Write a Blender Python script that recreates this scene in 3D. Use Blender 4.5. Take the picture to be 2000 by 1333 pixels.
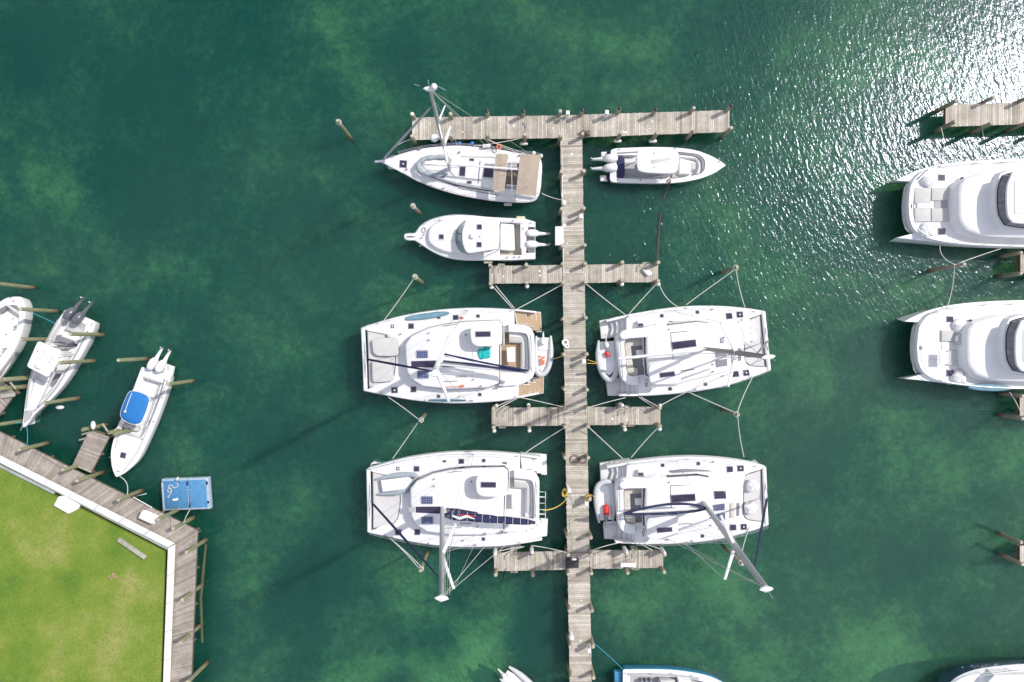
import bpy, math, random
from mathutils import Vector, Matrix
random.seed(7)
R = math.radians
for o in list(bpy.data.objects): bpy.data.objects.remove(o)
sc = bpy.context.scene
COL = sc.collection

# ------------------------------------------------------------------ camera, sky, sun, exposure
HC, S = 55.0, 0.04            # drone height above the water; metres per photo pixel at the water
cam = bpy.data.cameras.new('camera'); cam.sensor_width = 36; cam.lens = 36 * HC / (2000 * S)
cam.clip_start = 0.5; cam.clip_end = 2000
camo = bpy.data.objects.new('camera', cam); COL.objects.link(camo); camo.location = (0, 0, HC)
sc.camera = camo
SUN_AZ, SUN_EL = 25.5, 47.0   # degrees from +X towards +Y; elevation
sd = Vector((math.cos(R(SUN_AZ)) * math.cos(R(SUN_EL)), math.sin(R(SUN_AZ)) * math.cos(R(SUN_EL)), math.sin(R(SUN_EL))))
sun = bpy.data.lights.new('sun', 'SUN'); sun.energy = 3.7; sun.angle = R(0.6); sun.color = (1.0, 0.955, 0.89)
suno = bpy.data.objects.new('sun', sun); COL.objects.link(suno); suno.rotation_euler = sd.to_track_quat('Z', 'Y').to_euler()
suno.location = (60, 30, 70)
wd = bpy.data.worlds.new('World'); sc.world = wd; wd.use_nodes = True
wn = wd.node_tree.nodes; wl = wd.node_tree.links
bg = wn['Background']; sky = wn.new('ShaderNodeTexSky'); sky.sky_type = 'NISHITA'; sky.sun_disc = False
sky.sun_elevation = R(SUN_EL); sky.sun_rotation = R(90 - SUN_AZ); sky.air_density = 1.0; sky.dust_density = 2.0; sky.ozone_density = 1.0
# broken white cloud over the blue sky
tc = wn.new('ShaderNodeTexCoord'); nz = wn.new('ShaderNodeTexNoise'); nz.inputs['Scale'].default_value = 1.6; nz.inputs['Detail'].default_value = 6
cr = wn.new('ShaderNodeValToRGB'); cr.color_ramp.elements[0].position = 0.15; cr.color_ramp.elements[1].position = 0.85
mx = wn.new('ShaderNodeMix'); mx.data_type = 'RGBA'
wl.new(tc.outputs['Generated'], nz.inputs['Vector']); wl.new(nz.outputs['Fac'], cr.inputs['Fac'])
wl.new(cr.outputs['Color'], mx.inputs['Factor']); wl.new(sky.outputs[0], mx.inputs['A']); mx.inputs['B'].default_value = (9.5, 9.6, 10.8, 1)
wl.new(mx.outputs['Result'], bg.inputs['Color']); bg.inputs['Strength'].default_value = 0.105
sc.view_settings.view_transform = 'Standard'; sc.view_settings.look = 'None'; sc.view_settings.gamma = 1
sc.view_settings.exposure = 0.20
sc.render.engine = 'CYCLES'
sc.cycles.use_denoising = True
sc.cycles.max_bounces = 6; sc.cycles.transparent_max_bounces = 12; sc.cycles.caustics_reflective = False; sc.cycles.caustics_refractive = False
sc.cycles.sample_clamp_indirect = 4

# ------------------------------------------------------------------ coordinates
def W(px, py, z=0.0):
    k = S * (HC - z) / HC
    return Vector(((px - 1000) * k, (666.5 - py) * k, z))
class Z:                      # a measured detail of the plan: origin and scale of its own sheet
    def __init__(s, ox, oy, k): s.ox, s.oy, s.k = ox, oy, k
    def __call__(s, x, y, z=0.0): return W(s.ox + x / s.k, s.oy + y / s.k, z)
F = Z(0, 0, 1)

# ------------------------------------------------------------------ materials
MATS = {}
def lin(c):
    return tuple((x / 12.92 if x <= 0.04045 else ((x + 0.055) / 1.055) ** 2.4) for x in c)
def mat(name, color, rough=0.5, metal=0.0, noise=0.0, nscale=3.0, color2=None, spec=0.5, bump=0.0, bscale=20.0, coat=0.0, stretch=None):
    m = bpy.data.materials.new(name); m.use_nodes = True; MATS[name] = m
    nt = m.node_tree; b = nt.nodes['Principled BSDF']
    b.inputs['Base Color'].default_value = (*color, 1); b.inputs['Roughness'].default_value = rough; b.inputs['Metallic'].default_value = metal
    b.inputs['Specular IOR Level'].default_value = spec; b.inputs['Coat Weight'].default_value = coat
    if noise > 0 or color2 or bump > 0:
        tc = nt.nodes.new('ShaderNodeTexCoord'); mp = nt.nodes.new('ShaderNodeMapping'); nt.links.new(tc.outputs['Object'], mp.inputs['Vector'])
        if stretch: mp.inputs['Scale'].default_value = stretch
    if noise > 0 or color2:
        n = nt.nodes.new('ShaderNodeTexNoise'); n.inputs['Scale'].default_value = nscale; n.inputs['Detail'].default_value = 6; n.inputs['Roughness'].default_value = 0.65
        nt.links.new(mp.outputs[0], n.inputs['Vector'])
        r = nt.nodes.new('ShaderNodeValToRGB'); r.color_ramp.elements[0].position = 0.33; r.color_ramp.elements[1].position = 0.67
        c2 = color2 or tuple(c * (1 - noise) for c in color)
        r.color_ramp.elements[0].color = (*c2, 1); r.color_ramp.elements[1].color = (*color, 1)
        nt.links.new(n.outputs['Fac'], r.inputs['Fac']); nt.links.new(r.outputs['Color'], b.inputs['Base Color'])
    if bump > 0:
        n2 = nt.nodes.new('ShaderNodeTexNoise'); n2.inputs['Scale'].default_value = bscale; n2.inputs['Detail'].default_value = 5
        nt.links.new(mp.outputs[0], n2.inputs['Vector'])
        bp = nt.nodes.new('ShaderNodeBump'); bp.inputs['Strength'].default_value = bump; bp.inputs['Distance'].default_value = 0.05
        nt.links.new(n2.outputs['Fac'], bp.inputs['Height']); nt.links.new(bp.outputs[0], b.inputs['Normal'])
    return m
gel = mat('gelcoat', (0.745, 0.745, 0.75), 0.36, noise=0.09, nscale=0.9)
gelb = mat('gelcoat_cool', (0.76, 0.77, 0.785), 0.35, noise=0.10, nscale=1.6)
nonskid = mat('nonskid', (0.66, 0.665, 0.67), 0.75, noise=0.10, nscale=2.5, bump=0.15, bscale=60)
cream = mat('cream_gelcoat', (0.78, 0.77, 0.72), 0.4, noise=0.08, nscale=1.3)
greyfl = mat('grey_floor', (0.37, 0.37, 0.39), 0.8, noise=0.12, nscale=3)
midgrey = mat('mid_grey_vinyl', (0.20, 0.205, 0.225), 0.7, noise=0.15, nscale=4)
glass = mat('tinted_acrylic', (0.045, 0.035, 0.075), 0.12, noise=0.4, nscale=1.5, spec=0.6)
glassg = mat('green_windscreen', (0.14, 0.27, 0.27), 0.08, noise=0.35, nscale=2.0, spec=0.7)
frame = mat('hatch_frame', (0.24, 0.23, 0.28), 0.4)
black = mat('black_rubber', (0.015, 0.015, 0.018), 0.5)
darkgrey = mat('dark_cowling', (0.10, 0.11, 0.13), 0.25, coat=0.4, noise=0.2, nscale=5)
alu = mat('anodised_mast', (0.42, 0.44, 0.46), 0.38, metal=0.35, noise=0.12, nscale=1.5)
alub = mat('brown_mast', (0.30, 0.25, 0.24), 0.5, metal=0.1, noise=0.3, nscale=2.5)
steel = mat('stainless', (0.62, 0.63, 0.65), 0.25, metal=0.8)
teak = mat('teak', (0.42, 0.31, 0.20), 0.7, noise=0.25, nscale=5, stretch=(1, 8, 1))
cushion = mat('grey_cushion', (0.50, 0.50, 0.49), 0.85, noise=0.10, nscale=3, bump=0.2, bscale=6)
beige = mat('beige_cushion', (0.55, 0.52, 0.47), 0.85, noise=0.12, nscale=3, bump=0.2, bscale=6)
tan = mat('tan_canvas', (0.36, 0.30, 0.24), 0.9, noise=0.10, nscale=2.5, bump=0.5, bscale=2.2)
navy = mat('navy_canvas', (0.018, 0.022, 0.085), 0.8, noise=0.3, nscale=6, bump=0.5, bscale=5)
blue = mat('blue_canvas', (0.012, 0.16, 0.45), 0.75, noise=0.18, nscale=2.5, bump=0.4, bscale=2.5)
whitecl = mat('white_cloth', (0.74, 0.74, 0.75), 0.85, noise=0.12, nscale=4, bump=0.8, bscale=4)
teal = mat('teal_towel', (0.02, 0.50, 0.50), 0.9, noise=0.25, nscale=8, bump=0.8, bscale=9)
red = mat('red_plastic', (0.62, 0.03, 0.02), 0.4, noise=0.15, nscale=6)
orange = mat('orange_plastic', (0.78, 0.16, 0.06), 0.45)
yellow = mat('yellow_rope', (0.62, 0.42, 0.08), 0.8)
rope = mat('white_rope', (0.66, 0.64, 0.60), 0.85, noise=0.25, nscale=20)
ropeb = mat('blue_rope', (0.05, 0.33, 0.50), 0.8)
ropebr = mat('fouled_rope', (0.13, 0.07, 0.055), 0.9, noise=0.5, nscale=8)
hyp = mat('grey_hypalon', (0.48, 0.50, 0.52), 0.55, noise=0.12, nscale=3)
hypd = mat('blue_grey_hypalon', (0.30, 0.35, 0.39), 0.6, noise=0.2, nscale=3)
board = mat('blue_grey_board_bag', (0.14, 0.29, 0.37), 0.6, noise=0.3, nscale=3)
netm = mat('trampoline_net', (0.56, 0.55, 0.55), 0.9, noise=0.10, nscale=6, bump=0.3, bscale=80)
navygel = mat('navy_topside', (0.02, 0.05, 0.13), 0.2, coat=0.5)
bluegel = mat('blue_topside', (0.05, 0.26, 0.45), 0.25, coat=0.5, noise=0.1)
fend = mat('white_fender', (0.72, 0.72, 0.70), 0.5, noise=0.2, nscale=6)
fendy = mat('yellowed_fender', (0.66, 0.64, 0.48), 0.6, noise=0.25, nscale=6)
fendb = mat('blue_fender', (0.02, 0.13, 0.42), 0.4)
plast = mat('white_dock_box', (0.80, 0.80, 0.80), 0.4, noise=0.08, nscale=3)
raftm = mat('blue_raft_paint', (0.035, 0.17, 0.37), 0.7, noise=0.3, nscale=3.5, color2=(0.085, 0.235, 0.40), bump=0.3, bscale=12)
raftw = mat('worn_raft_edge', (0.36, 0.46, 0.56), 0.8, noise=0.4, nscale=5)
kerb = mat('white_coping', (0.76, 0.75, 0.73), 0.75, noise=0.22, nscale=1.6)
conc = mat('grey_concrete', (0.33, 0.35, 0.33), 0.9, noise=0.3, nscale=2)
driftw = mat('weathered_beam', (0.38, 0.38, 0.32), 0.85, noise=0.35, nscale=3, stretch=(1, 1, 1))
whitestone = mat('white_painted_slab', (0.78, 0.78, 0.76), 0.8, noise=0.12, nscale=3)

def solar_mat():
    m = bpy.data.materials.new('solar_cells'); m.use_nodes = True; nt = m.node_tree; b = nt.nodes['Principled BSDF']; MATS['solar'] = m
    tc = nt.nodes.new('ShaderNodeTexCoord'); br = nt.nodes.new('ShaderNodeTexBrick'); nt.links.new(tc.outputs['Object'], br.inputs['Vector'])
    br.offset = 0; br.inputs['Scale'].default_value = 1; br.inputs['Brick Width'].default_value = 0.16; br.inputs['Row Height'].default_value = 0.16
    br.inputs['Mortar Size'].default_value = 0.010; br.inputs['Color1'].default_value = (0.02, 0.035, 0.11, 1); br.inputs['Color2'].default_value = (0.035, 0.05, 0.14, 1)
    br.inputs['Mortar'].default_value = (0.30, 0.33, 0.42, 1)
    nt.links.new(br.outputs['Color'], b.inputs['Base Color']); b.inputs['Roughness'].default_value = 0.25
    return m
solar = solar_mat()

def wood_mat(name, c1, c2, c3, green=0.0):
    """weathered deck boards: every board has its own tone (face attribute), grain along the board"""
    m = bpy.data.materials.new(name); m.use_nodes = True; nt = m.node_tree; N = nt.nodes; L = nt.links; b = N['Principled BSDF']
    at = N.new('ShaderNodeAttribute'); at.attribute_name = 'tone'
    r = N.new('ShaderNodeValToRGB'); e = r.color_ramp.elements; e[0].color = (*c1, 1); e[1].color = (*c3, 1); x = e.new(0.5); x.color = (*c2, 1)
    L.new(at.outputs['Fac'], r.inputs['Fac'])
    g = N.new('ShaderNodeTexCoord'); n = N.new('ShaderNodeTexNoise'); n.inputs['Scale'].default_value = 0.9; n.inputs['Detail'].default_value = 8; n.inputs['Roughness'].default_value = 0.7
    L.new(g.outputs['Object'], n.inputs['Vector'])
    r2 = N.new('ShaderNodeValToRGB'); r2.color_ramp.elements[0].position = 0.34; r2.color_ramp.elements[1].position = 0.66
    r2.color_ramp.elements[0].color = (0.70, 0.69, 0.66, 1); r2.color_ramp.elements[1].color = (1.1, 1.09, 1.06, 1); L.new(n.outputs['Fac'], r2.inputs['Fac'])
    n3 = N.new('ShaderNodeTexNoise'); n3.inputs['Scale'].default_value = 9; n3.inputs['Detail'].default_value = 6; L.new(g.outputs['Object'], n3.inputs['Vector'])
    r3 = N.new('ShaderNodeValToRGB'); r3.color_ramp.elements[0].position = 0.3; r3.color_ramp.elements[1].position = 0.75
    r3.color_ramp.elements[0].color = (0.80, 0.79, 0.78, 1); r3.color_ramp.elements[1].color = (1.08, 1.08, 1.08, 1); L.new(n3.outputs['Fac'], r3.inputs['Fac'])
    m1 = N.new('ShaderNodeMix'); m1.data_type = 'RGBA'; m1.blend_type = 'MULTIPLY'; m1.inputs['Factor'].default_value = 1
    m2 = N.new('ShaderNodeMix'); m2.data_type = 'RGBA'; m2.blend_type = 'MULTIPLY'; m2.inputs['Factor'].default_value = 1
    L.new(r.outputs['Color'], m1.inputs['A']); L.new(r2.outputs['Color'], m1.inputs['B']); L.new(m1.outputs['Result'], m2.inputs['A']); L.new(r3.outputs['Color'], m2.inputs['B'])
    out = m2.outputs['Result']
    if green > 0:
        n4 = N.new('ShaderNodeTexNoise'); n4.inputs['Scale'].default_value = 0.55; n4.inputs['Detail'].default_value = 5; L.new(g.outputs['Object'], n4.inputs['Vector'])
        r4 = N.new('ShaderNodeValToRGB'); r4.color_ramp.elements[0].position = 0.55; r4.color_ramp.elements[1].position = 0.72
        r4.color_ramp.elements[0].color = (0, 0, 0, 1); r4.color_ramp.elements[1].color = (green,) * 3 + (1,); L.new(n4.outputs['Fac'], r4.inputs['Fac'])
        m5 = N.new('ShaderNodeMix'); m5.data_type = 'RGBA'; L.new(r4.outputs['Color'], m5.inputs['Factor']); L.new(out, m5.inputs['A']); m5.inputs['B'].default_value = (0.33, 0.34, 0.22, 1)
        out = m5.outputs['Result']
    L.new(out, b.inputs['Base Color']); b.inputs['Roughness'].default_value = 0.85
    return m
deckwood = wood_mat('weathered_deck_boards', (0.33, 0.29, 0.25), (0.475, 0.435, 0.39), (0.60, 0.57, 0.525), 0.35)
walkwood = wood_mat('boardwalk_boards', (0.28, 0.24, 0.21), (0.37, 0.33, 0.30), (0.45, 0.415, 0.385))
beamwood = mat('beam_timber', (0.16, 0.12, 0.09), 0.9, noise=0.3, nscale=3)

def piling_mat(name, dry1, dry2, wet):
    m = bpy.data.materials.new(name); m.use_nodes = True; nt = m.node_tree; N = nt.nodes; L = nt.links; b = N['Principled BSDF']
    g = N.new('ShaderNodeNewGeometry'); sx = N.new('ShaderNodeSeparateXYZ'); L.new(g.outputs['Position'], sx.inputs[0])
    n = N.new('ShaderNodeTexNoise'); n.inputs['Scale'].default_value = 4; n.inputs['Detail'].default_value = 5; L.new(g.outputs['Position'], n.inputs['Vector'])
    ad = N.new('ShaderNodeMath'); ad.operation = 'MULTIPLY_ADD'; L.new(n.outputs['Fac'], ad.inputs[0]); ad.inputs[1].default_value = 0.7; L.new(sx.outputs['Z'], ad.inputs[2])
    mr = N.new('ShaderNodeMapRange'); L.new(ad.outputs[0], mr.inputs['Value']); mr.inputs['From Min'].default_value = -1.2; mr.inputs['From Max'].default_value = 2.8
    r = N.new('ShaderNodeValToRGB'); e = r.color_ramp.elements
    e[0].position = 0.0; e[0].color = (0.02, 0.05, 0.02, 1); e[1].position = 1.0; e[1].color = (*dry1, 1)
    for p, c in ((0.36, (0.05, 0.06, 0.02)), (0.42, wet), (0.50, (0.19, 0.135, 0.08)), (0.58, dry2), (0.8, dry2)):
        x = e.new(p); x.color = (*c, 1)
    L.new(mr.outputs[0], r.inputs['Fac'])
    n2 = N.new('ShaderNodeTexNoise'); n2.inputs['Scale'].default_value = 9; n2.inputs['Detail'].default_value = 6; L.new(g.outputs['Position'], n2.inputs['Vector'])
    r2 = N.new('ShaderNodeValToRGB'); r2.color_ramp.elements[0].position = 0.3; r2.color_ramp.elements[0].color = (0.6, 0.6, 0.6, 1); r2.color_ramp.elements[1].position = 0.7; r2.color_ramp.elements[1].color = (1.15, 1.15, 1.15, 1)
    L.new(n2.outputs['Fac'], r2.inputs['Fac'])
    mm = N.new('ShaderNodeMix'); mm.data_type = 'RGBA'; mm.blend_type = 'MULTIPLY'; mm.inputs['Factor'].default_value = 1
    L.new(r.outputs['Color'], mm.inputs['A']); L.new(r2.outputs['Color'], mm.inputs['B']); L.new(mm.outputs['Result'], b.inputs['Base Color']); b.inputs['Roughness'].default_value = 0.9
    return m
pilem = piling_mat('piling_timber', (0.36, 0.32, 0.24), (0.27, 0.24, 0.17), (0.12, 0.08, 0.04))
pileg = piling_mat('piling_treated', (0.24, 0.25, 0.145), (0.20, 0.21, 0.115), (0.13, 0.075, 0.035))
capm = mat('piling_end_grain', (0.46, 0.43, 0.34), 0.9, noise=0.35, nscale=6)

def grass_mat():
    m = bpy.data.materials.new('lawn_grass'); m.use_nodes = True; nt = m.node_tree; N = nt.nodes; L = nt.links; b = N['Principled BSDF']
    g = N.new('ShaderNodeTexCoord')
    def ramp(scale, det, stops, rough=0.6):
        n = N.new('ShaderNodeTexNoise'); n.inputs['Scale'].default_value = scale; n.inputs['Detail'].default_value = det; n.inputs['Roughness'].default_value = rough; L.new(g.outputs['Object'], n.inputs['Vector'])
        r = N.new('ShaderNodeValToRGB'); e = r.color_ramp.elements; e[0].position = stops[0][0]; e[0].color = (*stops[0][1], 1); e[1].position = stops[-1][0]; e[1].color = (*stops[-1][1], 1)
        for p, c in stops[1:-1]: x = e.new(p); x.color = (*c, 1)
        L.new(n.outputs['Fac'], r.inputs['Fac']); return r.outputs['Color']
    a = ramp(0.24, 8, [(0.32, (0.082, 0.165, 0.026)), (0.44, (0.13, 0.21, 0.031)), (0.56, (0.18, 0.245, 0.042)), (0.70, (0.29, 0.29, 0.10))])
    c = ramp(7, 8, [(0.3, (0.80, 0.83, 0.78)), (0.7, (1.16, 1.14, 1.08))], 0.75)
    m1 = N.new('ShaderNodeMix'); m1.data_type = 'RGBA'; m1.blend_type = 'MULTIPLY'; m1.inputs['Factor'].default_value = 1; L.new(a, m1.inputs['A']); L.new(c, m1.inputs['B'])
    L.new(m1.outputs['Result'], b.inputs['Base Color']); b.inputs['Roughness'].default_value = 0.95; b.inputs['Specular IOR Level'].default_value = 0.2
    n = N.new('ShaderNodeTexNoise'); n.inputs['Scale'].default_value = 22; n.inputs['Detail'].default_value = 6; L.new(g.outputs['Object'], n.inputs['Vector'])
    bp = N.new('ShaderNodeBump'); bp.inputs['Strength'].default_value = 0.7; bp.inputs['Distance'].default_value = 0.06; L.new(n.outputs['Fac'], bp.inputs['Height']); L.new(bp.outputs[0], b.inputs['Normal'])
    return m
grassm = grass_mat()

# ------------------------------------------------------------------ mesh building
def catmull(pts, n=6):
    if len(pts) < 3: return list(pts)
    P = [pts[0]] + list(pts) + [pts[-1]]; out = []
    for i in range(1, len(P) - 2):
        p0, p1, p2, p3 = P[i - 1], P[i], P[i + 1], P[i + 2]
        for j in range(n):
            t = j / n
            out.append(tuple(0.5 * (2 * b + (c - a) * t + (2 * a - 5 * b + 4 * c - d) * t * t + (3 * b - a - 3 * c + d) * t ** 3) for a, b, c, d in zip(p0, p1, p2, p3)))
    out.append(tuple(pts[-1])); return out
def segs(*ss):
    """closed outline out of splined pieces (each piece a list of points; two points = a straight edge)"""
    out = []
    for s in ss:
        for p in catmull(s):
            if not out or (abs(out[-1][0] - p[0]) + abs(out[-1][1] - p[1])) > 1e-6: out.append(p)
    if abs(out[0][0] - out[-1][0]) + abs(out[0][1] - out[-1][1]) < 1e-6: out.pop()
    return out
def area(P): return 0.5 * sum(P[i - 1][0] * P[i][1] - P[i][0] * P[i - 1][1] for i in range(len(P)))
def ccw(P): return list(P) if area(P) > 0 else list(reversed(P))
def inset(P, d):
    """move every edge of a ccw outline inwards by d"""
    n = len(P); out = []
    for i in range(n):
        a = Vector(P[i - 1][:2]); b = Vector(P[i][:2]); c = Vector(P[(i + 1) % n][:2])
        e1 = (b - a); e2 = (c - b)
        if e1.length < 1e-9 or e2.length < 1e-9: out.append((b.x, b.y)); continue
        e1.normalize(); e2.normalize(); n1 = Vector((-e1.y, e1.x)); n2 = Vector((-e2.y, e2.x)); m = n1 + n2
        k = 2 / max(m.length_squared, 0.8); out.append((b.x + m.x * d * k / 1.0, b.y + m.y * d * k / 1.0))
    return out
def resample(P, n):
    P = [Vector(p[:2]) for p in P]; L = [0]
    for i in range(len(P)): L.append(L[-1] + (P[(i + 1) % len(P)] - P[i]).length)
    out = []; j = 0
    for k in range(n):
        t = L[-1] * k / n
        while L[j + 1] < t: j += 1
        f = (t - L[j]) / max(L[j + 1] - L[j], 1e-9); p = P[j].lerp(P[(j + 1) % len(P)], f); out.append((p.x, p.y))
    return out
def XY(q, pts, z): return [tuple(q(x, y, z)[:2]) for x, y in pts]
def rect(q, x0, y0, x1, y1, z, ang=0):
    c = q((x0 + x1) / 2, (y0 + y1) / 2, z); a = q(x0, y0, z); b = q(x1, y1, z); hx = abs(b.x - a.x) / 2; hy = abs(b.y - a.y) / 2
    ca, sa = math.cos(R(ang)), math.sin(R(ang))
    return [(c.x + ca * u - sa * v, c.y + sa * u + ca * v) for u, v in ((-hx, -hy), (hx, -hy), (hx, hy), (-hx, hy))]
def round_poly(P, r, n=4):
    P = ccw(P); out = []; m = len(P)
    for i in range(m):
        a = Vector(P[i - 1][:2]); b = Vector(P[i][:2]); c = Vector(P[(i + 1) % m][:2])
        u = (a - b); v = (c - b); rr = min(r, u.length * .45, v.length * .45); p = b + u.normalized() * rr; q_ = b + v.normalized() * rr
        for j in range(n + 1):
            t = j / n; s = p * (1 - t) ** 2 + b * 2 * t * (1 - t) + q_ * t * t; out.append((s.x, s.y))
    return out

class MB:
    def __init__(s): s.v = []; s.f = []; s.tone = []; s.sm = True
    def add(s, vs, fs, tone=0.5):
        o = len(s.v); s.v += [tuple(v) for v in vs]; s.f += [tuple(i + o for i in f) for f in fs]; s.tone += [tone] * len(fs); return s
    def loft(s, rings, cap0=True, cap1=True, tone=0.5):
        """rings: list of (outline, z or list of z), equal counts, ccw"""
        n = len(rings[0][0]); vs = []; fs = []
        for P, z in rings:
            for i, p in enumerate(P): vs.append((p[0], p[1], z[i] if isinstance(z, (list, tuple)) else z))
        for k in range(len(rings) - 1):
            for i in range(n):
                j = (i + 1) % n; fs.append((k * n + i, k * n + j, (k + 1) * n + j, (k + 1) * n + i))
        if cap0: fs.append(tuple(reversed(range(n))))
        if cap1: fs.append(tuple((len(rings) - 1) * n + i for i in range(n)))
        return s.add(vs, fs, tone)
    def prism(s, P, z0, z1, bev=0.0, tone=0.5):
        P = ccw(P)
        if bev > 0: return s.loft([(P, z0), (P, z1 - bev), (inset(P, bev * .45), z1 - bev * .3), (inset(P, bev), z1)], tone=tone)
        return s.loft([(P, z0), (P, z1)], tone=tone)
    def box(s, c, size, rz=0, bev=0, tone=0.5):
        hx, hy = size[0] / 2, size[1] / 2; ca, sa = math.cos(rz), math.sin(rz)
        P = [(c[0] + ca * u - sa * v, c[1] + sa * u + ca * v) for u, v in ((-hx, -hy), (hx, -hy), (hx, hy), (-hx, hy))]
        if bev: P = round_poly(P, bev * 1.5, 3)
        return s.prism(P, c[2] - size[2] / 2, c[2] + size[2] / 2, bev, tone)
    def tube(s, pts, r, n=8, caps=True, flat=1.0):
        """swept tube; r a number or a list of radii"""
        pts = [Vector(p) for p in pts]; m = len(pts); rr = r if isinstance(r, (list, tuple)) else [r] * m; vs = []; fs = []; up = None
        for i, p in enumerate(pts):
            t = (pts[min(i + 1, m - 1)] - pts[max(i - 1, 0)]).normalized()
            if up is None:
                up = Vector((0, 0, 1)) if abs(t.z) < 0.9 else Vector((1, 0, 0))
            sx = t.cross(up).normalized(); up = sx.cross(t).normalized()
            for k in range(n):
                a = 2 * math.pi * k / n; vs.append(p + sx * math.cos(a) * rr[i] + up * math.sin(a) * rr[i] * flat)
        for i in range(m - 1):
            for k in range(n):
                l = (k + 1) % n; fs.append((i * n + k, i * n + l, (i + 1) * n + l, (i + 1) * n + k))
        if caps: fs += [tuple(reversed(range(n))), tuple((m - 1) * n + k for k in range(n))]
        return s.add(vs, fs)
    def ball(s, c, r, nu=12, nv=8):
        r = r if isinstance(r, (list, tuple)) else (r, r, r); vs = []; fs = []
        for i in range(nv + 1):
            a = math.pi * i / nv
            for k in range(nu):
                b = 2 * math.pi * k / nu; vs.append((c[0] + r[0] * math.sin(a) * math.cos(b), c[1] + r[1] * math.sin(a) * math.sin(b), c[2] - r[2] * math.cos(a)))
        for i in range(nv):
            for k in range(nu):
                l = (k + 1) % nu; fs.append((i * nu + k, i * nu + l, (i + 1) * nu + l, (i + 1) * nu + k))
        return s.add(vs, fs)
    def build(s, name, m, parent=None, origin=None, angle=35):
        me = bpy.data.meshes.new(name); o0 = origin or (0, 0, 0)
        me.from_pydata([(x - o0[0], y - o0[1], z - o0[2]) for x, y, z in s.v], [], s.f)
        me.materials.append(m); me.validate(clean_customdata=False)
        if len(me.polygons) == len(s.tone):
            at = me.attributes.new('tone', 'FLOAT', 'FACE'); at.data.foreach_set('value', s.tone)
        me.polygons.foreach_set('use_smooth', [True] * len(me.polygons)); me.update(); me.set_sharp_from_angle(angle=R(angle))
        o = bpy.data.objects.new(name, me); COL.objects.link(o)
        if parent: o.parent = parent
        return o
def tag(o, label=None, cat=None, group=None, kind=None):
    if label: o['label'] = label
    if cat: o['category'] = cat
    if group: o['group'] = group
    if kind: o['kind'] = kind
    return o
class T:
    """a thing: an Empty at its base; parts are meshes under it"""
    def __init__(s, name, label, cat, at, group=None):
        s.o = bpy.data.objects.new(name, None); s.o.empty_display_size = 0.3; COL.objects.link(s.o); s.at = Vector((at[0], at[1], at[2] if len(at) > 2 else 0)); s.o.location = s.at
        tag(s.o, label, cat, group)
    def part(s, name, mb, m, under=None, label=None, angle=35):
        o = mb.build(name, m, under or s.o, s.at, angle)
        if label: o['label'] = label
        return o
def single(name, label, cat, mb, m, group=None, at=None, angle=35):
    if at is None:
        xs = [v[0] for v in mb.v]; ys = [v[1] for v in mb.v]; at = ((min(xs) + max(xs)) / 2, (min(ys) + max(ys)) / 2, min(v[2] for v in mb.v))
    o = mb.build(name, m, None, at, angle); o.location = at; tag(o, label, cat, group); return o

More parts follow.
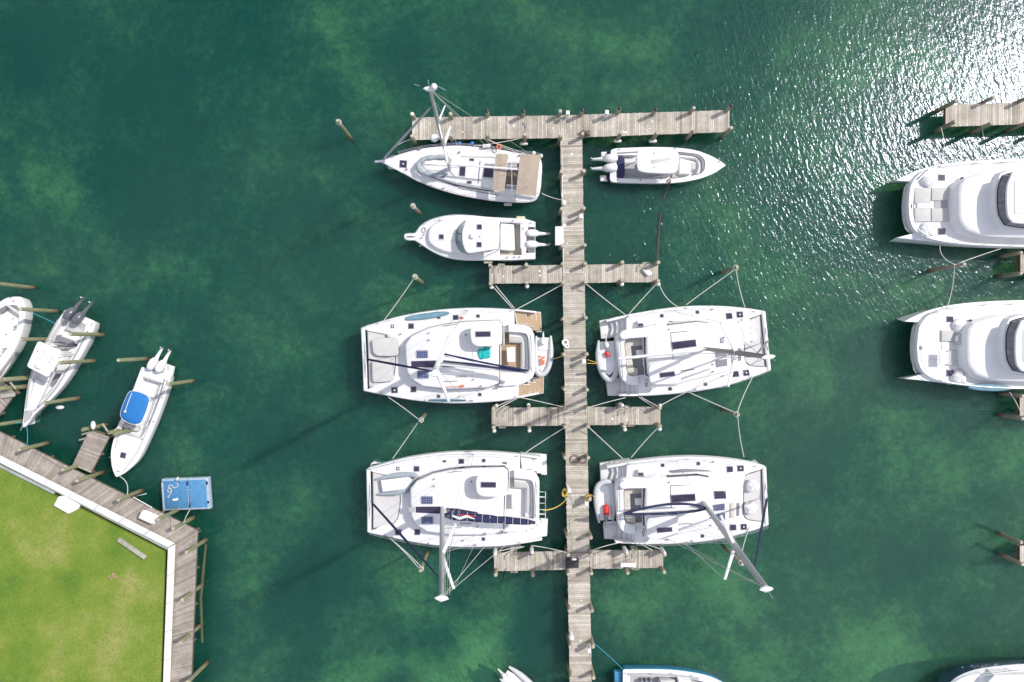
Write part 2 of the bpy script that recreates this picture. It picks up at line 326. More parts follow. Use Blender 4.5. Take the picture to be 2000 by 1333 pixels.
# ------------------------------------------------------------------ water and sea bed
def water_mat():
    m = bpy.data.materials.new('sea_water'); m.use_nodes = True; nt = m.node_tree; N = nt.nodes; L = nt.links; N.remove(N['Principled BSDF']); out = N['Material Output']
    g = N.new('ShaderNodeTexCoord')
    def noise(scale, det=4, rough=0.5, stretch=(1, 1, 1), rot=0, dist=0.0):
        mp = N.new('ShaderNodeMapping'); mp.vector_type = 'TEXTURE'; mp.inputs['Rotation'].default_value = (0, 0, rot); mp.inputs['Scale'].default_value = stretch; L.new(g.outputs['Object'], mp.inputs['Vector'])
        n = N.new('ShaderNodeTexNoise'); n.inputs['Scale'].default_value = scale; n.inputs['Detail'].default_value = det; n.inputs['Roughness'].default_value = rough; n.inputs['Distortion'].default_value = dist
        L.new(mp.outputs[0], n.inputs['Vector']); return n.outputs['Fac']
    def mad(a, k, c):
        n = N.new('ShaderNodeMath'); n.operation = 'MULTIPLY_ADD'; L.new(a, n.inputs[0]); n.inputs[1].default_value = k
        if isinstance(c, (int, float)): n.inputs[2].default_value = c
        else: L.new(c, n.inputs[2])
        return n.outputs[0]
    # suspended sediment: clear teal in the deep basin (north-west), greener and paler to the south and east
    sp = N.new('ShaderNodeSeparateXYZ'); L.new(g.outputs['Object'], sp.inputs[0])
    k = mad(noise(0.06, 5, 0.6), 1.3, mad(sp.outputs['Y'], -0.004, mad(sp.outputs['X'], 0.0075, -0.16)))
    r = N.new('ShaderNodeValToRGB'); e = r.color_ramp.elements; e[0].position = 0.1; e[0].color = (0.003, 0.078, 0.056, 1); e[1].position = 0.95; e[1].color = (0.036, 0.118, 0.080, 1)
    x = e.new(0.5); x.color = (0.015, 0.095, 0.067, 1); L.new(k, r.inputs['Fac'])
    dif = N.new('ShaderNodeBsdfPrincipled'); L.new(r.outputs['Color'], dif.inputs['Base Color']); dif.inputs['Roughness'].default_value = 1; dif.inputs['Specular IOR Level'].default_value = 0; dif.inputs['IOR'].default_value = 1.0
    dif.inputs['Subsurface Weight'].default_value = 1; dif.inputs['Subsurface Radius'].default_value = (0.5, 1.0, 0.9); dif.inputs['Subsurface Scale'].default_value = SSS; dif.subsurface_method = 'BURLEY'
    tr = N.new('ShaderNodeBsdfTransparent'); tr.inputs['Color'].default_value = (0.53, 0.95, 0.76, 1)
    mix = N.new('ShaderNodeMixShader'); mix.inputs[0].default_value = 0.47; L.new(dif.outputs[0], mix.inputs[1]); L.new(tr.outputs[0], mix.inputs[2])
    # wind ripples running with the breeze, chop and long undulation
    h1 = noise(2.0, 2, 0.5, (0.65, 1.6, 1), R(28), 0.3)
    h2 = noise(3.6, 2, 0.5, (0.65, 1.6, 1), R(16), 0.4)
    h4 = noise(8.0, 2, 0.5, (0.7, 1.3, 1), R(35), 0.4)
    h3 = noise(0.22, 2, 0.5, (0.7, 1.4, 1), R(35))
    hh = mad(h4, 0.20, mad(h2, 0.50, mad(h3, 0.35, h1)))
    bp = N.new('ShaderNodeBump'); bp.inputs['Strength'].default_value = 1.0; bp.inputs['Distance'].default_value = WAVE; L.new(hh, bp.inputs['Height'])
    bd = N.new('ShaderNodeBump'); bd.inputs['Strength'].default_value = 1.0; bd.inputs['Distance'].default_value = WAVE * 0.8; L.new(hh, bd.inputs['Height']); L.new(bd.outputs[0], dif.inputs['Normal'])
    gl = N.new('ShaderNodeBsdfGlossy'); gl.inputs['Roughness'].default_value = GR; L.new(bp.outputs[0], gl.inputs['Normal']); gl.inputs['Color'].default_value = (0.80, 0.82, 1, 1)
    fr = N.new('ShaderNodeFresnel'); fr.inputs['IOR'].default_value = 1.36; L.new(bp.outputs[0], fr.inputs['Normal'])
    fin = N.new('ShaderNodeMixShader'); L.new(fr.outputs[0], fin.inputs[0]); L.new(mix.outputs[0], fin.inputs[1]); L.new(gl.outputs[0], fin.inputs[2])
    L.new(fin.outputs[0], out.inputs['Surface'])
    return m
WAVE = 0.040; GR = 0.165; SSS = 2.2
def seabed_mat():
    m = bpy.data.materials.new('sea_bed'); m.use_nodes = True; nt = m.node_tree; N = nt.nodes; L = nt.links; b = N['Principled BSDF']; g = N.new('ShaderNodeTexCoord')
    def noise(scale, det, rough, dist=0.0):
        n = N.new('ShaderNodeTexNoise'); n.inputs['Scale'].default_value = scale; n.inputs['Detail'].default_value = det; n.inputs['Roughness'].default_value = rough; n.inputs['Distortion'].default_value = dist; L.new(g.outputs['Object'], n.inputs['Vector']); return n.outputs['Fac']
    acc = noise(0.13, 9, 0.6)
    fine = noise(1.4, 10, 0.85)
    fm = N.new('ShaderNodeMath'); fm.operation = 'MULTIPLY_ADD'; L.new(fine, fm.inputs[0]); fm.inputs[1].default_value = 0.75; L.new(acc, fm.inputs[2]); acc = fm.outputs[0]
    # sand banks and seagrass beds, plus the boardwalk's dark reflection painted in: photo-plan x, y, radius, amount
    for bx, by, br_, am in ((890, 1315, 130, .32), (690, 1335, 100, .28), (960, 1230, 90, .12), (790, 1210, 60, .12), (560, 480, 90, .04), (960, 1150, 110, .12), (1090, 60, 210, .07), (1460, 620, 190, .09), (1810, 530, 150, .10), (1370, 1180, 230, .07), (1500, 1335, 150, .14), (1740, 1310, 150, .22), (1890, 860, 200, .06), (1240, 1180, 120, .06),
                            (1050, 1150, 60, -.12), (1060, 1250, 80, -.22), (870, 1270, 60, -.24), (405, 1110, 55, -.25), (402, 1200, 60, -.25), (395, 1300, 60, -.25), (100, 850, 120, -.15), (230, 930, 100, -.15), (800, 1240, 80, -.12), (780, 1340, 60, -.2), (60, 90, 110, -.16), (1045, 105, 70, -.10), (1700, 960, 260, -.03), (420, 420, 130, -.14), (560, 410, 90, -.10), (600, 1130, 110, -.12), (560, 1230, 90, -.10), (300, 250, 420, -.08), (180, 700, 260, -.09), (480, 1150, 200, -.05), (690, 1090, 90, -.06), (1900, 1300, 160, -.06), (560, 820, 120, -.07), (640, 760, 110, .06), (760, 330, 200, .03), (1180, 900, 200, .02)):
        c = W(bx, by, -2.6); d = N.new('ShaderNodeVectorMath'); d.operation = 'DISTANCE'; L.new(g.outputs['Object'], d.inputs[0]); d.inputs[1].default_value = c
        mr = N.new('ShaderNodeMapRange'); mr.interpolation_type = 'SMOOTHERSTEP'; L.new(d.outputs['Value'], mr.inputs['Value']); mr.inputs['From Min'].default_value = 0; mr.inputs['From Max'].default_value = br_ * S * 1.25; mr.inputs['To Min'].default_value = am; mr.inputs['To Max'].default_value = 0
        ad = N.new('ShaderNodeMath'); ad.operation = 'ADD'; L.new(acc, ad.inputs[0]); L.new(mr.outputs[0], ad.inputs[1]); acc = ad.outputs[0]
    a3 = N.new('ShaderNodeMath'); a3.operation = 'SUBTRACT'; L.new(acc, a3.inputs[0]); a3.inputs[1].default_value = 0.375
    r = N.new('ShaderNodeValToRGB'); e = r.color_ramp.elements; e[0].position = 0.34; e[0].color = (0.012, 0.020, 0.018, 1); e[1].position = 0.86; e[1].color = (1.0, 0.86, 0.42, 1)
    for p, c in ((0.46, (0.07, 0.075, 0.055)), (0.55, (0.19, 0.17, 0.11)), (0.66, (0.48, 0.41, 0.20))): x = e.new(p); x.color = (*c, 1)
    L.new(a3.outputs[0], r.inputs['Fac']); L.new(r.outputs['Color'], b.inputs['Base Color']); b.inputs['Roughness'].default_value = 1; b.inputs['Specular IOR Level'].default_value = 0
    return m
def sheet(name, size, z, m, n=1):
    mb = MB(); h = size / 2; mb.add([(-h, -h, z), (h, -h, z), (h, h, z), (-h, h, z)], [(0, 1, 2, 3)]); o = mb.build(name, m); o['kind'] = 'structure'; return o
sheet('water', 1600, 0.0, water_mat())
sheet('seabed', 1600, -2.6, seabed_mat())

# ------------------------------------------------------------------ piers
ZD = 1.4
def boards(mb, A, B, C, D, zt, w=0.145, gap=0.014, th=0.045, rough=0.012):
    """boards laid across a run: A->B one edge, D->C the other (world xy)"""
    A, B, C, D = (Vector(p[:2]) for p in (A, B, C, D)); n = max(1, int(round(((B - A).length + (C - D).length) / 2 / w))); g = gap / w / 2
    for i in range(n):
        t0 = (i + g) / n; t1 = (i + 1 - g) / n
        e0 = random.uniform(-rough, rough * 1.5); e1 = random.uniform(-rough, rough * 1.5)
        a = A.lerp(B, t0); b = A.lerp(B, t1); c = D.lerp(C, t1); d = D.lerp(C, t0); u = (d - a).normalized()
        P = [a - u * e0, b - u * e0, c + u * e1, d + u * e1]; P = [(p.x, p.y) for p in P]
        z = zt + random.uniform(-0.004, 0.004); mb.prism(P, z - th, z, tone=min(1, max(0, random.gauss(0.52, 0.24))))
    return mb
def under(mb, A, B, C, D, z, every=3.0):
    A, B, C, D = (Vector(p[:2]) for p in (A, B, C, D))
    for t in (0.04, 0.35, 0.65, 0.96):
        p = A.lerp(D, t); q = B.lerp(C, t); mb.box(((p.x + q.x) / 2, (p.y + q.y) / 2, z - 0.17), ((q - p).length - 0.1, 0.08, 0.22), math.atan2(q.y - p.y, q.x - p.x))
    n = max(2, int((B - A).length / every))
    for i in range(n + 1):
        t = 0.01 + 0.98 * i / n; p = A.lerp(B, t); q = D.lerp(C, t); mb.box(((p.x + q.x) / 2, (p.y + q.y) / 2, z - 0.40), ((q - p).length + 0.1, 0.14, 0.22), math.atan2(q.y - p.y, q.x - p.x))
    return mb
def run(thing, name, quad, z=ZD, m=None, every=3.0):
    P = [W(x, y, z) for x, y in quad]
    thing.part(name, boards(MB(), *P, z), m or deckwood); thing.part('beam_frame', under(MB(), *P, z, every), beamwood)
def piling_mb(x, y, zt, r=0.15, zb=-2.7, lean=(0, 0)):
    mb = MB(); n = 12; pts = []; rr = []
    for i, z in enumerate([zb, -0.6, 0.0, 0.5, 1.2, zt - 0.3, zt - 0.03, zt]):
        f = (zt - z) / (zt - zb); pts.append((x + lean[0] * f + random.uniform(-.008, .008), y + lean[1] * f + random.uniform(-.008, .008), z)); rr.append(r * (1 + 0.16 * f) * random.uniform(.97, 1.03))
    rr[-1] = r * .90; mb.tube(pts, rr, n); return mb
def pier_piling(thing, px, py, cap='wood', zt=None, m=None, z0=None):
    zt = zt or random.uniform(2.45, 2.62); p = W(px, py, zt)
    o = thing.part('piling', piling_mb(p.x, p.y, zt, random.uniform(.135, .155)), m or pilem)
    mb = MB(); mb.tube([(p.x, p.y, zt + .001), (p.x, p.y, zt + (.05 if cap == 'black' else .012)), (p.x, p.y, zt + (.12 if cap == 'black' else .02))], [.15 if cap == 'black' else .125, .15 if cap == 'black' else .12, .03 if cap == 'black' else .1], 12)
    thing.part('cap', mb, {'black': black, 'white': plast}.get(cap, capm), under=o, label={'black': 'black cone cap', 'white': 'white cone cap'}.get(cap))
    return p
main = T('pier', 'long grey board pier with a T head and three pairs of fingers', 'pier', W(1115, 700))
run(main, 'walkway_deck', [(1094, 270), (1115.3, 1480), (1158.3, 1480), (1137, 269)])
run(main, 'head_deck', [(805, 230), (1095, 226), (1095, 270), (805, 273.5)])
run(main, 'head_deck', [(1095.3, 225.7), (1425, 215.5), (1425, 258), (1095.3, 269.8)])
for q in ([(955.5, 520), (1098, 518), (1098, 553.2), (955.5, 554.5)], [(1142, 517.4), (1285.5, 515.8), (1285.5, 551.6), (1142, 552.7)],
          [(960, 797), (1103, 796), (1103.5, 831.7), (960, 833)], [(1147, 795.6), (1290, 795), (1290, 829.5), (1147.5, 831)],
          [(965, 1080), (1108, 1077), (1108.6, 1113.3), (965, 1116)], [(1152, 1075.5), (1295.5, 1074.7), (1295.5, 1109.4), (1152.5, 1111.5)]):
    run(main, 'finger_deck', q)
PB = set([(951, 218), (1022, 218), (1137, 215.6), (1210, 212), (1280.5, 214.7), (1427.7, 207)])
for p in [(805, 222.7), (880, 222), (951, 218), (1022, 218), (1094.4, 217), (1137, 215.6), (1210, 212), (1280.5, 214.7), (1355.5, 211), (1427.7, 207),
          (804.5, 266), (879.5, 263.5), (951.8, 262.7), (1025, 262.7), (1095.5, 265), (1138, 261.3), (1213, 259.4), (1284, 259.4), (1355.5, 254.6), (1428.6, 249.9),
          (1096.6, 335.3), (1140.8, 333.8), (1097, 408), (1140.4, 406.6), (1098.4, 479.7), (1142.5, 478.8), (1099.2, 515.3), (1143.2, 514.8), (1100.3, 552), (1143.5, 551),
          (1100.6, 623), (1144.4, 621), (1102, 693), (1146, 692), (1103.3, 761), (1147, 762), (1103.4, 798.5), (1148, 797), (1104.5, 835), (1149, 833.5), (1104.5, 895), (1149, 895),
          (1108, 976), (1152, 976), (1109, 1050), (1154, 1051), (1110, 1085), (1155, 1085), (1110.5, 1122.5), (1155, 1121), (1112.4, 1194), (1156.5, 1194), (1114, 1264), (1158.5, 1264), (1115, 1325), (1159.5, 1325), (1116.5, 1400), (1161, 1400), (1118, 1470), (1162.5, 1470),
          (957, 518), (1028, 517.5), (1215.7, 512.5), (1286, 513), (958, 554), (1028.7, 552.5), (1215.4, 548), (1286, 548.6),
          (964, 799), (1033, 798), (1212, 797), (1289, 797.5), (964.3, 835.5), (1034, 835), (1220, 833.5), (1289, 833),
          (967, 1088.7), (1039, 1087.8), (1225.4, 1083.3), (1298.5, 1084), (968, 1123.8), (1041, 1124.7), (1226.3, 1120), (1297.5, 1118.4)]:
    pier_piling(main, p[0], p[1], 'black' if p in PB else ('white' if p in ((805, 222.7),) else 'wood'))
# second pier, mostly out of frame to the east
east = T('pier', 'board pier cut by the right edge, its head lying in the sun glitter', 'pier', W(2100, 700))
run(east, 'head_deck', [(1847, 205), (2330, 190), (2330, 232), (1847, 248)])
run(east, 'walkway_deck', [(2150, 240), (2175, 1350), (2218, 1350), (2193, 239)])
for q in ([(1993, 497), (2154, 495), (2155, 531), (1993, 533)], [(1992, 776), (2160, 774), (2161, 810), (1992, 812)], [(1992, 1067), (2166, 1062), (2167, 1096), (1992, 1099)]):
    run(east, 'finger_deck', q)
for p in [(1868, 197), (1941, 190), (2013, 188), (2085, 186), (1866, 238), (1937, 241), (2010, 238), (2085, 234), (1995, 494), (1995, 534), (1998, 774), (1998, 818), (1995, 1060), (1998, 1103), (2060, 536), (2062, 815), (2064, 1102)]:
    pier_piling(east, p[0], p[1], 'wood')

def free_pile(px, py, zt, label, m=None, lean=(0, 0), cap=None, r=.135):
    t = T('mooring_piling', label, 'piling', W(px, py, zt)[:2], 'lone mooring pilings standing in the water'); p = W(px, py, zt)
    mb = piling_mb(p.x, p.y, zt, r, lean=lean); t.part('post', mb, m or pileg)
    c = MB(); c.tube([(p.x, p.y, zt + .001), (p.x, p.y, zt + .02)], [r * .86, r * .8], 12); t.part('cap', c, capm)
    # rope turns round the post
    if px < 400: return
    rg = MB(); ring = lambda z, k: [(p.x + (r + .045) * math.cos(a), p.y + (r + .045) * math.sin(a), z + .02 * math.sin(a * k)) for a in [i * math.pi / 6 for i in range(13)]]
    rg.tube(ring(zt - .32, 1), .028, 6, caps=False); rg.tube(ring(zt - .40, 2), .028, 6, caps=False); t.part('rope_turns', rg, rope)
free_pile(659, 236, 3.2, 'tilted lone piling in open water left of the T head', lean=(.5, -.75))
free_pile(805, 401, 3.0, 'pale topped lone piling between the sloop and the cruiser with a pulpit', pilem, lean=(.35, -.15))
free_pile(809, 540, 3.4, 'lone piling below the cruiser bow with a line to the teak stepped catamaran', lean=(.3, -.35))
free_pile(1440, 522, 3.4, 'lone piling upper right of the upper right catamaran, two white lines tied to it', lean=(-.35, -.1))
free_pile(1442, 811, 3.4, 'lone piling between the two right hand sailing catamarans with three lines', lean=(-.35, .15))
free_pile(821, 822, 3.4, 'lone piling between the two left hand sailing catamarans with two lines', lean=(-.1, .2))
free_pile(821, 1115, 3.4, 'lone piling below the left bow of the lower left catamaran', lean=(.2, .6))
free_pile(1450, 1103, 3.4, 'lone piling beside the leaning mast of the lower right catamaran', pilem, lean=(-.55, .55))
free_pile(1884, 516, 3.3, 'lone piling between the two power catamarans with three slack lines', pilem, lean=(-1.3, -.35))
free_pile(40, 604, 3.9, 'long green piling in front of the bow of the boat cut by the left edge', lean=(.2, 0))
free_pile(137, 653, 3.9, 'green piling overlapping the cockpit of the boat with dark outboards', lean=(.2, 0))
free_pile(117, 709, 4.0, 'green piling beside the hardtop of the boat with dark outboards', lean=(.2, .05))
free_pile(86, 788, 3.9, 'green piling at the bow of the boat with dark outboards, white fender hung on it', lean=(.2, .1))
free_pile(42, 663, 3.6, 'short green piling between the two leftmost boats')
free_pile(231, 704, 3.9, 'long pale green piling left of the white outboards', lean=(.1, .03))
free_pile(328, 751, 3.9, 'long green piling right of the boat with the blue canopy', lean=(.1, .05))
free_pile(-8, 554, 4.0, 'green piling at the left edge above the cut off boat')
free_pile(-26, 833, 4.0, 'green piling at the left edge just above the boardwalk', lean=(.4, 0))

# ------------------------------------------------------------------ land, seawall, boardwalk
def prism_px(pts, z0, z1, bev=0): return MB().prism([tuple(W(x, y, z1)[:2]) for x, y in pts], z0, z1, bev)
lawn_pts = [(-60, 884), (0, 915), (322, 1078), (311, 1400), (-60, 1400)]
o = prism_px(lawn_pts, -2.7, 1.75).build('lawn', grassm, None, W(100, 1150)); o.location = W(100, 1150); o['kind'] = 'structure'
# grass tufts so the lawn has a real pile
tm = mat('grass_blades', (0.18, 0.255, 0.045), 0.9, noise=0.3, nscale=0.4, color2=(0.11, 0.20, 0.03), spec=0.2)
mb = MB(); random.seed(3); P0 = [W(x, y, 1.75) for x, y in ((-20, 905), (0, 916), (320, 1080), (312, 1345), (-20, 1345))]
def inside(P, x, y):
    c = False
    for i in range(len(P)):
        a, b = P[i - 1], P[i]
        if (a[1] > y) != (b[1] > y) and x < (b[0] - a[0]) * (y - a[1]) / (b[1] - a[1]) + a[0]: c = not c
    return c
cnt = 0
while cnt < 26000:
    x = random.uniform(-41, -25.5); y = random.uniform(-27.5, -8)
    if not inside(P0, x, y): continue
    cnt += 1; a = random.uniform(0, 6.283); h = random.uniform(.02, .055); w = random.uniform(.02, .04); lx = random.uniform(-.06, .06); ly = random.uniform(-.06, .06)
    mb.add([(x - w * math.cos(a), y - w * math.sin(a), 1.75), (x + w * math.cos(a), y + w * math.sin(a), 1.75), (x + lx, y + ly, 1.75 + h)], [(0, 1, 2)])
o = mb.build('grass', tm, None, W(100, 1150)); o.location = W(100, 1150); tag(o, 'short mown grass blades covering the lawn', 'grass', kind='stuff')
# coping on the seawall
zc = 2.0
wall = T('seawall', 'white topped seawall running between the lawn and the grey boardwalk', 'seawall', W(340, 1100))
wall.part('wall', prism_px([(-60, 868), (0, 897), (336, 1068), (325, 1400), (317, 1400), (327, 1075), (0, 905), (-60, 876)], -2.7, 1.88), conc)
cb = MB(); outer = [(-60, 861), (0, 890.5), (341, 1062.5)]; inner = [(-60, 875), (0, 904.5), (328, 1070.5)]
def lerp2(a, b, t): return (a[0] + (b[0] - a[0]) * t, a[1] + (b[1] - a[1]) * t)
nseg = 8
for i in range(nseg):
    t0, t1 = i / nseg + .0012, (i + 1) / nseg - .0012; A_, B_ = (-60, 861), (341, 1062.5); C_, D_ = (-60, 874.5), (328, 1070.2)
    P = [lerp2(A_, B_, t0), lerp2(A_, B_, t1), lerp2(C_, D_, t1), lerp2(C_, D_, t0)]; cb.prism([tuple(W(x, y, zc)[:2]) for x, y in P], 1.87, zc + random.uniform(-.008, .008), .02)
for i in range(6):
    t0, t1 = i / 6 + .0015, (i + 1) / 6 - .0015; A_, B_ = (341, 1063.6), (328, 1400); C_, D_ = (328, 1071.2), (315.5, 1400)
    P = [lerp2(A_, B_, t0), lerp2(A_, B_, t1), lerp2(C_, D_, t1), lerp2(C_, D_, t0)]; cb.prism([tuple(W(x, y, zc)[:2]) for x, y in P], 1.87, zc + random.uniform(-.008, .008), .02)
wall.part('coping', cb, kerb)
o = prism_px([(-60, 878), (0, 908), (106, 961), (104, 966), (0, 914.5), (-60, 885)], 1.6, 1.83, 0.01); single('kerb_strip', 'narrow grey concrete strip in the grass beside the coping at the left edge', 'kerb', o, conc)
bw = T('boardwalk', 'brownish grey boardwalk following the lawn edge and turning south at its corner', 'boardwalk', W(360, 1100))
zb_ = 1.72
def quadrun(pts): P = [W(x, y, zb_) for x, y in pts]; return boards(MB(), *P, zb_, 0.15, 0.014, 0.05), under(MB(), *P, zb_, 2.4)
for q in ([(-60, 862.5), (140, 961), (176, 934), (-60, 814)], [(140, 961), (341, 1064), (385, 1036.5), (176, 934)], [(341.2, 1064.6), (329, 1400), (370, 1400), (385.3, 1037)]):
    a, b = quadrun(q); bw.part('deck', a, walkwood); bw.part('beam_frame', b, beamwood)
for x, y in ((37, 879), (123, 918.5), (150, 939.5), (231, 977), (309, 1015), (338, 1033), (364, 1079), (356, 1172), (353, 1255), (366, 1333)):
    zt = 3.0; p = W(x, y, zt); o = bw.part('piling', piling_mb(p.x, p.y, zt, .15, lean=(.25, .12)), pileg)
    c = MB(); c.tube([(p.x, p.y, zt + .001), (p.x, p.y, zt + .02)], [.13, .12], 12); bw.part('cap', c, capm, under=o)
# a rail at the boardwalk edge, a long baulk of timber afloat against it
mb = MB(); mb.tube([W(286, 964.5, 1.9), W(260, 971, 1.95), W(297, 992, 1.95), W(290, 996, 1.9)], .035, 6); single('ladder_rail', 'thin white angled rail on the boardwalk edge by the blue raft', 'rail', mb, plast)
mb = MB(); P = [W(402, 1062, -.02), W(392, 1168, -.02), W(395, 1255, -.02)]; mb.tube([P[0], P[1], P[2]], [.13, .14, .12], 8); single('floating_log', 'long dark green baulk awash beside the boardwalk pilings', 'log', mb, mat('slimy_timber', (0.07, 0.09, 0.045), .8, noise=.4, nscale=3))
# jetty by the boat with the blue canopy
jt = T('jetty', 'small board jetty jutting from the boardwalk to the blue canopy boat', 'jetty', W(180, 880)); zj = 1.55
P = [W(x, y, zj) for x, y in ((141, 909), (174, 841), (213, 853), (177, 924))]; jt.part('deck', boards(MB(), *P, zj), walkwood); jt.part('beam_frame', under(MB(), *P, zj, 1.5), beamwood)
for x, y, z in ((161, 840, 2.2), (212, 846, 2.0), (222, 848, 2.4)):
    p = W(x, y, z); o = jt.part('piling', piling_mb(p.x, p.y, z, .15, lean=(1.1, .25)), pileg)
mb = MB()
for a, b in (((160, 849), (182, 843)), ((155, 860), (180, 853)), ((200, 828), (214, 848))): mb.tube([W(*a, 1.2), W(*b, 1.3)], .07, 6)
jt.part('brace', mb, driftw)
j2 = T('jetty', 'broken end of a board jetty with loose timbers at the left edge', 'jetty', W(0, 780))
P = [W(x, y, zj) for x, y in ((-60, 800), (2, 742), (30, 768), (-30, 850))]; j2.part('deck', boards(MB(), *P, zj), walkwood); j2.part('beam_frame', under(MB(), *P, zj, 1.5), beamwood)
for x, y, z in ((4, 742, 2.6), (-2, 760, 2.3)):
    p = W(x, y, z); j2.part('piling', piling_mb(p.x, p.y, z, .17, lean=(1.6, .1)), pileg)
mb = MB(); mb.box(W(15, 773, 1.75), (1.1, .28, .06), R(8)); mb.box(W(25, 753, 1.8), (.7, .12, .06), R(-50)); j2.part('loose_plank', mb, driftw)
mb = MB(); mb.ball(W(182, 831, 2.3), (.17, .33, .17)); single('fender', 'white fender standing at the tip of the small jetty', 'fender', mb, fend, 'fenders round the harbour')
mb = MB(); mb.ball(W(117, 796, 1.0), (.33, .16, .16)); single('fender', 'white fender hanging from the piling at the bow of the dark engined boat', 'fender', mb, fend, 'fenders round the harbour')
# things lying on the shore
mb = MB(); mb.prism([tuple(W(x, y, 2.05)[:2]) for x, y in ((104, 988), (113, 971), (125, 969.5), (153, 987), (149, 996), (133, 1004.5))], 1.7, 2.05, 0.04); single('stone_slab', 'irregular white slab lying on the grass against the coping', 'slab', mb, whitestone)
mb = MB(); a = W(231, 1054, 1.9); b = W(284, 1090, 1.9); mb.box(((a.x + b.x) / 2, (a.y + b.y) / 2, 1.88), ((b - a).length, .26, .26), math.atan2(b.y - a.y, b.x - a.x), 0.02); single('timber_beam', 'weathered square timber beam lying on the lawn', 'beam', mb, driftw)
mb = MB()
for i in range(26): a = random.uniform(0, 6.28); d = random.uniform(0, .34) ; c = W(221, 1126, 1.76); mb.ball((c.x + d * math.cos(a), c.y + d * .7 * math.sin(a), 1.77), (random.uniform(.03, .09), random.uniform(.03, .08), .03), 7, 5)
single('dirt_heap', 'small heap of bare brown soil in the grass', 'soil', mb, mat('bare_soil', (0.36, 0.25, 0.16), 0.95, noise=0.3, nscale=8))
t = T('dock_box', 'white oblong dock box on the diagonal boardwalk near the blue raft', 'dock box', W(291, 1010)); 
mb = MB(); mb.box(W(290.5, 1010, 2.05), (1.15, .55, .62), R(-24), .04); t.part('chest', mb, plast); mb = MB(); mb.box(W(290.5, 1010, 2.40), (1.2, .6, .08), R(-24), .03); t.part('lid', mb, plast)

# ------------------------------------------------------------------ fittings on the pier
def pedestal(px, py, label, rz=0):
    p = W(px, py, 2.45); t = T('power_pedestal', label, 'power pedestal', (p.x, p.y, ZD), 'white shore power pedestals on the pier')
    mb = MB(); mb.box((p.x, p.y, ZD + .47), (.20, .22, .94), rz, .02); t.part('column', mb, plast)
    mb = MB(); mb.box((p.x, p.y, ZD + 1.0), (.27, .30, .12), rz, .03); t.part('head', mb, plast)
    mb = MB(); mb.box((p.x + .0, p.y - .115, ZD + .75), (.13, .03, .16), rz); t.part('socket_panel', mb, midgrey)
for x, y, l in ((1109, 220, 'white power pedestal on the T head near its middle'), (1185.5, 219, 'white power pedestal on the right arm of the T head'),
                (1102, 396, 'white power pedestal on the left edge of the walkway beside the sloop stern'), (1135, 422, 'white power pedestal on the right edge of the walkway level with the cruiser'),
                (1140.5, 706, 'white power pedestal on the right edge of the walkway by the red tank dinghy'), (1112, 959, 'white power pedestal by the yellow rope coil on the left of the walkway'),
                (1146, 985, 'white power pedestal on the right of the walkway beside the lower dinghy'), (1117, 1247, 'white power pedestal on the left of the walkway near the bottom'),
                (1151, 1272, 'white power pedestal on the right of the walkway near the bottom')): pedestal(x, y, l)
def dockbox(px, py, w, l, h, z, rz, label, m=None, lid=None, name='dock_box', cat='dock box'):
    p = W(px, py, z + h); t = T(name, label, cat, (p.x, p.y, z)); mb = MB(); mb.box((p.x, p.y, z + h * .45), (w, l, h * .9), rz, .03); t.part('chest', mb, m or plast)
    mb = MB(); mb.box((p.x, p.y, z + h * .95), (w + .06, l + .06, h * .1), rz, .03); t.part('lid', mb, lid or m or plast); return t
t = dockbox(1117.5, 1101, .95, .62, .55, ZD, R(-3), 'black dock box where the lowest fingers meet the walkway', darkgrey, black)
mb = MB(); mb.box(W(1121, 1092.5, 2.0), (.35, .14, .12), 0, .02); single('white_jug', 'small white container behind the black dock box', 'container', mb, plast)
t = T('bench', 'narrow white bench with two legs on the lower right finger', 'bench', W(1226, 1104))
mb = MB(); mb.box(W(1226.5, 1104, 2.0), (1.12, .29, .08), 0, .02); t.part('seat', mb, plast)
for dx in (-12, 12):
    mb = MB(); p = W(1226.5 + dx, 1104, 1.7); mb.box((p.x, p.y, 1.68), (.07, .26, .56)); t.part('leg', mb, plast)
mb = MB(); P = [W(1142.5 + x, 257.5 + y, 1.9) for x, y in ((-6, -4), (10.5, -4), (10.5, 5), (3, 5), (3, 1), (-6, 1))]; mb.prism([tuple(p[:2]) for p in P], 1.42, 1.75, .02); single('crate', 'dark brown crate at the corner of the T head and the walkway', 'crate', mb, beamwood)
mb = MB(); P = [W(x, y, 1.7) for x, y in ((1253.5, 525.5), (1266, 527), (1273, 531), (1273.5, 536), (1266.5, 540), (1261, 535))]; mb.prism(round_poly([tuple(p[:2]) for p in P], .2), 1.42, 1.68, .06); t = single('folded_sail', 'folded white cloth heap on the upper right finger', 'folded cloth', mb, whitecl)
# hose and rope coils
def coil(px, py, r, n, m, label, name='rope_coil', cat='rope', z=ZD, th=.022, sq=1.0):
    c = W(px, py, z); pts = []
    for i in range(n * 14): a = i * 2 * math.pi / 14; q = r * (0.55 + 0.45 * i / (n * 14)) * random.uniform(.88, 1.08); pts.append((c.x + q * math.cos(a), c.y + q * sq * math.sin(a), z + .03 + .02 * (i % 5)))
    mb = MB(); mb.tube(pts, th, 6); single(name, label, cat, mb, m)
coil(1104, 669, .26, 6, plast, 'white hose coil on the left edge of the walkway above the middle fingers', 'hose_coil', 'hose', th=.035)
coil(1107, 676, .17, 5, plast, 'smaller white hose loop just below the bigger hose coil', 'hose_coil', 'hose', th=.035)
coil(1103, 963, .22, 5, yellow, 'yellow rope coil on the piling by the lower left catamaran', z=1.9, th=.03, sq=1.5)
coil(1149, 973, .24, 4, yellow, 'yellow rope coil on the piling by the lower dinghy', z=1.9, th=.03)
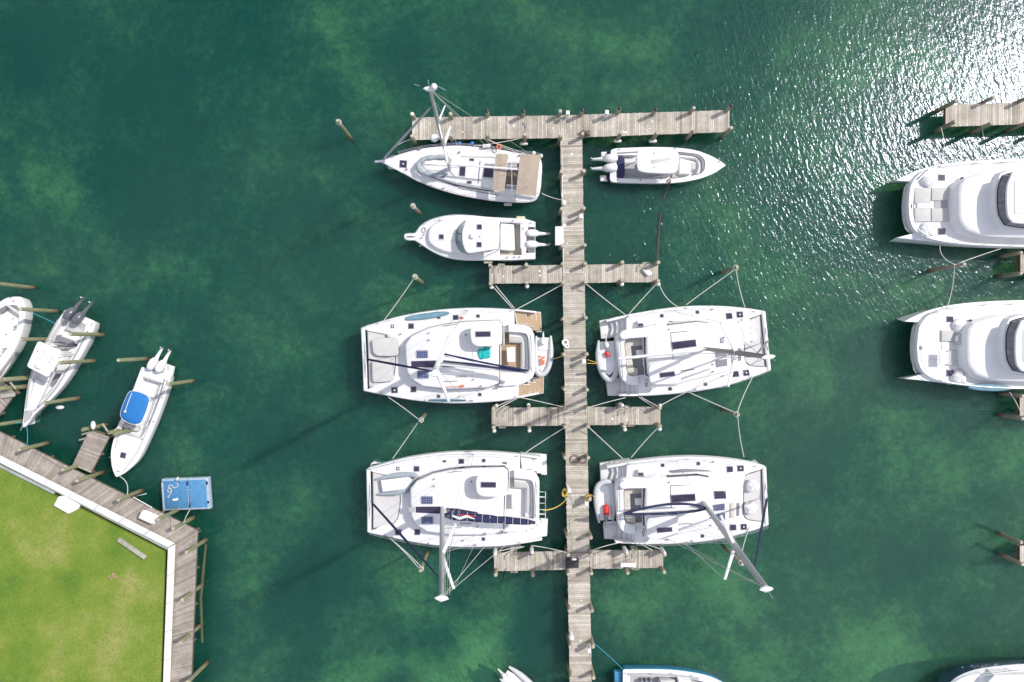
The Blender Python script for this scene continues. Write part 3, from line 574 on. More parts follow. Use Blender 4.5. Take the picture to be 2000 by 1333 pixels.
coil(1122, 897, .42, 2, ropebr, 'thin brown rope loops lying across the walkway above the lowest catamarans', th=.018)
coil(1138, 897, .36, 2, ropebr, 'second looser brown rope loop on the right half of the walkway', th=.018)
# ladders at the finger ends
def ladder(px, py, label, dx=6, out=1):
    t = T('swim_ladder', label, 'ladder', W(px, py)[:2], 'ladders hanging off the finger decks'); 
    for s in (-1, 1):
        mb = MB(); a = W(px + s * dx, py, 1.7); mb.tube([(a.x, a.y, -.5), (a.x, a.y + .02, 1.55), (a.x, a.y + .12 * out, 1.95), (a.x, a.y + .45 * out, 1.95)], .035, 6); t.part('rail', mb, driftw)
    a = W(px - dx, py, 1.5); b = W(px + dx, py, 1.5)
    for k in range(5): mb = MB(); mb.box(((a.x + b.x) / 2, a.y - .02 * out, -.1 + .34 * k), (abs(b.x - a.x), .09, .04)); t.part('rung', mb, driftw)
ladder(981, 836, 'grey ladder at the bottom edge of the middle left finger'); ladder(1233, 833, 'grey ladder at the bottom edge of the middle right finger'); ladder(1004, 1119.5, 'grey ladder at the bottom edge of the lowest left finger')
ladder(1240, 1114, 'grey ladder behind the white bench on the lowest right finger'); ladder(979, 516.5, 'grey ladder at the top edge of the upper left finger', out=-1); ladder(1262, 513.5, 'grey ladder at the top edge of the upper right finger', out=-1)
ladder(1003, 1080, 'rusty brown ladder at the top edge of the lowest left finger', out=-1); ladder(1241, 1076, 'rusty brown ladder at the top edge of the lowest right finger', out=-1)
ladder(988, 798, 'grey ladder at the top edge of the middle left finger', out=-1); ladder(1226, 796.5, 'grey ladder at the top edge of the middle right finger', out=-1)
# fenders hung on finger pilings
def fender(px, py, label, m=fend, z=1.5, r=.15, L=.55, ax='z', n='fender'):
    p = W(px, py, z); mb = MB(); d = {'z': (0, 0, 1), 'x': (1, 0, 0), 'y': (0, 1, 0)}[ax]; d = Vector(d)
    pts = [p + d * (L * t) for t in (-.5, -.44, -.3, .3, .44, .5)]; mb.tube(pts, [r * .35, r * .8, r, r, r * .8, r * .35], 12)
    single(n, label, 'fender', mb, m, 'fenders round the harbour')
for x, y, l in ((960, 561.5, 'white fender on the left corner piling of the upper left finger'), (1029.5, 560, 'white fender on the middle piling of the upper left finger'), (1214.5, 556, 'white fender on the middle piling of the upper right finger'), (1285.5, 556, 'white fender on the right corner piling of the upper right finger'),
                (970, 792.5, 'white fender on the top left corner piling of the middle left finger'), (1032, 791.5, 'white fender on the top middle piling of the middle left finger'), (965.5, 841.5, 'white fender on the bottom left corner piling of the middle left finger'), (1034, 841, 'white fender on the bottom middle piling of the middle left finger'),
                (1220, 839, 'white fender on the bottom middle piling of the middle right finger'), (1288, 838, 'white fender on the bottom right corner piling of the middle right finger'), (1288.5, 792, 'white fender on the top right corner piling of the middle right finger')): fender(x, y, l, z=1.2)
for x, y, l in ((967, 1078, 'tall white fender on the top left corner piling of the lowest left finger'), (1038.5, 1075, 'tall white fender on the top middle piling of the lowest left finger'), (1221, 1074, 'tall white fender on the top middle piling of the lowest right finger'), (1294, 1075.5, 'tall white fender on the top right corner piling of the lowest right finger'),
                (1213, 791, 'tall white fender on the top middle piling of the middle right finger')): fender(x, y, l, z=2.1, L=1.5, r=.15)
for x, y, l in ((1206, 275.5, 'white ring fender below the T head right of the walkway'), (1275, 276, 'second white ring fender below the T head, nearer its right end'), (1023, 281, 'white fender below the T head left of the walkway')): fender(x, y, l, z=.8, L=.62, r=.14, ax='x')

# water pipe, cleats and gull droppings on the main pier
mb = MB(); mb.tube([W(1097, 290, 1.45), W(1099, 400, 1.45), W(1101, 540, 1.45)], .025, 6); main.part('water_pipe', mb, plast)
random.seed(21)
for i in range(22):
    t_ = i / 22; side = i % 2; x = (1095.5 + 19 * t_) if side == 0 else (1137 + 19 * t_) - 1.5; y = 285 + 1040 * t_ + random.uniform(-8, 8); c = W(x, y, ZD)
    mb = MB(); mb.tube([(c.x, c.y - .13, ZD + .07), (c.x, c.y + .13, ZD + .07)], .025, 6); mb.box((c.x, c.y, ZD + .03), (.05, .10, .06)); main.part('cleat', mb, plast)
wet = mat('wet_dark_stain', (0.24, 0.22, 0.19), .6); 
for i in range(34):
    if i < 20: x, y = random.uniform(820, 1415), random.uniform(232, 262)
    else: x, y = random.choice([(random.uniform(1100, 1135), random.uniform(290, 500)), (random.uniform(965, 1090), random.uniform(525, 548)), (random.uniform(1155, 1280), random.uniform(800, 825)), (random.uniform(1112, 1145), random.uniform(1120, 1320))])
    c = W(x, y, ZD); r_ = random.uniform(.03, .09); mb = MB(); n_ = 9; P = [(c.x + r_ * random.uniform(.6, 1.3) * math.cos(a), c.y + r_ * random.uniform(.6, 1.3) * math.sin(a)) for a in [k * 2 * math.pi / n_ for k in range(n_)]]; mb.prism(P, ZD + .002, ZD + .008); main.part('dropping', mb, plast)
# a hose lying along the lower walkway, an extension lead on the T head
mb = MB(); mb.tube(catmull([tuple(W(x, y, 1.43)) for x, y in ((1112, 962), (1120, 990), (1113, 1020), (1118, 1060), (1114, 1085))], 5), .02, 6); single('hose', 'thin pale green hose running down the walkway from the yellow rope coil', 'hose', mb, mat('pale_green_hose', (.35, .5, .38), .6))
mb = MB(); mb.tube(catmull([tuple(W(x, y, 1.43)) for x, y in ((1022, 240), (1027, 250), (1024, 258), (1026, 268))], 5), .05, 6); single('rope_hank', 'dark rope hank draped down the T head below a black capped piling', 'rope', mb, frame)

# ------------------------------------------------------------------ boat helpers
def hatch(t, q, x0, y0, x1, y1, z, ang=0, m=None, name='hatch', latch=False):
    P = rect(q, x0, y0, x1, y1, z, ang); P2 = inset(P, min(.045, .12 * abs(P[1][0] - P[0][0]) + .01))
    o = t.part(name, MB().prism(P, z - .03, z + .025, .008), frame)
    t.part('pane', MB().prism(P2, z, z + .034), m or glass, under=o)
    if latch:
        c = ((P[0][0] + P[2][0]) / 2, (P[0][1] + P[2][1]) / 2); b = MB(); b.tube([(c[0], c[1], z + .03), (c[0], c[1], z + .075)], [.07, .05], 8); t.part('vent', b, gel, under=o)
    return o
def poly_part(t, name, q, pts, z0, z1, m, bev=0.02, rnd=0, under=None, label=None, curved=False):
    P = XY(q, catmull(pts) if curved else pts, z1)
    if rnd: P = round_poly(P, rnd)
    return t.part(name, MB().prism(P, z0, z1, bev), m, under=under, label=label)
def solar_panel(t, P, z):
    o = t.part('solar_panel', MB().prism(P, z - .02, z + .03), frame); t.part('cells', MB().prism(inset(ccw(P), .03), z, z + .036), solar, under=o)
def winch(t, p, r=.075):
    b = MB(); b.tube([p, (p[0], p[1], p[2] + .06), (p[0], p[1], p[2] + .12), (p[0], p[1], p[2] + .17)], [r * 1.25, r * .8, r * .8, r * 1.05], 10); t.part('winch', b, frame)
def cleat(t, p, ang=0, L=.24):
    b = MB(); c, s = math.cos(ang), math.sin(ang); b.tube([(p[0] - c * L / 2, p[1] - s * L / 2, p[2] + .07), (p[0] + c * L / 2, p[1] + s * L / 2, p[2] + .07)], .022, 6)
    b.tube([(p[0] - c * .05, p[1] - s * .05, p[2]), (p[0] - c * .05, p[1] - s * .05, p[2] + .07)], .018, 6); b.tube([(p[0] + c * .05, p[1] + s * .05, p[2]), (p[0] + c * .05, p[1] + s * .05, p[2] + .07)], .018, 6)
    t.part('cleat', b, frame)
def line_part(t, name, pts, r, m, n=6, under=None, flat=1.0): return t.part(name, MB().tube(pts, r, n, flat=flat), m, under=under)
def lifeline(t, P, z, h=.62, every=1.9, r=.011):
    """P: open run of xy points along the deck edge; stanchions as one rail with two wires"""
    L = [0]; P = [Vector(p[:2]) for p in P]
    for a, b in zip(P, P[1:]): L.append(L[-1] + (b - a).length)
    def at(d):
        for i in range(len(P) - 1):
            if L[i + 1] >= d: return P[i].lerp(P[i + 1], (d - L[i]) / max(L[i + 1] - L[i], 1e-6))
        return P[-1]
    n = max(2, round(L[-1] / every)); st = [at(L[-1] * i / n) for i in range(n + 1)]
    b = MB()
    for s in st: b.tube([(s.x, s.y, z), (s.x, s.y, z + h)], .016, 6)
    zz = lambda h: [(p.x, p.y, z + h) for p in P]
    b.tube(zz(h - .01), r, 5); b.tube(zz(h * .52), r, 5); t.part('guard_rail', b, steel)
def outboard(t, base, d, m, z=.9, tilt=.75, sc_=1.0, n='outboard_engine'):
    """tilted-up outboard: base = xy on the transom, d = unit xy pointing aft"""
    bx, by = base; dx, dy = d; nx, ny = -dy, dx
    def pt(a, s, h): return (bx + dx * a * sc_ + nx * s * sc_, by + dy * a * sc_ + ny * s * sc_, z + h * sc_)
    # cowl: rounded loft along the aft axis
    b = MB(); sec = [(-.34, .12, .16, .42), (-.28, .20, .26, .44), (-.05, .245, .32, .42), (.25, .24, .30, .36), (.45, .17, .22, .28), (.52, .09, .12, .24)]; vs = []; fs = []; K = 14
    for a, hw, hh, zc_ in sec:
        for k in range(K):
            th = 2 * math.pi * k / K; c, s = math.cos(th), math.sin(th); vs.append(pt(a, hw * (abs(c) ** .7) * (1 if c > 0 else -1), zc_ + hh * (abs(s) ** .7) * (1 if s > 0 else -1)))
    for i in range(len(sec) - 1):
        for k in range(K): l = (k + 1) % K; fs.append((i * K + k, i * K + l, (i + 1) * K + l, (i + 1) * K + k))
    fs += [tuple(reversed(range(K))), tuple((len(sec) - 1) * K + k for k in range(K))]; b.add(vs, fs)
    o = t.part(n, b, m, angle=60)
    g = MB(); g.loft([([pt(a, s, 0)[:2] for a, s in ((-.36, -.16), (.0, -.17), (.0, .17), (-.36, .16))][::(1 if area([pt(a, s, 0)[:2] for a, s in ((-.36, -.16), (.0, -.17), (.0, .17), (-.36, .16))]) > 0 else -1)], zz) for zz in (z - .35 * sc_, z + .12 * sc_)]); t.part('bracket', g, frame, under=o)
    l = MB(); l.tube([pt(.35, 0, .22), pt(.7, 0, .18), pt(1.0, 0, .10), pt(1.22, 0, .06)], [.15 * sc_, .115 * sc_, .085 * sc_, .07 * sc_], 10, flat=1.2); t.part('leg', l, m, under=o)
    gc = MB(); gc.tube([pt(1.24, 0, .34), pt(1.22, 0, .2), pt(1.26, 0, -.05)], [.04 * sc_, .075 * sc_, .03 * sc_], 8)
    for k in range(3):
        a = 2 * math.pi * k / 3 + .5; c0 = pt(1.24, 0, .36); gc.add([c0, pt(1.22 + .03, .17 * math.cos(a) - .06 * math.sin(a), .36 + .17 * math.sin(a) + .06 * math.cos(a)), pt(1.28, .20 * math.cos(a), .38 + .20 * math.sin(a)), pt(1.24, .17 * math.cos(a) + .07 * math.sin(a), .36 + .17 * math.sin(a) - .07 * math.cos(a))], [(0, 1, 2, 3)])
    gc.ball(pt(1.26, 0, .34), .06 * sc_, 8, 6); t.part('propeller', gc, steel, under=o)
def open_hull(t, out, inn, zg, zf, m, wl=.22, zb=-.35, floor_m=None, n=120, bow_idx=0, top_m=None):
    """hull with a sunk cockpit: outer outline, inner outline (both start at the bow), gunwale height, sole height"""
    O = resample(ccw(out), n); I = resample(ccw(inn), n); O2 = inset(O, wl); O3 = inset(O, wl * .45)
    # line the inner ring up with the outer one
    best = min(range(n), key=lambda k: sum((O[i][0] - I[(i + k) % n][0]) ** 2 + (O[i][1] - I[(i + k) % n][1]) ** 2 for i in range(0, n, 6))); I = [I[(i + best) % n] for i in range(n)]
    zl = zg if not callable(zg) else None
    t.part('hull', MB().loft([(O2, zb), (O3, .12), (O, zg - .16), (O, zg - .04), (inset(O, .02), zg), ], cap1=False), m, angle=50)
    t.part('gunwale', MB().loft([(inset(O, .02), zg + .001), (I, zg + .001), (I, zg - .05), (I, zf)], cap0=False, cap1=False), top_m or gel, angle=40)
    t.part('cockpit_sole', MB().loft([(inset(I, -.01), zf - .04), (inset(I, -.01), zf)]), floor_m or nonskid)
    return O, I
def sag(a, b, s=.25, n=10):
    a, b = Vector(a), Vector(b); return [tuple(a.lerp(b, i / n) - Vector((0, 0, 4 * s * (i / n) * (1 - i / n)))) for i in range(n + 1)]
def mooring(a, b, label, s=.2, m=None, r=.03, bend=0):
    a, b = Vector(a), Vector(b); P = sag(a, b, s)
    if bend:
        d = Vector((b.y - a.y, a.x - b.x, 0)).normalized(); P = [tuple(Vector(p) + d * bend * 4 * (i / 10) * (1 - i / 10)) for i, p in enumerate(P)]
    mb = MB(); mb.tube(P, r, 6); single('mooring_line', label, 'mooring line', mb, m or rope, 'mooring lines')
def RIB(name, label, q, tube, r, floor, z, m=hyp, floor_m=None, eng=None, engdir=(0, 1), em=None, extra=None, group='inflatable dinghies'):
    """inflatable: one tube round the bow, floor, engine"""
    c = q(sum(p[0] for p in tube) / len(tube), sum(p[1] for p in tube) / len(tube), z); t = T(name, label, 'dinghy', (c.x, c.y, z), group)
    pts = [tuple(q(x, y, z)) for x, y in tube]; pts = catmull(pts, 6); n = len(pts)
    rr = [r * min(1, .35 + 2.2 * min(i, n - 1 - i) / n * 2.2) for i in range(n)]
    t.part('tube', MB().tube(pts, rr, 14), m, angle=60)
    t.part('hull', MB().loft([(inset(ccw(XY(q, floor, z)), .25), z - .35), (inset(ccw(XY(q, floor, z)), .02), z - .1), (ccw(XY(q, floor, z)), z - .04)]), floor_m or gelb)
    if eng:
        e = q(*eng, z); outboard(t, (e.x, e.y), engdir, em or gel, z=z + .1, sc_=.62)
    return t

# ------------------------------------------------------------------ sailing catamarans of the left pair
def mast_set(t, base, top, r, m, spread, chain, fore, boom_end=None, rake_spr=None, foresail=navy, fs_r=.075, mirror=None, boomr=.11, sz=.55):
    """mast with spreaders, shrouds and furled headsail. spread=(length, aft vector xy, side vector xy)"""
    b, tp = Vector(base), Vector(top)
    pts = [b.lerp(tp, i / 8) for i in range(9)]
    t.part('mast', MB().tube(pts, [r * (1 if i < 7 else .85) for i in range(9)], 14, flat=.7), m, angle=60)
    mh = MB(); a3 = Vector((*spread[1], 0)); s3 = Vector((*spread[2], 0)); P_ = [tuple((tp + a3 * (.31 * math.cos(k * math.pi / 8)) + s3 * (.12 * math.sin(k * math.pi / 8)))[:2]) for k in range(16)]; mh.prism(P_, tp.z - .05, tp.z + .10, .03)
    ax, sx = spread[1], spread[2]
    mh.tube([tp + Vector((*ax, 0)) * -.35, tp + Vector((*ax, 0)) * .35 + Vector((0, 0, .1))], .03, 6); mh.tube([tp + Vector((0, 0, .1)), tp + Vector((sx[0] * .15, sx[1] * .15, .9))], .012, 5); t.part('masthead', mh, gel)
    sp = b.lerp(tp, spread[0]); tips = []
    for s in (1, -1):
        tip = sp + Vector((ax[0] * spread[3] + sx[0] * spread[4] * s, ax[1] * spread[3] + sx[1] * spread[4] * s, .12)); tips.append(tip)
        t.part('spreader', MB().tube([sp, tip], [.12, .08], 8, flat=.5), gel)
    for k, ch in enumerate(chain):
        c = Vector(ch); tip = tips[k % 2]; t.part('shroud', MB().tube([b.lerp(tp, .93), tip, c], .014, 5), steel); t.part('shroud', MB().tube([b.lerp(tp, spread[0] * .96), c + Vector((ax[0] * -.3, ax[1] * -.3, 0))], .012, 5), steel)
    f0, f1 = Vector(fore), b.lerp(tp, .86); t.part('furled_headsail', MB().tube([f0.lerp(f1, .02), f0.lerp(f1, .06), f0.lerp(f1, .5), f0.lerp(f1, .93), f0.lerp(f1, .97)], [.03, fs_r, fs_r, fs_r * .6, .02], 8), foresail); t.part('forestay', MB().tube([f0, f0.lerp(f1, .03)], .02, 5), steel); t.part('forestay', MB().tube([f0.lerp(f1, .96), f1], .015, 5), steel)
    return tips

def cat_left(low):
    q = Z(700, 580, 4.762)
    lab = 'white sailing catamaran with navy sail bag and dinghy on its foredeck, left of the pier' if low else 'white sailing catamaran with teak stern steps and teal towel, left of the pier'
    at = q(840, 560); t = T('sailing_catamaran', lab, 'catamaran', (at.x, at.y, 0), 'sailing catamarans moored at the pier')
    zd = 1.9; stm = gel if low else teak
    top = [(30, 285), (250, 215), (450, 165), (700, 125), (950, 105), (1200, 103), (1450, 116)]; bot = [(1480, 945), (1300, 973), (1000, 990), (750, 985), (500, 960), (250, 915), (55, 880)]
    O = segs([(85, 318), (30, 285)], top, [(1450, 116), (1452, 255)], [(1452, 255), (1500, 262), (1560, 275)], [(1560, 275), (1300, 275)], [(1300, 275), (1300, 800)], [(1300, 800), (1540, 800)], [(1540, 800), (1490, 822)], [(1490, 822), (1480, 945)], bot, [(55, 880), (102, 852)], [(102, 852), (200, 835), (285, 800)], [(285, 800), (330, 735)], [(330, 735), (345, 640), (345, 520), (300, 372)], [(300, 372), (270, 355), (85, 318)])
    t.part('deck', MB().prism(XY(q, O, zd), 1.0, zd, .05), gel, angle=50)
    for pts in ([(330, 240), (450, 205), (700, 160), (950, 140), (1200, 138), (1420, 150), (1420, 205), (1200, 208), (950, 215), (700, 242), (540, 280), (350, 300)], [(330, 915), (500, 935), (750, 962), (1000, 966), (1300, 948), (1440, 922), (1440, 880), (1300, 892), (1000, 905), (800, 905), (600, 885), (430, 830), (340, 830)]): t.part('deck_tread', MB().prism(XY(q, pts, zd), zd - .01, zd + .005), nonskid)
    # hulls
    H1 = segs(top, [(1450, 116), (1600, 127), (1695, 138)], [(1695, 138), (1705, 330)], [(1705, 330), (1200, 330), (700, 330), (250, 322), (30, 287)])
    H2 = segs([(1725, 740), (1725, 903)], [(1725, 903), (1600, 930), (1480, 945)], bot, [(55, 880), (250, 800), (700, 760), (1200, 740), (1725, 740)])
    for Hh in (H1, H2):
        P = ccw(XY(q, Hh, 1.2)); t.part('hull', MB().loft([(inset(P, .42), -.5), (inset(P, .30), .05), (inset(P, .10), .62), ]), gelb, angle=60)
    for part, x0 in ((top, 0), (bot, 1)):
        pass
    # topsides up to the deck, forward of the steps
    U1 = segs(top, [(1450, 116), (1452, 330)], [(1452, 330), (1200, 330), (700, 330), (250, 322), (30, 287)]); U2 = segs([(1480, 740), (1480, 945)], bot, [(55, 880), (250, 800), (700, 760), (1200, 740), (1480, 740)])
    for Hh in (U1, U2):
        P = ccw(XY(q, Hh, zd)); t.part('topside', MB().loft([(inset(P, .10), .61), (inset(P, .04), 1.3), (inset(P, .004), zd - .045)]), gel, angle=60)
    # stern steps: three treads and a bathing platform on each hull
    for k, (xa, xb, z1) in enumerate(((1452, 1558, 1.55), (1540, 1610, 1.2), (1590, 1650, .88), (1630, 1700, .62))):
        y0 = 125 + 3 * k; y1 = 258 + 26 * k
        P = [(xa, y0), (xb, y0 + 4), (xb + 8, (y0 + y1) / 2), (xb + 22, y1), (xa + 18, y1)] if k < 3 else [(xa, y0 + 2), (1697, y0 + 8), (1705, 330), (xa + 20, 330), (xa + 16, 250)]
        o = poly_part(t, 'stern_step', q, P, .3, z1, gel); poly_part(t, 'tread', q, [(x + (8 if i in (0, 3, 4) else -3), y + (6 if i < 2 else -5)) for i, (x, y) in enumerate(P)], z1 - .01, z1 + .012, stm, 0, under=o)
        y0 = 938 - 9 * k; y1 = 815 - 22 * k
        P = [(xa + 26, y0), (xb + 26, y0 - 12), (xb + 36, (y0 + y1) / 2), (xb + 40, y1), (xa + 36, y1)] if k < 3 else [(xa + 26, y0 - 2), (1722, y0 - 12), (1725, 742), (xa + 30, 742), (xa + 36, 820)]
        o = poly_part(t, 'stern_step', q, P, .3, z1, gel); poly_part(t, 'tread', q, [(x + (8 if i in (0, 3, 4) else -3), y - (6 if i < 2 else -5)) for i, (x, y) in enumerate(P)], z1 - .01, z1 + .012, stm, 0, under=o)
    poly_part(t, 'quarter_coaming', q, [(1452, 113), (1645, 134), (1645, 150), (1452, 130)], .6, 1.92, gel, .03); poly_part(t, 'quarter_coaming', q, [(1480, 928), (1675, 890), (1675, 908), (1480, 946)], .6, 1.92, gel, .03)
    # cockpit
    ck = [(1302, 277), (1560, 277), (1595, 292), (1632, 350), (1640, 690), (1600, 770), (1540, 798), (1302, 798)]
    poly_part(t, 'cockpit_sole', q, ck, .9, 1.42, stm, 0)
    poly_part(t, 'cockpit_coaming', q, segs([(1392, 258), (1545, 262)], [(1545, 262), (1600, 292), (1635, 352)], [(1635, 352), (1642, 690)], [(1642, 690), (1618, 752), (1545, 800)], [(1545, 800), (1480, 822)], [(1480, 822), (1302, 838)], [(1302, 838), (1302, 700)], [(1302, 700), (1590, 704)], [(1590, 704), (1590, 660)], [(1590, 660), (1580, 400)], [(1580, 400), (1560, 350), (1510, 335)], [(1510, 335), (1394, 330)]), 1.2, 2.32, gel, .05)
    poly_part(t, 'cockpit_seat', q, segs([(1400, 332), (1505, 338)], [(1505, 338), (1555, 355), (1576, 402)], [(1576, 402), (1586, 700)], [(1586, 700), (1510, 698)], [(1510, 698), (1510, 430)], [(1510, 430), (1400, 425)]), 1.4, 1.86, gel, .04)
    poly_part(t, 'seat_cushion', q, segs([(1402, 370), (1500, 372)], [(1500, 372), (1535, 385), (1552, 420)], [(1552, 420), (1560, 660)], [(1560, 660), (1520, 658)], [(1520, 658), (1518, 425)], [(1518, 425), (1402, 415)]), 1.8, 1.93, cushion, .03)
    poly_part(t, 'table', q, [(1378, 472), (1455, 468), (1458, 605), (1382, 608)], 2.05, 2.12, gel, .02); poly_part(t, 'table_leg', q, [(1408, 520), (1428, 520), (1428, 550), (1408, 550)], 1.4, 2.06, gel, 0)
    # coachroof
    rf = [(440, 560), (437, 440), (495, 368), (640, 300), (800, 262), (1000, 238), (1300, 226), (1330, 250), (1330, 430), (1300, 440), (1300, 800), (1200, 842), (850, 857), (600, 832), (492, 768), (450, 690), (446, 620)]
    P = ccw(XY(q, rf, 2.9)); t.part('coachroof', MB().loft([(inset(P, -.22), zd - .02), (inset(P, -.14), zd + .25), (inset(P, -.04), 2.72), (inset(P, .0), 2.82), (inset(P, .12), 2.9)]), gel, angle=40)
    t.part('saloon_window', MB().loft([(inset(P, -.142), zd + .30), (inset(P, -.078), 2.62)], cap0=False, cap1=False), glass)
    poly_part(t, 'roof_slot', q, [(490, 600), (718, 592), (722, 660), (492, 655)], 2.88, 2.915, glass, 0); poly_part(t, 'roof_slot', q, [(775, 604), (870, 606), (1070, 636), (1070, 648), (780, 660)], 2.88, 2.917, glass, 0)
    poly_part(t, 'roof_window', q, [(425, 604), (484, 602), (486, 654), (430, 652)], 2.5, 2.914, greyfl, 0) if low else None
    for y in (260, 780): line_part(t, 'track', [q(780, y + 12, 2.93), q(920, y - (4 if y < 500 else -4), 2.93)], .018, black)
    line_part(t, 'traveller', [q(905, 745, 2.95), q(1010, 744, 2.95)], .03, frame); line_part(t, 'sheet_line', [q(1060, 745, 2.95), q(1065, 480, 2.95)], .012, rope)
    for x, y in ((655, 402), (1000, 352), (1070, 770), (392, 348), (1140, 830), (655, 338)): winch(t, q(x, y, 2.9 if x > 450 else zd), .06)
    solar_panel(t, rect(q, 540, 499, 646, 570, 2.95, 1.5), 2.95); solar_panel(t, rect(q, 548, 690, 654, 761, 2.95, 1.5), 2.95)
    # helm station under its hardtop
    hp = XY(q, [(1040, 352), (1042, 285), (1098, 243), (1328, 240), (1338, 300), (1336, 440), (1300, 452), (1262, 462), (1100, 462), (1052, 430)], 4.0); hp = round_poly(hp, .35)
    o = t.part('helm_roof', MB().prism(hp, 3.90, 4.02, .05), gel)
    PP = rect(q, 1086, 320, 1232, 376, 4.04, 1); o2 = t.part('roof_light', MB().prism(PP, 4.0, 4.045), frame, under=o)
    for k in range(2):
        a = [(PP[0][0] + (PP[1][0] - PP[0][0]) * (f)) for f in (.03 + .49 * k, .48 + .49 * k)]; t.part('pane', MB().prism([(a[0], PP[0][1] + .05), (a[1], PP[0][1] + .05), (a[1], PP[2][1] - .05), (a[0], PP[2][1] - .05)], 4.03, 4.055), glass, under=o) if False else None
    t.part('light_pane', MB().prism(inset(ccw(PP), .05), 4.03, 4.055), glass, under=o)
    for x, y in ((1065, 300), (1065, 425), (1310, 262), (1310, 430)): p = q(x, y, 3.9); b = MB(); b.tube([(p.x, p.y, 2.5 if x > 1200 else 2.85), (p.x, p.y, 3.92)], .03, 8); t.part('roof_post', b, steel)
    poly_part(t, 'helm_seat', q, [(1262, 278), (1320, 278), (1322, 415), (1264, 415)], 2.4, 3.0, cushion, .04); poly_part(t, 'helm_console', q, [(1090, 285), (1150, 275), (1155, 420), (1095, 420)], 2.7, 3.25, gel, .05)
    b = MB(); c = q(1195, 345, 3.2); b.tube([(c.x, c.y + .35 * math.cos(a), c.z + .35 * math.sin(a)) for a in [i * math.pi / 8 for i in range(17)]], .02, 6, caps=False); t.part('steering_wheel', b, steel)
    line_part(t, 'davit', [q(1600, 345, 2.3), q(1610, 400, 2.45), q(1606, 640, 2.45), q(1614, 700, 2.3)], .03, steel)
    # deck hatches
    for r_ in ((300, 258, 333, 293), (463, 247, 518, 300), (730, 185, 765, 208), (878, 168, 932, 218), (1095, 163, 1131, 197), (305, 840, 368, 898), (485, 835, 540, 890), (728, 910, 763, 942), (1112, 893, 1147, 927)):
        hatch(t, q, *r_, zd, 1.5, latch=(r_[0] in (305, 300)))
    if low: hatch(t, q, 1285, 188, 1330, 222, zd)
    hatch(t, q, 1292, 828, 1348, 842, 2.4); hatch(t, q, 1218, 219, 1268, 229, 2.4)
    for x, y, a in ((175, 250, .3), (1420, 130, 0), (1455, 930, .2), (215, 900, -.3), (1005, 125, 0), (1045, 965, 0)): cleat(t, q(x, y, zd), a)
    for x, y in ((1525, 820), (620, 962), (940, 928), (1060, 968)): winch(t, q(x, y, zd), .05)
    # side gates, deck lines
    lifeline(t, XY(q, catmull([(60, 282), (250, 222), (450, 172), (700, 132), (950, 112), (1200, 110), (1440, 122)], 3), zd), zd); lifeline(t, XY(q, catmull([(85, 873), (250, 908), (500, 953), (750, 978), (1000, 983), (1300, 966), (1470, 938)], 3), zd), zd)
    # crossbeam, pulpits, trampoline
    bm = [q(42, 290, 1.85), q(52, 500, 1.92), q(60, 650, 1.92), q(66, 872, 1.85)]; t.part('crossbeam', MB().tube(bm, .16, 12, flat=.8), gel, angle=60)
    line_part(t, 'seagull_striker', [q(50, 380, 1.95), q(70, 582, 2.25), q(62, 780, 1.95)], .035, steel)
    poly_part(t, 'trampoline', q, [(82, 312), (275, 357), (298, 374), (345, 522), (345, 640), (330, 733), (284, 798), (200, 833), (100, 850)], 1.72, 1.76, netm, 0)
    tr = [q(84, 314, 1.8), q(275, 352, 1.8), q(300, 375, 1.8)]; line_part(t, 'lashing', tr, .035, black if not low else frame); line_part(t, 'lashing', [q(100, 842, 1.8), q(205, 828, 1.8), q(286, 795, 1.8)], .03, black)
    line_part(t, 'lashing', [q(84, 318, 1.8), q(96, 580, 1.8), q(101, 842, 1.8)], .03, midgrey)
    if not low:
        poly_part(t, 'beam_bolster', q, [(262, 345), (300, 352), (308, 378), (285, 385), (265, 368)], 1.76, 2.0, cushion, .03)
    # transom gangway rail on the lower boat
    if low:
        for k in range(2): line_part(t, 'gangway_rail', [q(1640, 455 + 45 * k, 2.0), q(1695, 455 + 45 * k, 2.0), q(1700, 700 - 45 * k, 2.0), q(1640, 705 - 45 * k, 2.0)], .026, gel)
        for y in (505, 560, 620, 665): line_part(t, 'gangway_rail', [q(1640, y, 2.0), q(1700, y, 2.0)], .018, gel)
    # rig
    if low:
        b0, t0 = (-.13 * 0 + q(840, 645, 2.95).x, q(840, 645, 2.95).y, 2.9), None
    m0 = q(738, 618, 2.9); b0 = Vector((m0.x, m0.y, 2.9)); tp = b0 + Vector((1.75, .05, 18.0))
    ch = [q(1020, 128, 1.95), q(1045, 968, 1.95)]
    mast_set(t, b0, tp, .235, alu if low else gelb, (.62, (1, 0), (0, 1), .75, 1.9), ch, q(70, 580, 2.1), fs_r=.08)
    b = MB(); b.ball((b0.x + .45, b0.y - .1, 7.2), .2); t.part('radar_dome', b, gel) if low else None
    e = q(1590, 700 if not low else 662, 4.6)
    g = b0 + Vector((.25, 0, 1.35)); t.part('boom', MB().tube([g, Vector((e.x, e.y, 4.55))], .13, 10), gel, angle=60)
    if low:
        d = Vector((e.x, e.y, 4.9)) - (g + Vector((0, 0, .3))); pts = [g + Vector((.1, 0, .35)) + d * (i / 12) for i in range(13)]
        t.part('sail_bag', MB().tube(pts, [.16] + [.30 + random.uniform(-.03, .03) for _ in range(6)] + [.26 + random.uniform(-.03, .03) for _ in range(4)] + [.2, .1], 10, flat=1.2), navy)
        for i in range(1, 12):
            p = pts[i]; t.part('bag_lace', MB().tube([p + Vector((0, -.33, .0)), p + Vector((0, -.2, .33)), p + Vector((0, .2, .33)), p + Vector((0, .33, 0))], .018, 5), rope)
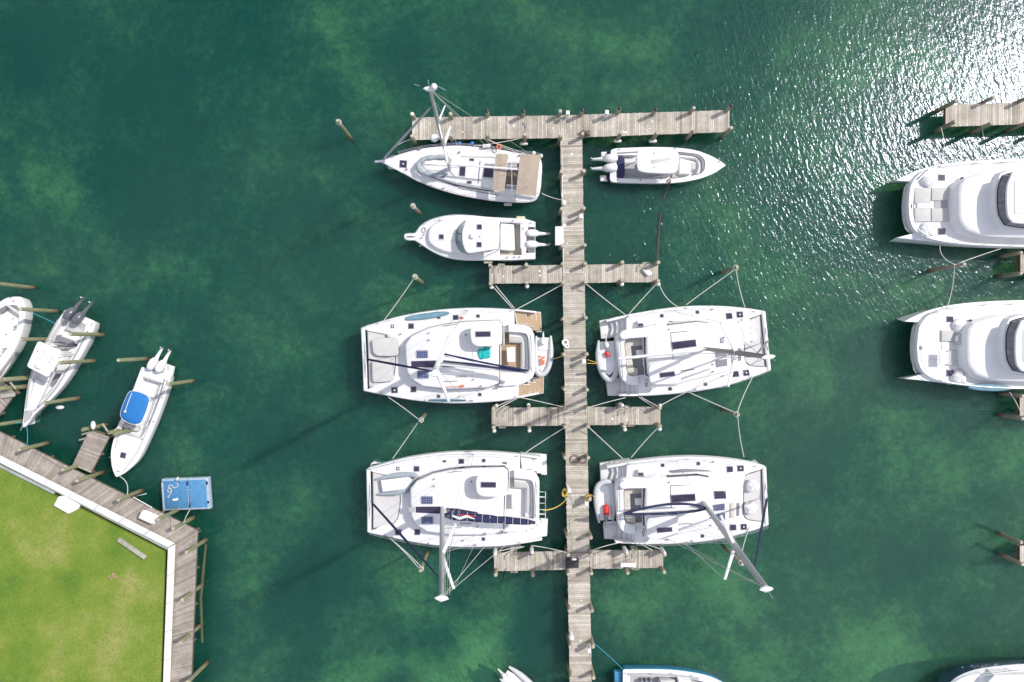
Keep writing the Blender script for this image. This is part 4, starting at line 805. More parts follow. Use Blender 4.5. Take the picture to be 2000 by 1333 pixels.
        s_ = MB(); s_.tube([pts[1] + Vector((0, .1, .38)), pts[2] + Vector((0, -.05, .4)), pts[3] + Vector((.0, .15, .4)), pts[4] + Vector((0, 0, .4))], [.06, .11, .09, .03], 6); t.part('loose_sail', s_, whitecl)
        s_ = MB(); s_.tube([pts[2] + Vector((0, .2, .3)), pts[3] + Vector((0, .2, .33)), pts[4] + Vector((.1, .17, .35))], [.03, .05, .02], 6); t.part('red_cover', s_, red)
    else:
        for (a1, a2, sg) in (((798, 532), (1585, 688), 1), ((790, 598), (1560, 706), -1)):
            A = q(*a1, 4.75); B = q(*a2, 4.75); pts = [Vector(A).lerp(Vector(B), i / 10) + Vector((0, -.22 * math.sin(math.pi * i / 10) * sg * .3, -.12 * math.sin(math.pi * i / 10))) for i in range(11)]
            t.part('sail_bag', MB().tube(pts, [.07] + [.075 + random.uniform(-.015, .02) for _ in range(9)] + [.05], 8, flat=1.8), navy)
        s_ = MB(); A = q(800, 545, 4.72); B = q(785, 600, 4.72); C = q(1150, 650, 4.6); s_.prism([tuple(A[:2]), tuple(B[:2]), tuple(C[:2])], 4.55, 4.60); t.part('bag_floor', s_, whitecl)
    line_part(t, 'topping_lift', [tp, Vector((e.x, e.y, 4.7))], .012, rope); line_part(t, 'lazy_jack', [b0.lerp(tp, .6) + Vector((0, .1, 0)), Vector((e.x - 2, e.y, 4.9))], .01, rope)
    if low:
        line_part(t, 'running_line', [tp, Vector((b0.x + 3.2, b0.y - 2.9, 1.95))], .018, rope)
        for k in range(3): line_part(t, 'halyard', [b0 + Vector((.25 + .12 * k, .05 * k, .1)), tp + Vector((.15 + .1 * k, .03, -.4))], .013, yellow if k == 1 else rope)
    return t
tl = cat_left(False)
tl2 = cat_left(True)
def place(t, ref0, ref1, ang):
    """move a finished boat so that its reference point ref0 lands on ref1, turned by ang degrees"""
    M = Matrix.Rotation(R(ang), 3, 'Z'); v = Vector((ref0.x - t.at.x, ref0.y - t.at.y, 0)); w = M @ v; t.o.rotation_euler = (0, 0, R(ang)); t.o.location = (ref1.x - w.x, ref1.y - w.y, 0)
    return lambda p: Vector((ref1.x, ref1.y, 0)) + M @ (Vector(p) - Vector((ref0.x, ref0.y, 0)))
qa = Z(700, 580, 4.762); qb = Z(700, 860, 4.1667)
tf_low = place(tl2, qa(878, 553, 1.9), qb(806, 487, 1.9), -1.5)

# loose things on the upper left catamaran
q = qa
def board_bag(pts, w, z, m, label, name='paddle_board', cat='board'):
    A = q(*pts[0], z); B = q(*pts[1], z); d = (Vector(B) - Vector(A)); n_ = Vector((-d.y, d.x, 0)).normalized(); P = []
    for i in range(21): f = i / 20; P.append((f, w * (math.sin(math.pi * min(1, max(0, .04 + f * .94))) ** .45)))
    out = [tuple((Vector(A) + d * f + n_ * h)[:2]) for f, h in P] + [tuple((Vector(A) + d * f - n_ * h)[:2]) for f, h in reversed(P)]
    mb = MB(); O = ccw(out); mb.loft([(inset(O, .03), z - .06), (O, z), (O, z + .05), (inset(O, .06), z + .10)]); single(name, label, cat, mb, m, 'boards lashed on side decks')
board_bag(((440, 205), (845, 150)), .22, 1.98, board, 'long blue grey covered board on the upper side deck of the teak stepped catamaran')
board_bag(((655, 960), (1000, 964)), .10, 2.0, board, 'narrow blue and brown board on the lower side deck of the teak stepped catamaran')
def cover(pts, z, label, m=cushion):
    P = round_poly(XY(q, pts, z), .25); mb = MB(); mb.loft([(inset(P, .10), z - .28), (P, z - .16), (inset(P, .03), z - .03), (inset(P, .18), z)]); single('foredeck_cushion', label, 'cushion', mb, m, 'cushions on the trampoline')
cover([(120, 395), (200, 382), (365, 378), (378, 545), (300, 556), (175, 552), (135, 525)], 2.12, 'grey beige canvas bed on the upper half of the trampoline')
cover([(122, 592), (300, 566), (312, 660), (332, 768), (290, 792), (130, 798)], 2.1, 'grey beige canvas bed on the lower half of the trampoline')
mb = MB(); random.seed(5); c = q(1165, 525, 2.95); ring = []
out = XY(q, [(1105, 515), (1112, 485), (1160, 478), (1175, 462), (1222, 466), (1232, 520), (1225, 572), (1180, 578), (1135, 588), (1118, 550)], 3.05); out = round_poly(out, .12); G = inset(ccw(out), .12); n_ = len(out)
mb.loft([(ccw(out), 2.9), (inset(ccw(out), .04), [3.0 + random.uniform(-.03, .05) for _ in range(n_)]), (inset(ccw(out), .16), [3.06 + random.uniform(-.05, .06) for _ in range(n_)]), (inset(ccw(out), .30), [3.02 + random.uniform(-.05, .08) for _ in range(n_)])]); single('towel', 'crumpled turquoise towel on the cabin roof', 'towel', mb, teal)
mb = MB(); mb.tube([q(945, 190, 2.0), q(965, 195, 2.05), q(978, 203, 2.0)], [.05, .07, .03], 7); single('red_bag', 'small red bag at the foot of the upper shroud', 'bag', mb, red)
mb = MB(); mb.tube([q(780, 842, 2.98), q(860, 838, 2.98), q(950, 833, 2.98)], .022, 6); mb.tube([q(945, 833, 3.0), q(968, 830, 3.0), q(985, 828, 3.0)], [.05, .10, .05], 8); single('boat_hook', 'boat hook with an orange end lying on the cabin roof edge', 'boat hook', mb, orange)
# its dinghy on the davits
d = RIB('dinghy', 'pale grey dinghy with orange gear hanging behind the teak stepped catamaran', q, [(1655, 365), (1652, 520), (1650, 650), (1672, 712), (1712, 722), (1752, 685), (1782, 600), (1790, 480), (1788, 362)], .205, [(1668, 380), (1775, 380), (1778, 560), (1745, 670), (1700, 700), (1668, 650)], 1.35, eng=(1718, 420), engdir=(0, 1), em=gel)
mb = MB(); random.seed(2)
for i in range(14): c = q(1705 + random.uniform(-20, 22), 580 + random.uniform(-28, 50), 1.5); mb.ball(c, (random.uniform(.06, .13), random.uniform(.05, .12), .08), 7, 5)
d.part('floor_gear', mb, orange, label='orange and yellow gear')
mb = MB(); mb.box(q(1718, 480, 1.45), (.75, .2, .06)); d.part('seat', mb, gel)

# dinghy upside down on the lower boat's foredeck
q = qb
t = RIB('dinghy', 'grey dinghy with white floor lying on the trampoline of the lower left catamaran', q, [(150, 318), (300, 288), (420, 282), (470, 300), (440, 350), (395, 400), (300, 430), (165, 440)], .20, [(185, 325), (400, 300), (430, 335), (385, 395), (190, 425)], 2.05, m=hypd, floor_m=whitecl)
t.part('cover', MB().prism(XY(q, [(180, 328), (405, 300), (440, 325), (385, 400), (195, 425)], 2.2), 2.05, 2.2, .05), whitecl)

# ------------------------------------------------------------------ sailing catamarans of the right pair
def cat_right(low):
    q = Z(1130, 510, 4.3)
    lab = 'white sailing catamaran whose mast leans over the lower right water, navy sail bag' if low else 'white sailing catamaran with white sail heap on its bow net, right of the pier'
    at = q(880, 760); t = T('sailing_catamaran', lab, 'catamaran', (at.x, at.y, 0), 'sailing catamarans moored at the pier'); zd = 1.9
    top = [(400, 452), (700, 402), (950, 378), (1200, 378), (1400, 395), (1560, 420)]; bot = [(1612, 918), (1450, 983), (1200, 1058), (900, 1108), (620, 1131), (500, 1136)]
    O = segs(top, [(1560, 420), (1545, 445)], [(1545, 445), (1420, 492), (1395, 520), (1388, 640), (1396, 840)], [(1396, 840), (1440, 882), (1575, 893)], [(1575, 893), (1612, 918)], bot, [(500, 1136), (500, 985)], [(500, 985), (570, 960)], [(570, 960), (565, 650)], [(565, 650), (400, 655)], [(400, 655), (400, 452)])
    t.part('deck', MB().prism(XY(q, O, zd), 1.0, zd, .05), gel, angle=50)
    for pts in ([(430, 465), (700, 422), (950, 400), (1200, 402), (1400, 425), (1380, 485), (1200, 480), (950, 465), (700, 480), (440, 500)], [(560, 1110), (900, 1085), (1200, 1035), (1430, 968), (1400, 915), (1180, 965), (900, 1035), (620, 1060)]): t.part('deck_tread', MB().prism(XY(q, pts, zd), zd - .01, zd + .005), nonskid)
    H1 = segs([(172, 502), (280, 475), (400, 452)], top, [(1560, 420), (1300, 540), (900, 600), (400, 640), (190, 656)], [(190, 656), (172, 502)])
    H2 = segs(bot, [(500, 1136), (380, 1136), (246, 1136)], [(246, 1136), (230, 985)], [(230, 985), (600, 950), (1000, 920), (1350, 905), (1612, 918)])
    for Hh in (H1, H2):
        P = ccw(XY(q, Hh, 1.2)); t.part('hull', MB().loft([(inset(P, .42), -.5), (inset(P, .30), .05), (inset(P, .08), .60)]), gelb, angle=60)
    U1 = segs(top, [(1560, 420), (1300, 540), (900, 600), (402, 640)], [(402, 640), (400, 452)]); U2 = segs(bot, [(500, 1136), (500, 960)], [(500, 960), (600, 950), (1000, 920), (1350, 905), (1612, 918)])
    for Hh in (U1, U2):
        P = ccw(XY(q, Hh, zd)); t.part('topside', MB().loft([(inset(P, .10), .59), (inset(P, .04), 1.3), (inset(P, .004), zd - .045)]), gel, angle=60)
    for k, (xa, xb, z1) in enumerate(((378, 440, 1.68), (345, 395, 1.45), (300, 362, 1.2), (258, 318, .92), (172, 275, .64))):
        sl = lambda x: 452 + (400 - x) * .22
        P = [(xa, sl(xa)), (xb, sl(xb)), (xb + 22, 565), (xb + 2, 640), (xa + 2, 645), (xa + 22, 565)] if k < 4 else [(174, 502), (xb, 480), (xb + 14, 560), (xb, 650), (190, 655)]
        o = poly_part(t, 'stern_step', q, P, .25, z1, gel, .03)
        P = [(xa + 100, 1134), (xb + 100, 1134), (xb + 104, 1000), (xa + 96, 1000)] if k < 4 else [(246, 1134), (xb + 90, 1134), (xb + 96, 1010), (232, 1012)]
        o = poly_part(t, 'stern_step', q, P, .25, z1, gel, .03)
    poly_part(t, 'quarter_coaming', q, [(232, 496), (400, 455), (400, 475), (235, 514)], .6, 1.9, gel, .03); poly_part(t, 'quarter_coaming', q, [(340, 1118), (500, 1118), (500, 1136), (340, 1136)], .6, 1.9, gel, .03)
    # cockpit: sole, wraparound seat, coaming that carries the roof edge
    poly_part(t, 'cockpit_sole', q, [(330, 640), (566, 640), (572, 962), (500, 1010), (375, 1010)], .9, 1.4, greyfl, 0)
    poly_part(t, 'cockpit_coaming', q, segs([(560, 640), (430, 655)], [(430, 655), (395, 672), (384, 700)], [(384, 700), (400, 900)], [(400, 900), (415, 950), (455, 970)], [(455, 970), (502, 966)], [(502, 966), (502, 1042)], [(502, 1042), (430, 1040), (375, 1005), (352, 950)], [(352, 950), (320, 700)], [(320, 700), (318, 650), (350, 600)], [(350, 600), (400, 578), (560, 560)]), 1.2, 2.35, gel, .06)
    poly_part(t, 'cockpit_seat', q, segs([(562, 642), (432, 656)], [(432, 656), (397, 674), (386, 702)], [(386, 702), (402, 900)], [(402, 900), (418, 948), (458, 968)], [(458, 968), (500, 964)], [(500, 964), (498, 905)], [(498, 905), (460, 895)], [(460, 895), (440, 720)], [(440, 720), (565, 705)]), 1.35, 1.80, gel, .04)
    poly_part(t, 'seat_cushion', q, segs([(560, 650), (434, 662)], [(434, 662), (400, 678), (390, 704)], [(390, 704), (397, 830)], [(397, 830), (450, 826)], [(450, 826), (440, 716)], [(440, 716), (562, 704)]), 1.74, 1.9, beige, .04)
    poly_part(t, 'seat_cushion', q, segs([(399, 840), (405, 900)], [(405, 900), (420, 945), (455, 962)], [(455, 962), (497, 958)], [(497, 958), (495, 905)], [(495, 905), (462, 893)], [(462, 893), (452, 836)]), 1.74, 1.9, beige, .04)
    poly_part(t, 'table', q, [(482, 750), (560, 742), (566, 800), (490, 806)], 1.98, 2.06, gel, .02); poly_part(t, 'table_leg', q, [(518, 765), (534, 765), (534, 785), (518, 785)], 1.39, 1.99, gel, 0)
    if low: poly_part(t, 'lounger', q, [(574, 700), (660, 692), (668, 775), (580, 785)], 2.32, 2.42, beige, .03)
    # coachroof, low and wide; the windscreen runs round it
    rf = [(400, 600), (560, 556), (760, 535), (1000, 505), (1200, 495), (1330, 520), (1372, 600), (1385, 720), (1375, 850), (1330, 900), (1150, 950), (900, 1010), (840, 1032), (640, 1038), (590, 1010), (585, 880), (572, 870), (566, 640), (430, 652), (400, 640)]
    P = ccw(XY(q, rf[1:-2], 2.55)); t.part('coachroof', MB().loft([(inset(P, -.16), zd - .02), (inset(P, -.10), 2.2), (inset(P, .0), 2.36), (inset(P, .14), 2.42)]), gel, angle=40)
    rf2 = [(575, 600), (760, 548), (1000, 520), (1090, 530), (1120, 640), (1135, 800), (1100, 900), (860, 985), (700, 990), (590, 950), (578, 800)]
    P2 = ccw(XY(q, rf2, 3.0)); t.part('saloon_roof', MB().loft([(inset(P2, -.20), 2.40), (inset(P2, -.06), 2.84), (inset(P2, .0), 2.93), (inset(P2, .14), 3.0)]), gel, angle=40)
    t.part('saloon_window', MB().loft([(inset(P2, -.175), 2.50), (inset(P2, -.085), 2.80)], cap0=False, cap1=False), glass)
    t.part('cockpit_roof', MB().prism(round_poly(XY(q, [(340, 612), (400, 576), (575, 556), (740, 528), (745, 560), (620, 600), (576, 640), (430, 650), (360, 660)], 2.9), .2), 2.78, 2.92, .05), gel)
    z3 = 3.0
    def quad(name, pts, z, m): return t.part(name, MB().prism(XY(q, pts, z), z - .04, z + .03), m)
    def phatch(pts, z, m=glass): o = quad('hatch', pts, z, frame); t.part('pane', MB().prism(inset(ccw(XY(q, pts, z)), .05), z, z + .04), m, under=o)
    phatch([(775, 681), (985, 656), (993, 720), (786, 748)], z3 + .02)
    line_part(t, 'track', [q(778, 603, 3.03), q(940, 587, 3.03)], .022, black); line_part(t, 'track', [q(858, 922, 3.03), q(975, 912, 3.03)], .022, black); line_part(t, 'traveller', [q(775, 600, 3.04), q(800, 850, 3.04)], .018, frame)
    # helm hardtop
    hp = round_poly(XY(q, [(588, 905), (600, 868), (700, 850), (838, 830), (852, 845), (858, 1010), (838, 1030), (640, 1040), (598, 1020)], 4.0), .3); o = t.part('helm_roof', MB().prism(hp, 3.9, 4.02, .05), gel)
    PP = XY(q, [(676, 940), (808, 923), (812, 966), (682, 985)], 4.03); t.part('light_frame', MB().prism(PP, 4.0, 4.04), frame, under=o); t.part('light_pane', MB().prism(inset(ccw(PP), .05), 4.02, 4.05), glass, under=o)
    for x, y in ((615, 890), (625, 1015), (830, 855), (835, 1005)): p = q(x, y, 3.9); b = MB(); b.tube([(p.x, p.y, 2.4), (p.x, p.y, 3.92)], .03, 8); t.part('roof_post', b, steel)
    poly_part(t, 'helm_seat', q, [(600, 900), (640, 895), (650, 1005), (612, 1008)], 2.2, 2.85, cushion, .04)
    b = MB(); c = q(570, 1025, 2.2); b.tube([(c.x, c.y + .3 * math.cos(a), c.z + .3 * math.sin(a)) for a in [i * math.pi / 8 for i in range(17)]], .022, 6, caps=False); t.part('steering_wheel', b, black)
    # forward lockers, panels, deck hatches
    phatch([(1340, 730), (1362, 730), (1366, 838), (1344, 840)], 2.44, midgrey); phatch([(1188, 643), (1218, 640), (1224, 688), (1192, 692)] if not low else [(1140, 640), (1240, 632), (1250, 700), (1150, 710)], 2.44 if not low else 2.44, greyfl if not low else glass)
    poly_part(t, 'foredeck_seat', q, [(1285, 735), (1325, 730), (1330, 855), (1290, 862)], 2.40, 2.50, beige, .03)
    for pts in ([(1146, 757), (1236, 738), (1243, 795), (1155, 810)], [(1152, 835), (1246, 821), (1250, 880), (1158, 894)]):
        if low: solar_panel(t, ccw(XY(q, pts, 2.47)), 2.47)
        else: phatch(pts, 2.44, midgrey)
    for x0, y0, x1, y1, lt in ((1237, 436, 1293, 490, 0), (1326, 424, 1383, 477, 1), (982, 415, 1015, 446, 0), (683, 445, 716, 477, 0), (1290, 923, 1348, 976, 0), (1381, 912, 1436, 966, 1), (1050, 1020, 1083, 1051, 0), (752, 1058, 786, 1090, 0)):
        hatch(t, q, x0, y0, x1, y1, zd, 6, latch=bool(lt))
    hatch(t, q, 497, 523, 545, 551, 2.3, 4)
    poly_part(t, 'side_locker', q, [(495, 505), (610, 492), (690, 488), (660, 530), (560, 552), (495, 556)], 1.88, 2.28, gel, .05)
    poly_part(t, 'roof_fairing', q, [(765, 500), (900, 478), (1080, 478), (1140, 490), (1000, 492), (800, 512)], 1.9, 2.1, midgrey if low else gelb, .02)
    for x, y in ((750, 530), (830, 847), (888, 1008), (1210, 965), (1222, 640), (1125, 870), (1128, 930), (980, 1080), (1120, 408), (760, 575)): winch(t, q(x, y, 3.0 if 560 < y < 900 and x < 1100 else zd if (y > 950 or y < 480) else 2.42), .05)
    for x, y, a in ((410, 470, .2), (1470, 425, -.2), (1440, 975, .4), (420, 1122, 0), (900, 395, 0), (930, 1095, .1)): cleat(t, q(x, y, zd), a)
    lifeline(t, XY(q, catmull([(410, 458), (700, 410), (950, 386), (1200, 386), (1400, 403), (1540, 425)], 3), zd), zd); lifeline(t, XY(q, catmull([(1590, 920), (1450, 975), (1200, 1050), (900, 1100), (620, 1124), (510, 1128)], 3), zd), zd)
    # bow
    t.part('crossbeam', MB().tube([q(1550, 428, 1.85), q(1568, 600, 1.92), q(1582, 760, 1.92), q(1598, 912, 1.85)], .16, 12, flat=.8), gel, angle=60)
    line_part(t, 'seagull_striker', [q(1562, 520, 1.95), q(1592, 660, 2.25), q(1592, 800, 1.95)], .03, steel)
    poly_part(t, 'trampoline', q, [(1543, 447), (1422, 492), (1395, 520), (1388, 640), (1396, 838), (1440, 880), (1575, 892)], 1.74, 1.78, netm, 0)
    line_part(t, 'lashing', [q(1420, 497, 1.8), q(1528, 458, 1.8), q(1548, 640, 1.8), q(1572, 885, 1.8)], .03, black); line_part(t, 'lashing', [q(1392, 640, 1.85), q(1398, 840, 1.85), q(1440, 878, 1.85), q(1570, 890, 1.85)], .028, midgrey)
    # rig
    m0 = q(1062, 738, 3.0); b0 = Vector((m0.x, m0.y, 2.98)); dv = Vector((q(300, 830, 3) - m0)).normalized(); sv = Vector((-dv.y, dv.x, 0)); tp = b0 + Vector((dv.x * 1.75, dv.y * 1.75, 17.6))
    mast_set(t, b0, tp, .235 if low else .15, alu if low else alub, (.60, (dv.x, dv.y), (sv.x, sv.y), .75, 1.9), [q(915, 1095, 1.95), q(765, 415, 1.95)], q(1590, 672, 2.1), foresail=navy if low else alub, fs_r=.08)
    e = q(335, 822, 4.6); g = b0 - Vector((0, 0, 0)) + Vector((dv.x * .25, dv.y * .25, 1.3)); e = Vector((e.x, e.y, 4.6)); t.part('boom', MB().tube([g, e], [.12, .10], 10), gel, angle=60)
    if low:
        for sg in (1, -1):
            pts = [g.lerp(e, .0 + .93 * i / 12) + sv * ((.50 if sg > 0 else .16) * math.sin(math.pi * (i / 12) ** .8 * .94 + .12) * -sg) + Vector((0, 0, .3)) for i in range(13)]
            t.part('sail_bag', MB().tube(pts, [.06] + [.085 + random.uniform(-.015, .025) for _ in range(11)] + [.06], 8, flat=1.6), navy)
    for s in (.35, .5, .7): line_part(t, 'lazy_jack', [b0.lerp(tp, .6), g.lerp(e, s) + Vector((0, 0, .3))], .01, rope)
    line_part(t, 'topping_lift', [tp, e], .012, rope)
    line_part(t, 'running_line', [tp, Vector(q(905, 1100, 2.2))], .014, rope)
    line_part(t, 'mainsheet', [q(345, 640, 2.5), q(372, 985, 2.5)], .022, frame)
    return t
tr1 = cat_right(False); tr2 = cat_right(True)
qc = Z(1130, 510, 4.3); qd = Z(1130, 860, 4.4425)
tf_r = place(tr2, qc(879, 708, 1.9), qd(900, 483, 1.9), -3.2)
q = qc
mb = MB(); random.seed(11)
for i in range(26): c = q(1410 + random.uniform(-45, 55), 585 + random.uniform(-75, 75), 1.95); mb.ball(c, (random.uniform(.25, .5), random.uniform(.2, .45), random.uniform(.12, .3)), 10, 7)
single('sail_heap', 'crumpled white sail heap on the bow net of the upper right catamaran', 'sail', mb, whitecl)
mb = MB()
for i in range(12): c = q(1260 * 0 + 1470 + random.uniform(-30, 30), 425 + random.uniform(-10, 18), 1.95); 
RIB('dinghy', 'grey dinghy with red tank hanging behind the upper right catamaran', q, [(168, 668), (163, 800), (188, 920), (240, 992), (290, 985), (322, 900), (322, 780), (305, 655)], .21, [(182, 680), (298, 672), (312, 800), (305, 910), (260, 965), (205, 920), (180, 800)], 1.4, eng=(232, 705), engdir=(-.1, 1), em=gel)
def red_tank(q, x, y, z, label): mb = MB(); c = q(x, y, z); mb.box(c, (.34, .44, .25), R(25), .07); mb.tube([(c.x, c.y, c.z + .12), (c.x, c.y, c.z + .2)], .06, 8); single('fuel_tank', label, 'fuel tank', mb, red)
red_tank(q, 240, 785, 1.55, 'red fuel tank in the dinghy behind the upper right catamaran')
q = qd
RIB('dinghy', 'grey dinghy with long red tank hanging behind the lower right catamaran', q, [(178, 715), (160, 600), (152, 480), (165, 405), (205, 368), (250, 362), (285, 395), (300, 500), (302, 600), (296, 700)], .21, [(180, 700), (170, 500), (185, 410), (240, 380), (280, 420), (288, 690)], 1.4, eng=(235, 660), engdir=(0, -1), em=midgrey)
mb = MB(); mb.box(q(240, 615, 1.6), (.42, .85, .28), R(2), .1); mb.tube([q(240, 560, 1.6), q(240, 575, 1.75)], .07, 8); single('fuel_tank', 'long red fuel tank in the dinghy behind the lower right catamaran', 'fuel tank', mb, red)
def bean(q, x, y, label, r=.5):
    c = q(x, y, 2.05); mb = MB(); vs = MB(); random.seed(int(x))
    mb.ball(c, (r, r * .95, .32), 16, 8); v = []
    for p in mb.v: a = math.atan2(p[1] - c.y, p[0] - c.x); k = 1 + .10 * math.sin(3 * a + x) + .06 * math.sin(7 * a); v.append((c.x + (p[0] - c.x) * k, c.y + (p[1] - c.y) * k, p[2] + .05 * math.sin(5 * a)))
    mb.v = v; single('bean_bag', label, 'bean bag', mb, whitecl, 'white bean bags on bow decks')
bean(q, 1510, 400, 'white bean bag on the upper half of the lower right catamaran bow net'); bean(q, 1490, 590, 'white bean bag on the lower half of the lower right catamaran bow net')

# ------------------------------------------------------------------ sloop with tan canopies
q = Z(720, 160, 5.0); zd = 1.45
at = q(900, 860); t = T('sailing_sloop', 'white single hulled sailing yacht with two tan canopies under the T head', 'sailing yacht', (at.x, at.y, 0))
up = [(128, 772), (300, 706), (500, 655), (700, 630), (880, 622), (1100, 640), (1300, 665), (1480, 695), (1640, 712), (1672, 730)]
dn = [(1690, 900), (1680, 1040), (1655, 1130), (1600, 1172), (1500, 1182), (1300, 1175), (1100, 1150), (900, 1113), (700, 1058), (500, 983), (350, 905), (200, 825), (128, 785)]
O = segs(up, [(1672, 730), (1690, 800), (1692, 900)], dn, [(128, 785), (128, 772)]); P = ccw(XY(q, O, zd))
t.part('hull', MB().loft([(inset(P, .62), -.4), (inset(P, .42), .02), (inset(P, .14), .6), (inset(P, .01), zd - .12)], cap1=False), gel, angle=60)
t.part('sheer_stripe', MB().loft([(inset(P, .01), zd - .125), (inset(P, -.012), zd - .11), (inset(P, -.012), zd - .02), (inset(P, .02), zd - .01)]), mat('plum_stripe', (0.06, 0.03, 0.06), 0.3))
t.part('deck', MB().loft([(inset(P, .015), zd - .03), (inset(P, .02), zd), (inset(P, .07), zd + .03)]), gel)
tr_ = segs([(470, 800), (500, 755), (600, 715), (760, 705)], [(760, 705), (1000, 722), (1235, 742)], [(1235, 742), (1225, 1052)], [(1225, 1052), (1000, 1020), (860, 990)], [(860, 990), (650, 925), (520, 870), (470, 800)])
P2 = ccw(XY(q, tr_, 1.9)); t.part('coachroof', MB().loft([(inset(P2, -.12), zd), (inset(P2, -.04), 1.75), (inset(P2, .0), 1.84), (inset(P2, .10), 1.9)]), gel, angle=40)
t.part('cabin_window', MB().loft([(inset(P2, -.112), zd + .1), (inset(P2, -.052), 1.70)], cap0=False, cap1=False), glass)
def h4(pts, z, m=glass, latch=False):
    Q = ccw(XY(q, pts, z)); o = t.part('hatch', MB().prism(Q, z - .03, z + .025), frame); t.part('pane', MB().prism(inset(Q, .035), z, z + .035), m, under=o)
    if latch: c = (sum(p[0] for p in Q) / 4, sum(p[1] for p in Q) / 4); b = MB(); b.tube([(c[0], c[1], z + .03), (c[0], c[1], z + .07)], [.07, .05], 8); t.part('vent', b, gel, under=o)
h4([(304, 765), (378, 770), (372, 843), (300, 838)], zd + .04, latch=True); h4([(892, 805), (951, 808), (943, 925), (884, 920)], 1.93); h4([(986, 748), (1031, 749), (1030, 776), (985, 773)], 1.93)
h4([(962, 968), (1008, 970), (1006, 998), (960, 995)], 1.93); h4([(694, 920), (741, 923), (740, 940), (692, 937)], 1.93); h4([(1128, 838), (1222, 842), (1215, 938), (1116, 932)], 1.95)
for a, b_, zz in (((775, 714), (1230, 738), 1.5), ((745, 980), (880, 1030), 1.5), ((880, 1042), (1270, 1110), 1.5), ((1091, 770), (1070, 992), 1.95), ((900, 730), (1380, 745), 1.95), ((880, 985), (1200, 1052), 1.95)): line_part(t, 'track', [q(*a, zz), q(*b_, zz)], .028 if zz < 1.9 or a[0] == 1091 else .016, midgrey)
# cockpit
poly_part(t, 'cockpit_sole', q, [(1232, 790), (1640, 800), (1640, 1080), (1222, 1030)], .9, 1.49, mat('brown_sole', (0.20, 0.16, 0.13), 0.8), 0)
for pts in ([(1232, 742), (1640, 752), (1640, 800), (1232, 790)], [(1222, 1030), (1640, 1078), (1620, 1130), (1222, 1070)], ):
    poly_part(t, 'cockpit_seat', q, pts, 1.4, 1.86, gel, .04)
poly_part(t, 'seat_cushion', q, [(1345, 800), (1450, 803), (1450, 868), (1345, 862)], 1.5, 1.78, greyfl, .03); poly_part(t, 'seat_cushion', q, [(1340, 1002), (1445, 1012), (1445, 1070), (1335, 1058)], 1.5, 1.78, greyfl, .03)
poly_part(t, 'deck_shadow_panel', q, [(1130, 950), (1215, 960), (1212, 1055), (1120, 1045)], 1.85, 1.93, gelb, 0)  # cool-toned panel added to stand for the shadow on the deck
poly_part(t, 'cockpit_table', q, [(1350, 880), (1445, 884), (1445, 925), (1348, 922)], 1.95, 2.0, teak, .01)
for y in (815, 1040):
    b = MB(); c = q(1560, y, 2.1); b.tube([(c.x, c.y + .42 * math.cos(a), c.z + .42 * math.sin(a)) for a in [i * math.pi / 8 for i in range(17)]], .02, 6, caps=False); t.part('steering_wheel', b, steel)
def canopy(pts, z, arch=.18, name='canopy', m=tan):
    A, B, C, D = [q(x, y, z) for x, y in pts]; n = 10; vs = []; fs = []
    for i in range(n + 1):
        f = i / n; a = A.lerp(D, f); b = B.lerp(C, f); hgt = arch * math.sin(math.pi * (.08 + f * .84)) - arch * .3
        for j in range(7): g = j / 6; p = a.lerp(b, g); vs.append((p.x, p.y, z + hgt + .05 * math.sin(math.pi * g) - .03 * abs(math.sin(2 * math.pi * g))))
    for i in range(n):
        for j in range(6): k = i * 7 + j; fs.append((k, k + 7, k + 8, k + 1))
    m_ = len(vs); vs += [(x, y, w - .03) for x, y, w in vs]; fs += [tuple(reversed([i + m_ for i in f])) for f in fs]
    rim = [i for i in range(7)] + [7 * i + 6 for i in range(1, n + 1)] + [7 * n + j for j in range(5, -1, -1)] + [7 * i for i in range(n - 1, 0, -1)]
    for i in range(len(rim)): a, b = rim[i], rim[(i + 1) % len(rim)]; fs.append((a, b, b + m_, a + m_))
    o = t.part(name, MB().add(vs, fs), m, angle=60)
    for f in (0, .5, 1):
        a = A.lerp(B, f); d = D.lerp(C, f); arc = [a + Vector((0, 0, -1.1)), a + Vector((0, 0, -.25))] + [a.lerp(d, g) + Vector((0, 0, arch * math.sin(math.pi * (.08 + g * .84)) - arch * .3 - .05)) for g in (.1, .3, .5, .7, .9)] + [d + Vector((0, 0, -.25)), d + Vector((0, 0, -1.1))]
        t.part('canopy_bow', MB().tube(arc, .016, 6), steel, under=o)
canopy([(1245, 705), (1358, 706), (1325, 1072), (1210, 1060)], 3.0, name='spray_hood'); canopy([(1482, 704), (1680, 714), (1632, 1118), (1440, 1094)], 3.3)
for y0, y1 in ((795, 875), (1010, 1065)): line_part(t, 'canopy_strut', [q(1345, y0, 2.9), q(1455, y0 + 3, 3.1)], .02, gel)
line_part(t, 'canopy_strut', [q(1395, 770, 2.95), q(1400, 1070, 2.95)], .02, gel)
b0 = Vector((q(792, 848, 1.9).x, q(792, 848, 1.9).y, 1.9)); ax = Vector((q(1690, 905, 2) - q(130, 778, 2))).normalized(); ax = Vector((ax.x, ax.y, 0)).normalized(); sx = Vector((-ax.y, ax.x, 0)); tp = b0 + Vector((.40, .15, 16.3))
tips = mast_set(t, b0, tp, .18, alu, (.38, (ax.x, ax.y), (sx.x, sx.y), .35, 1.25), [q(890, 690, zd), q(862, 1020, zd)], q(140, 760, 1.6), foresail=mat('grey_sail_cover', (0.45, 0.47, 0.49), 0.8, noise=.15, nscale=3), fs_r=.085)
sp = b0.lerp(tp, .67)
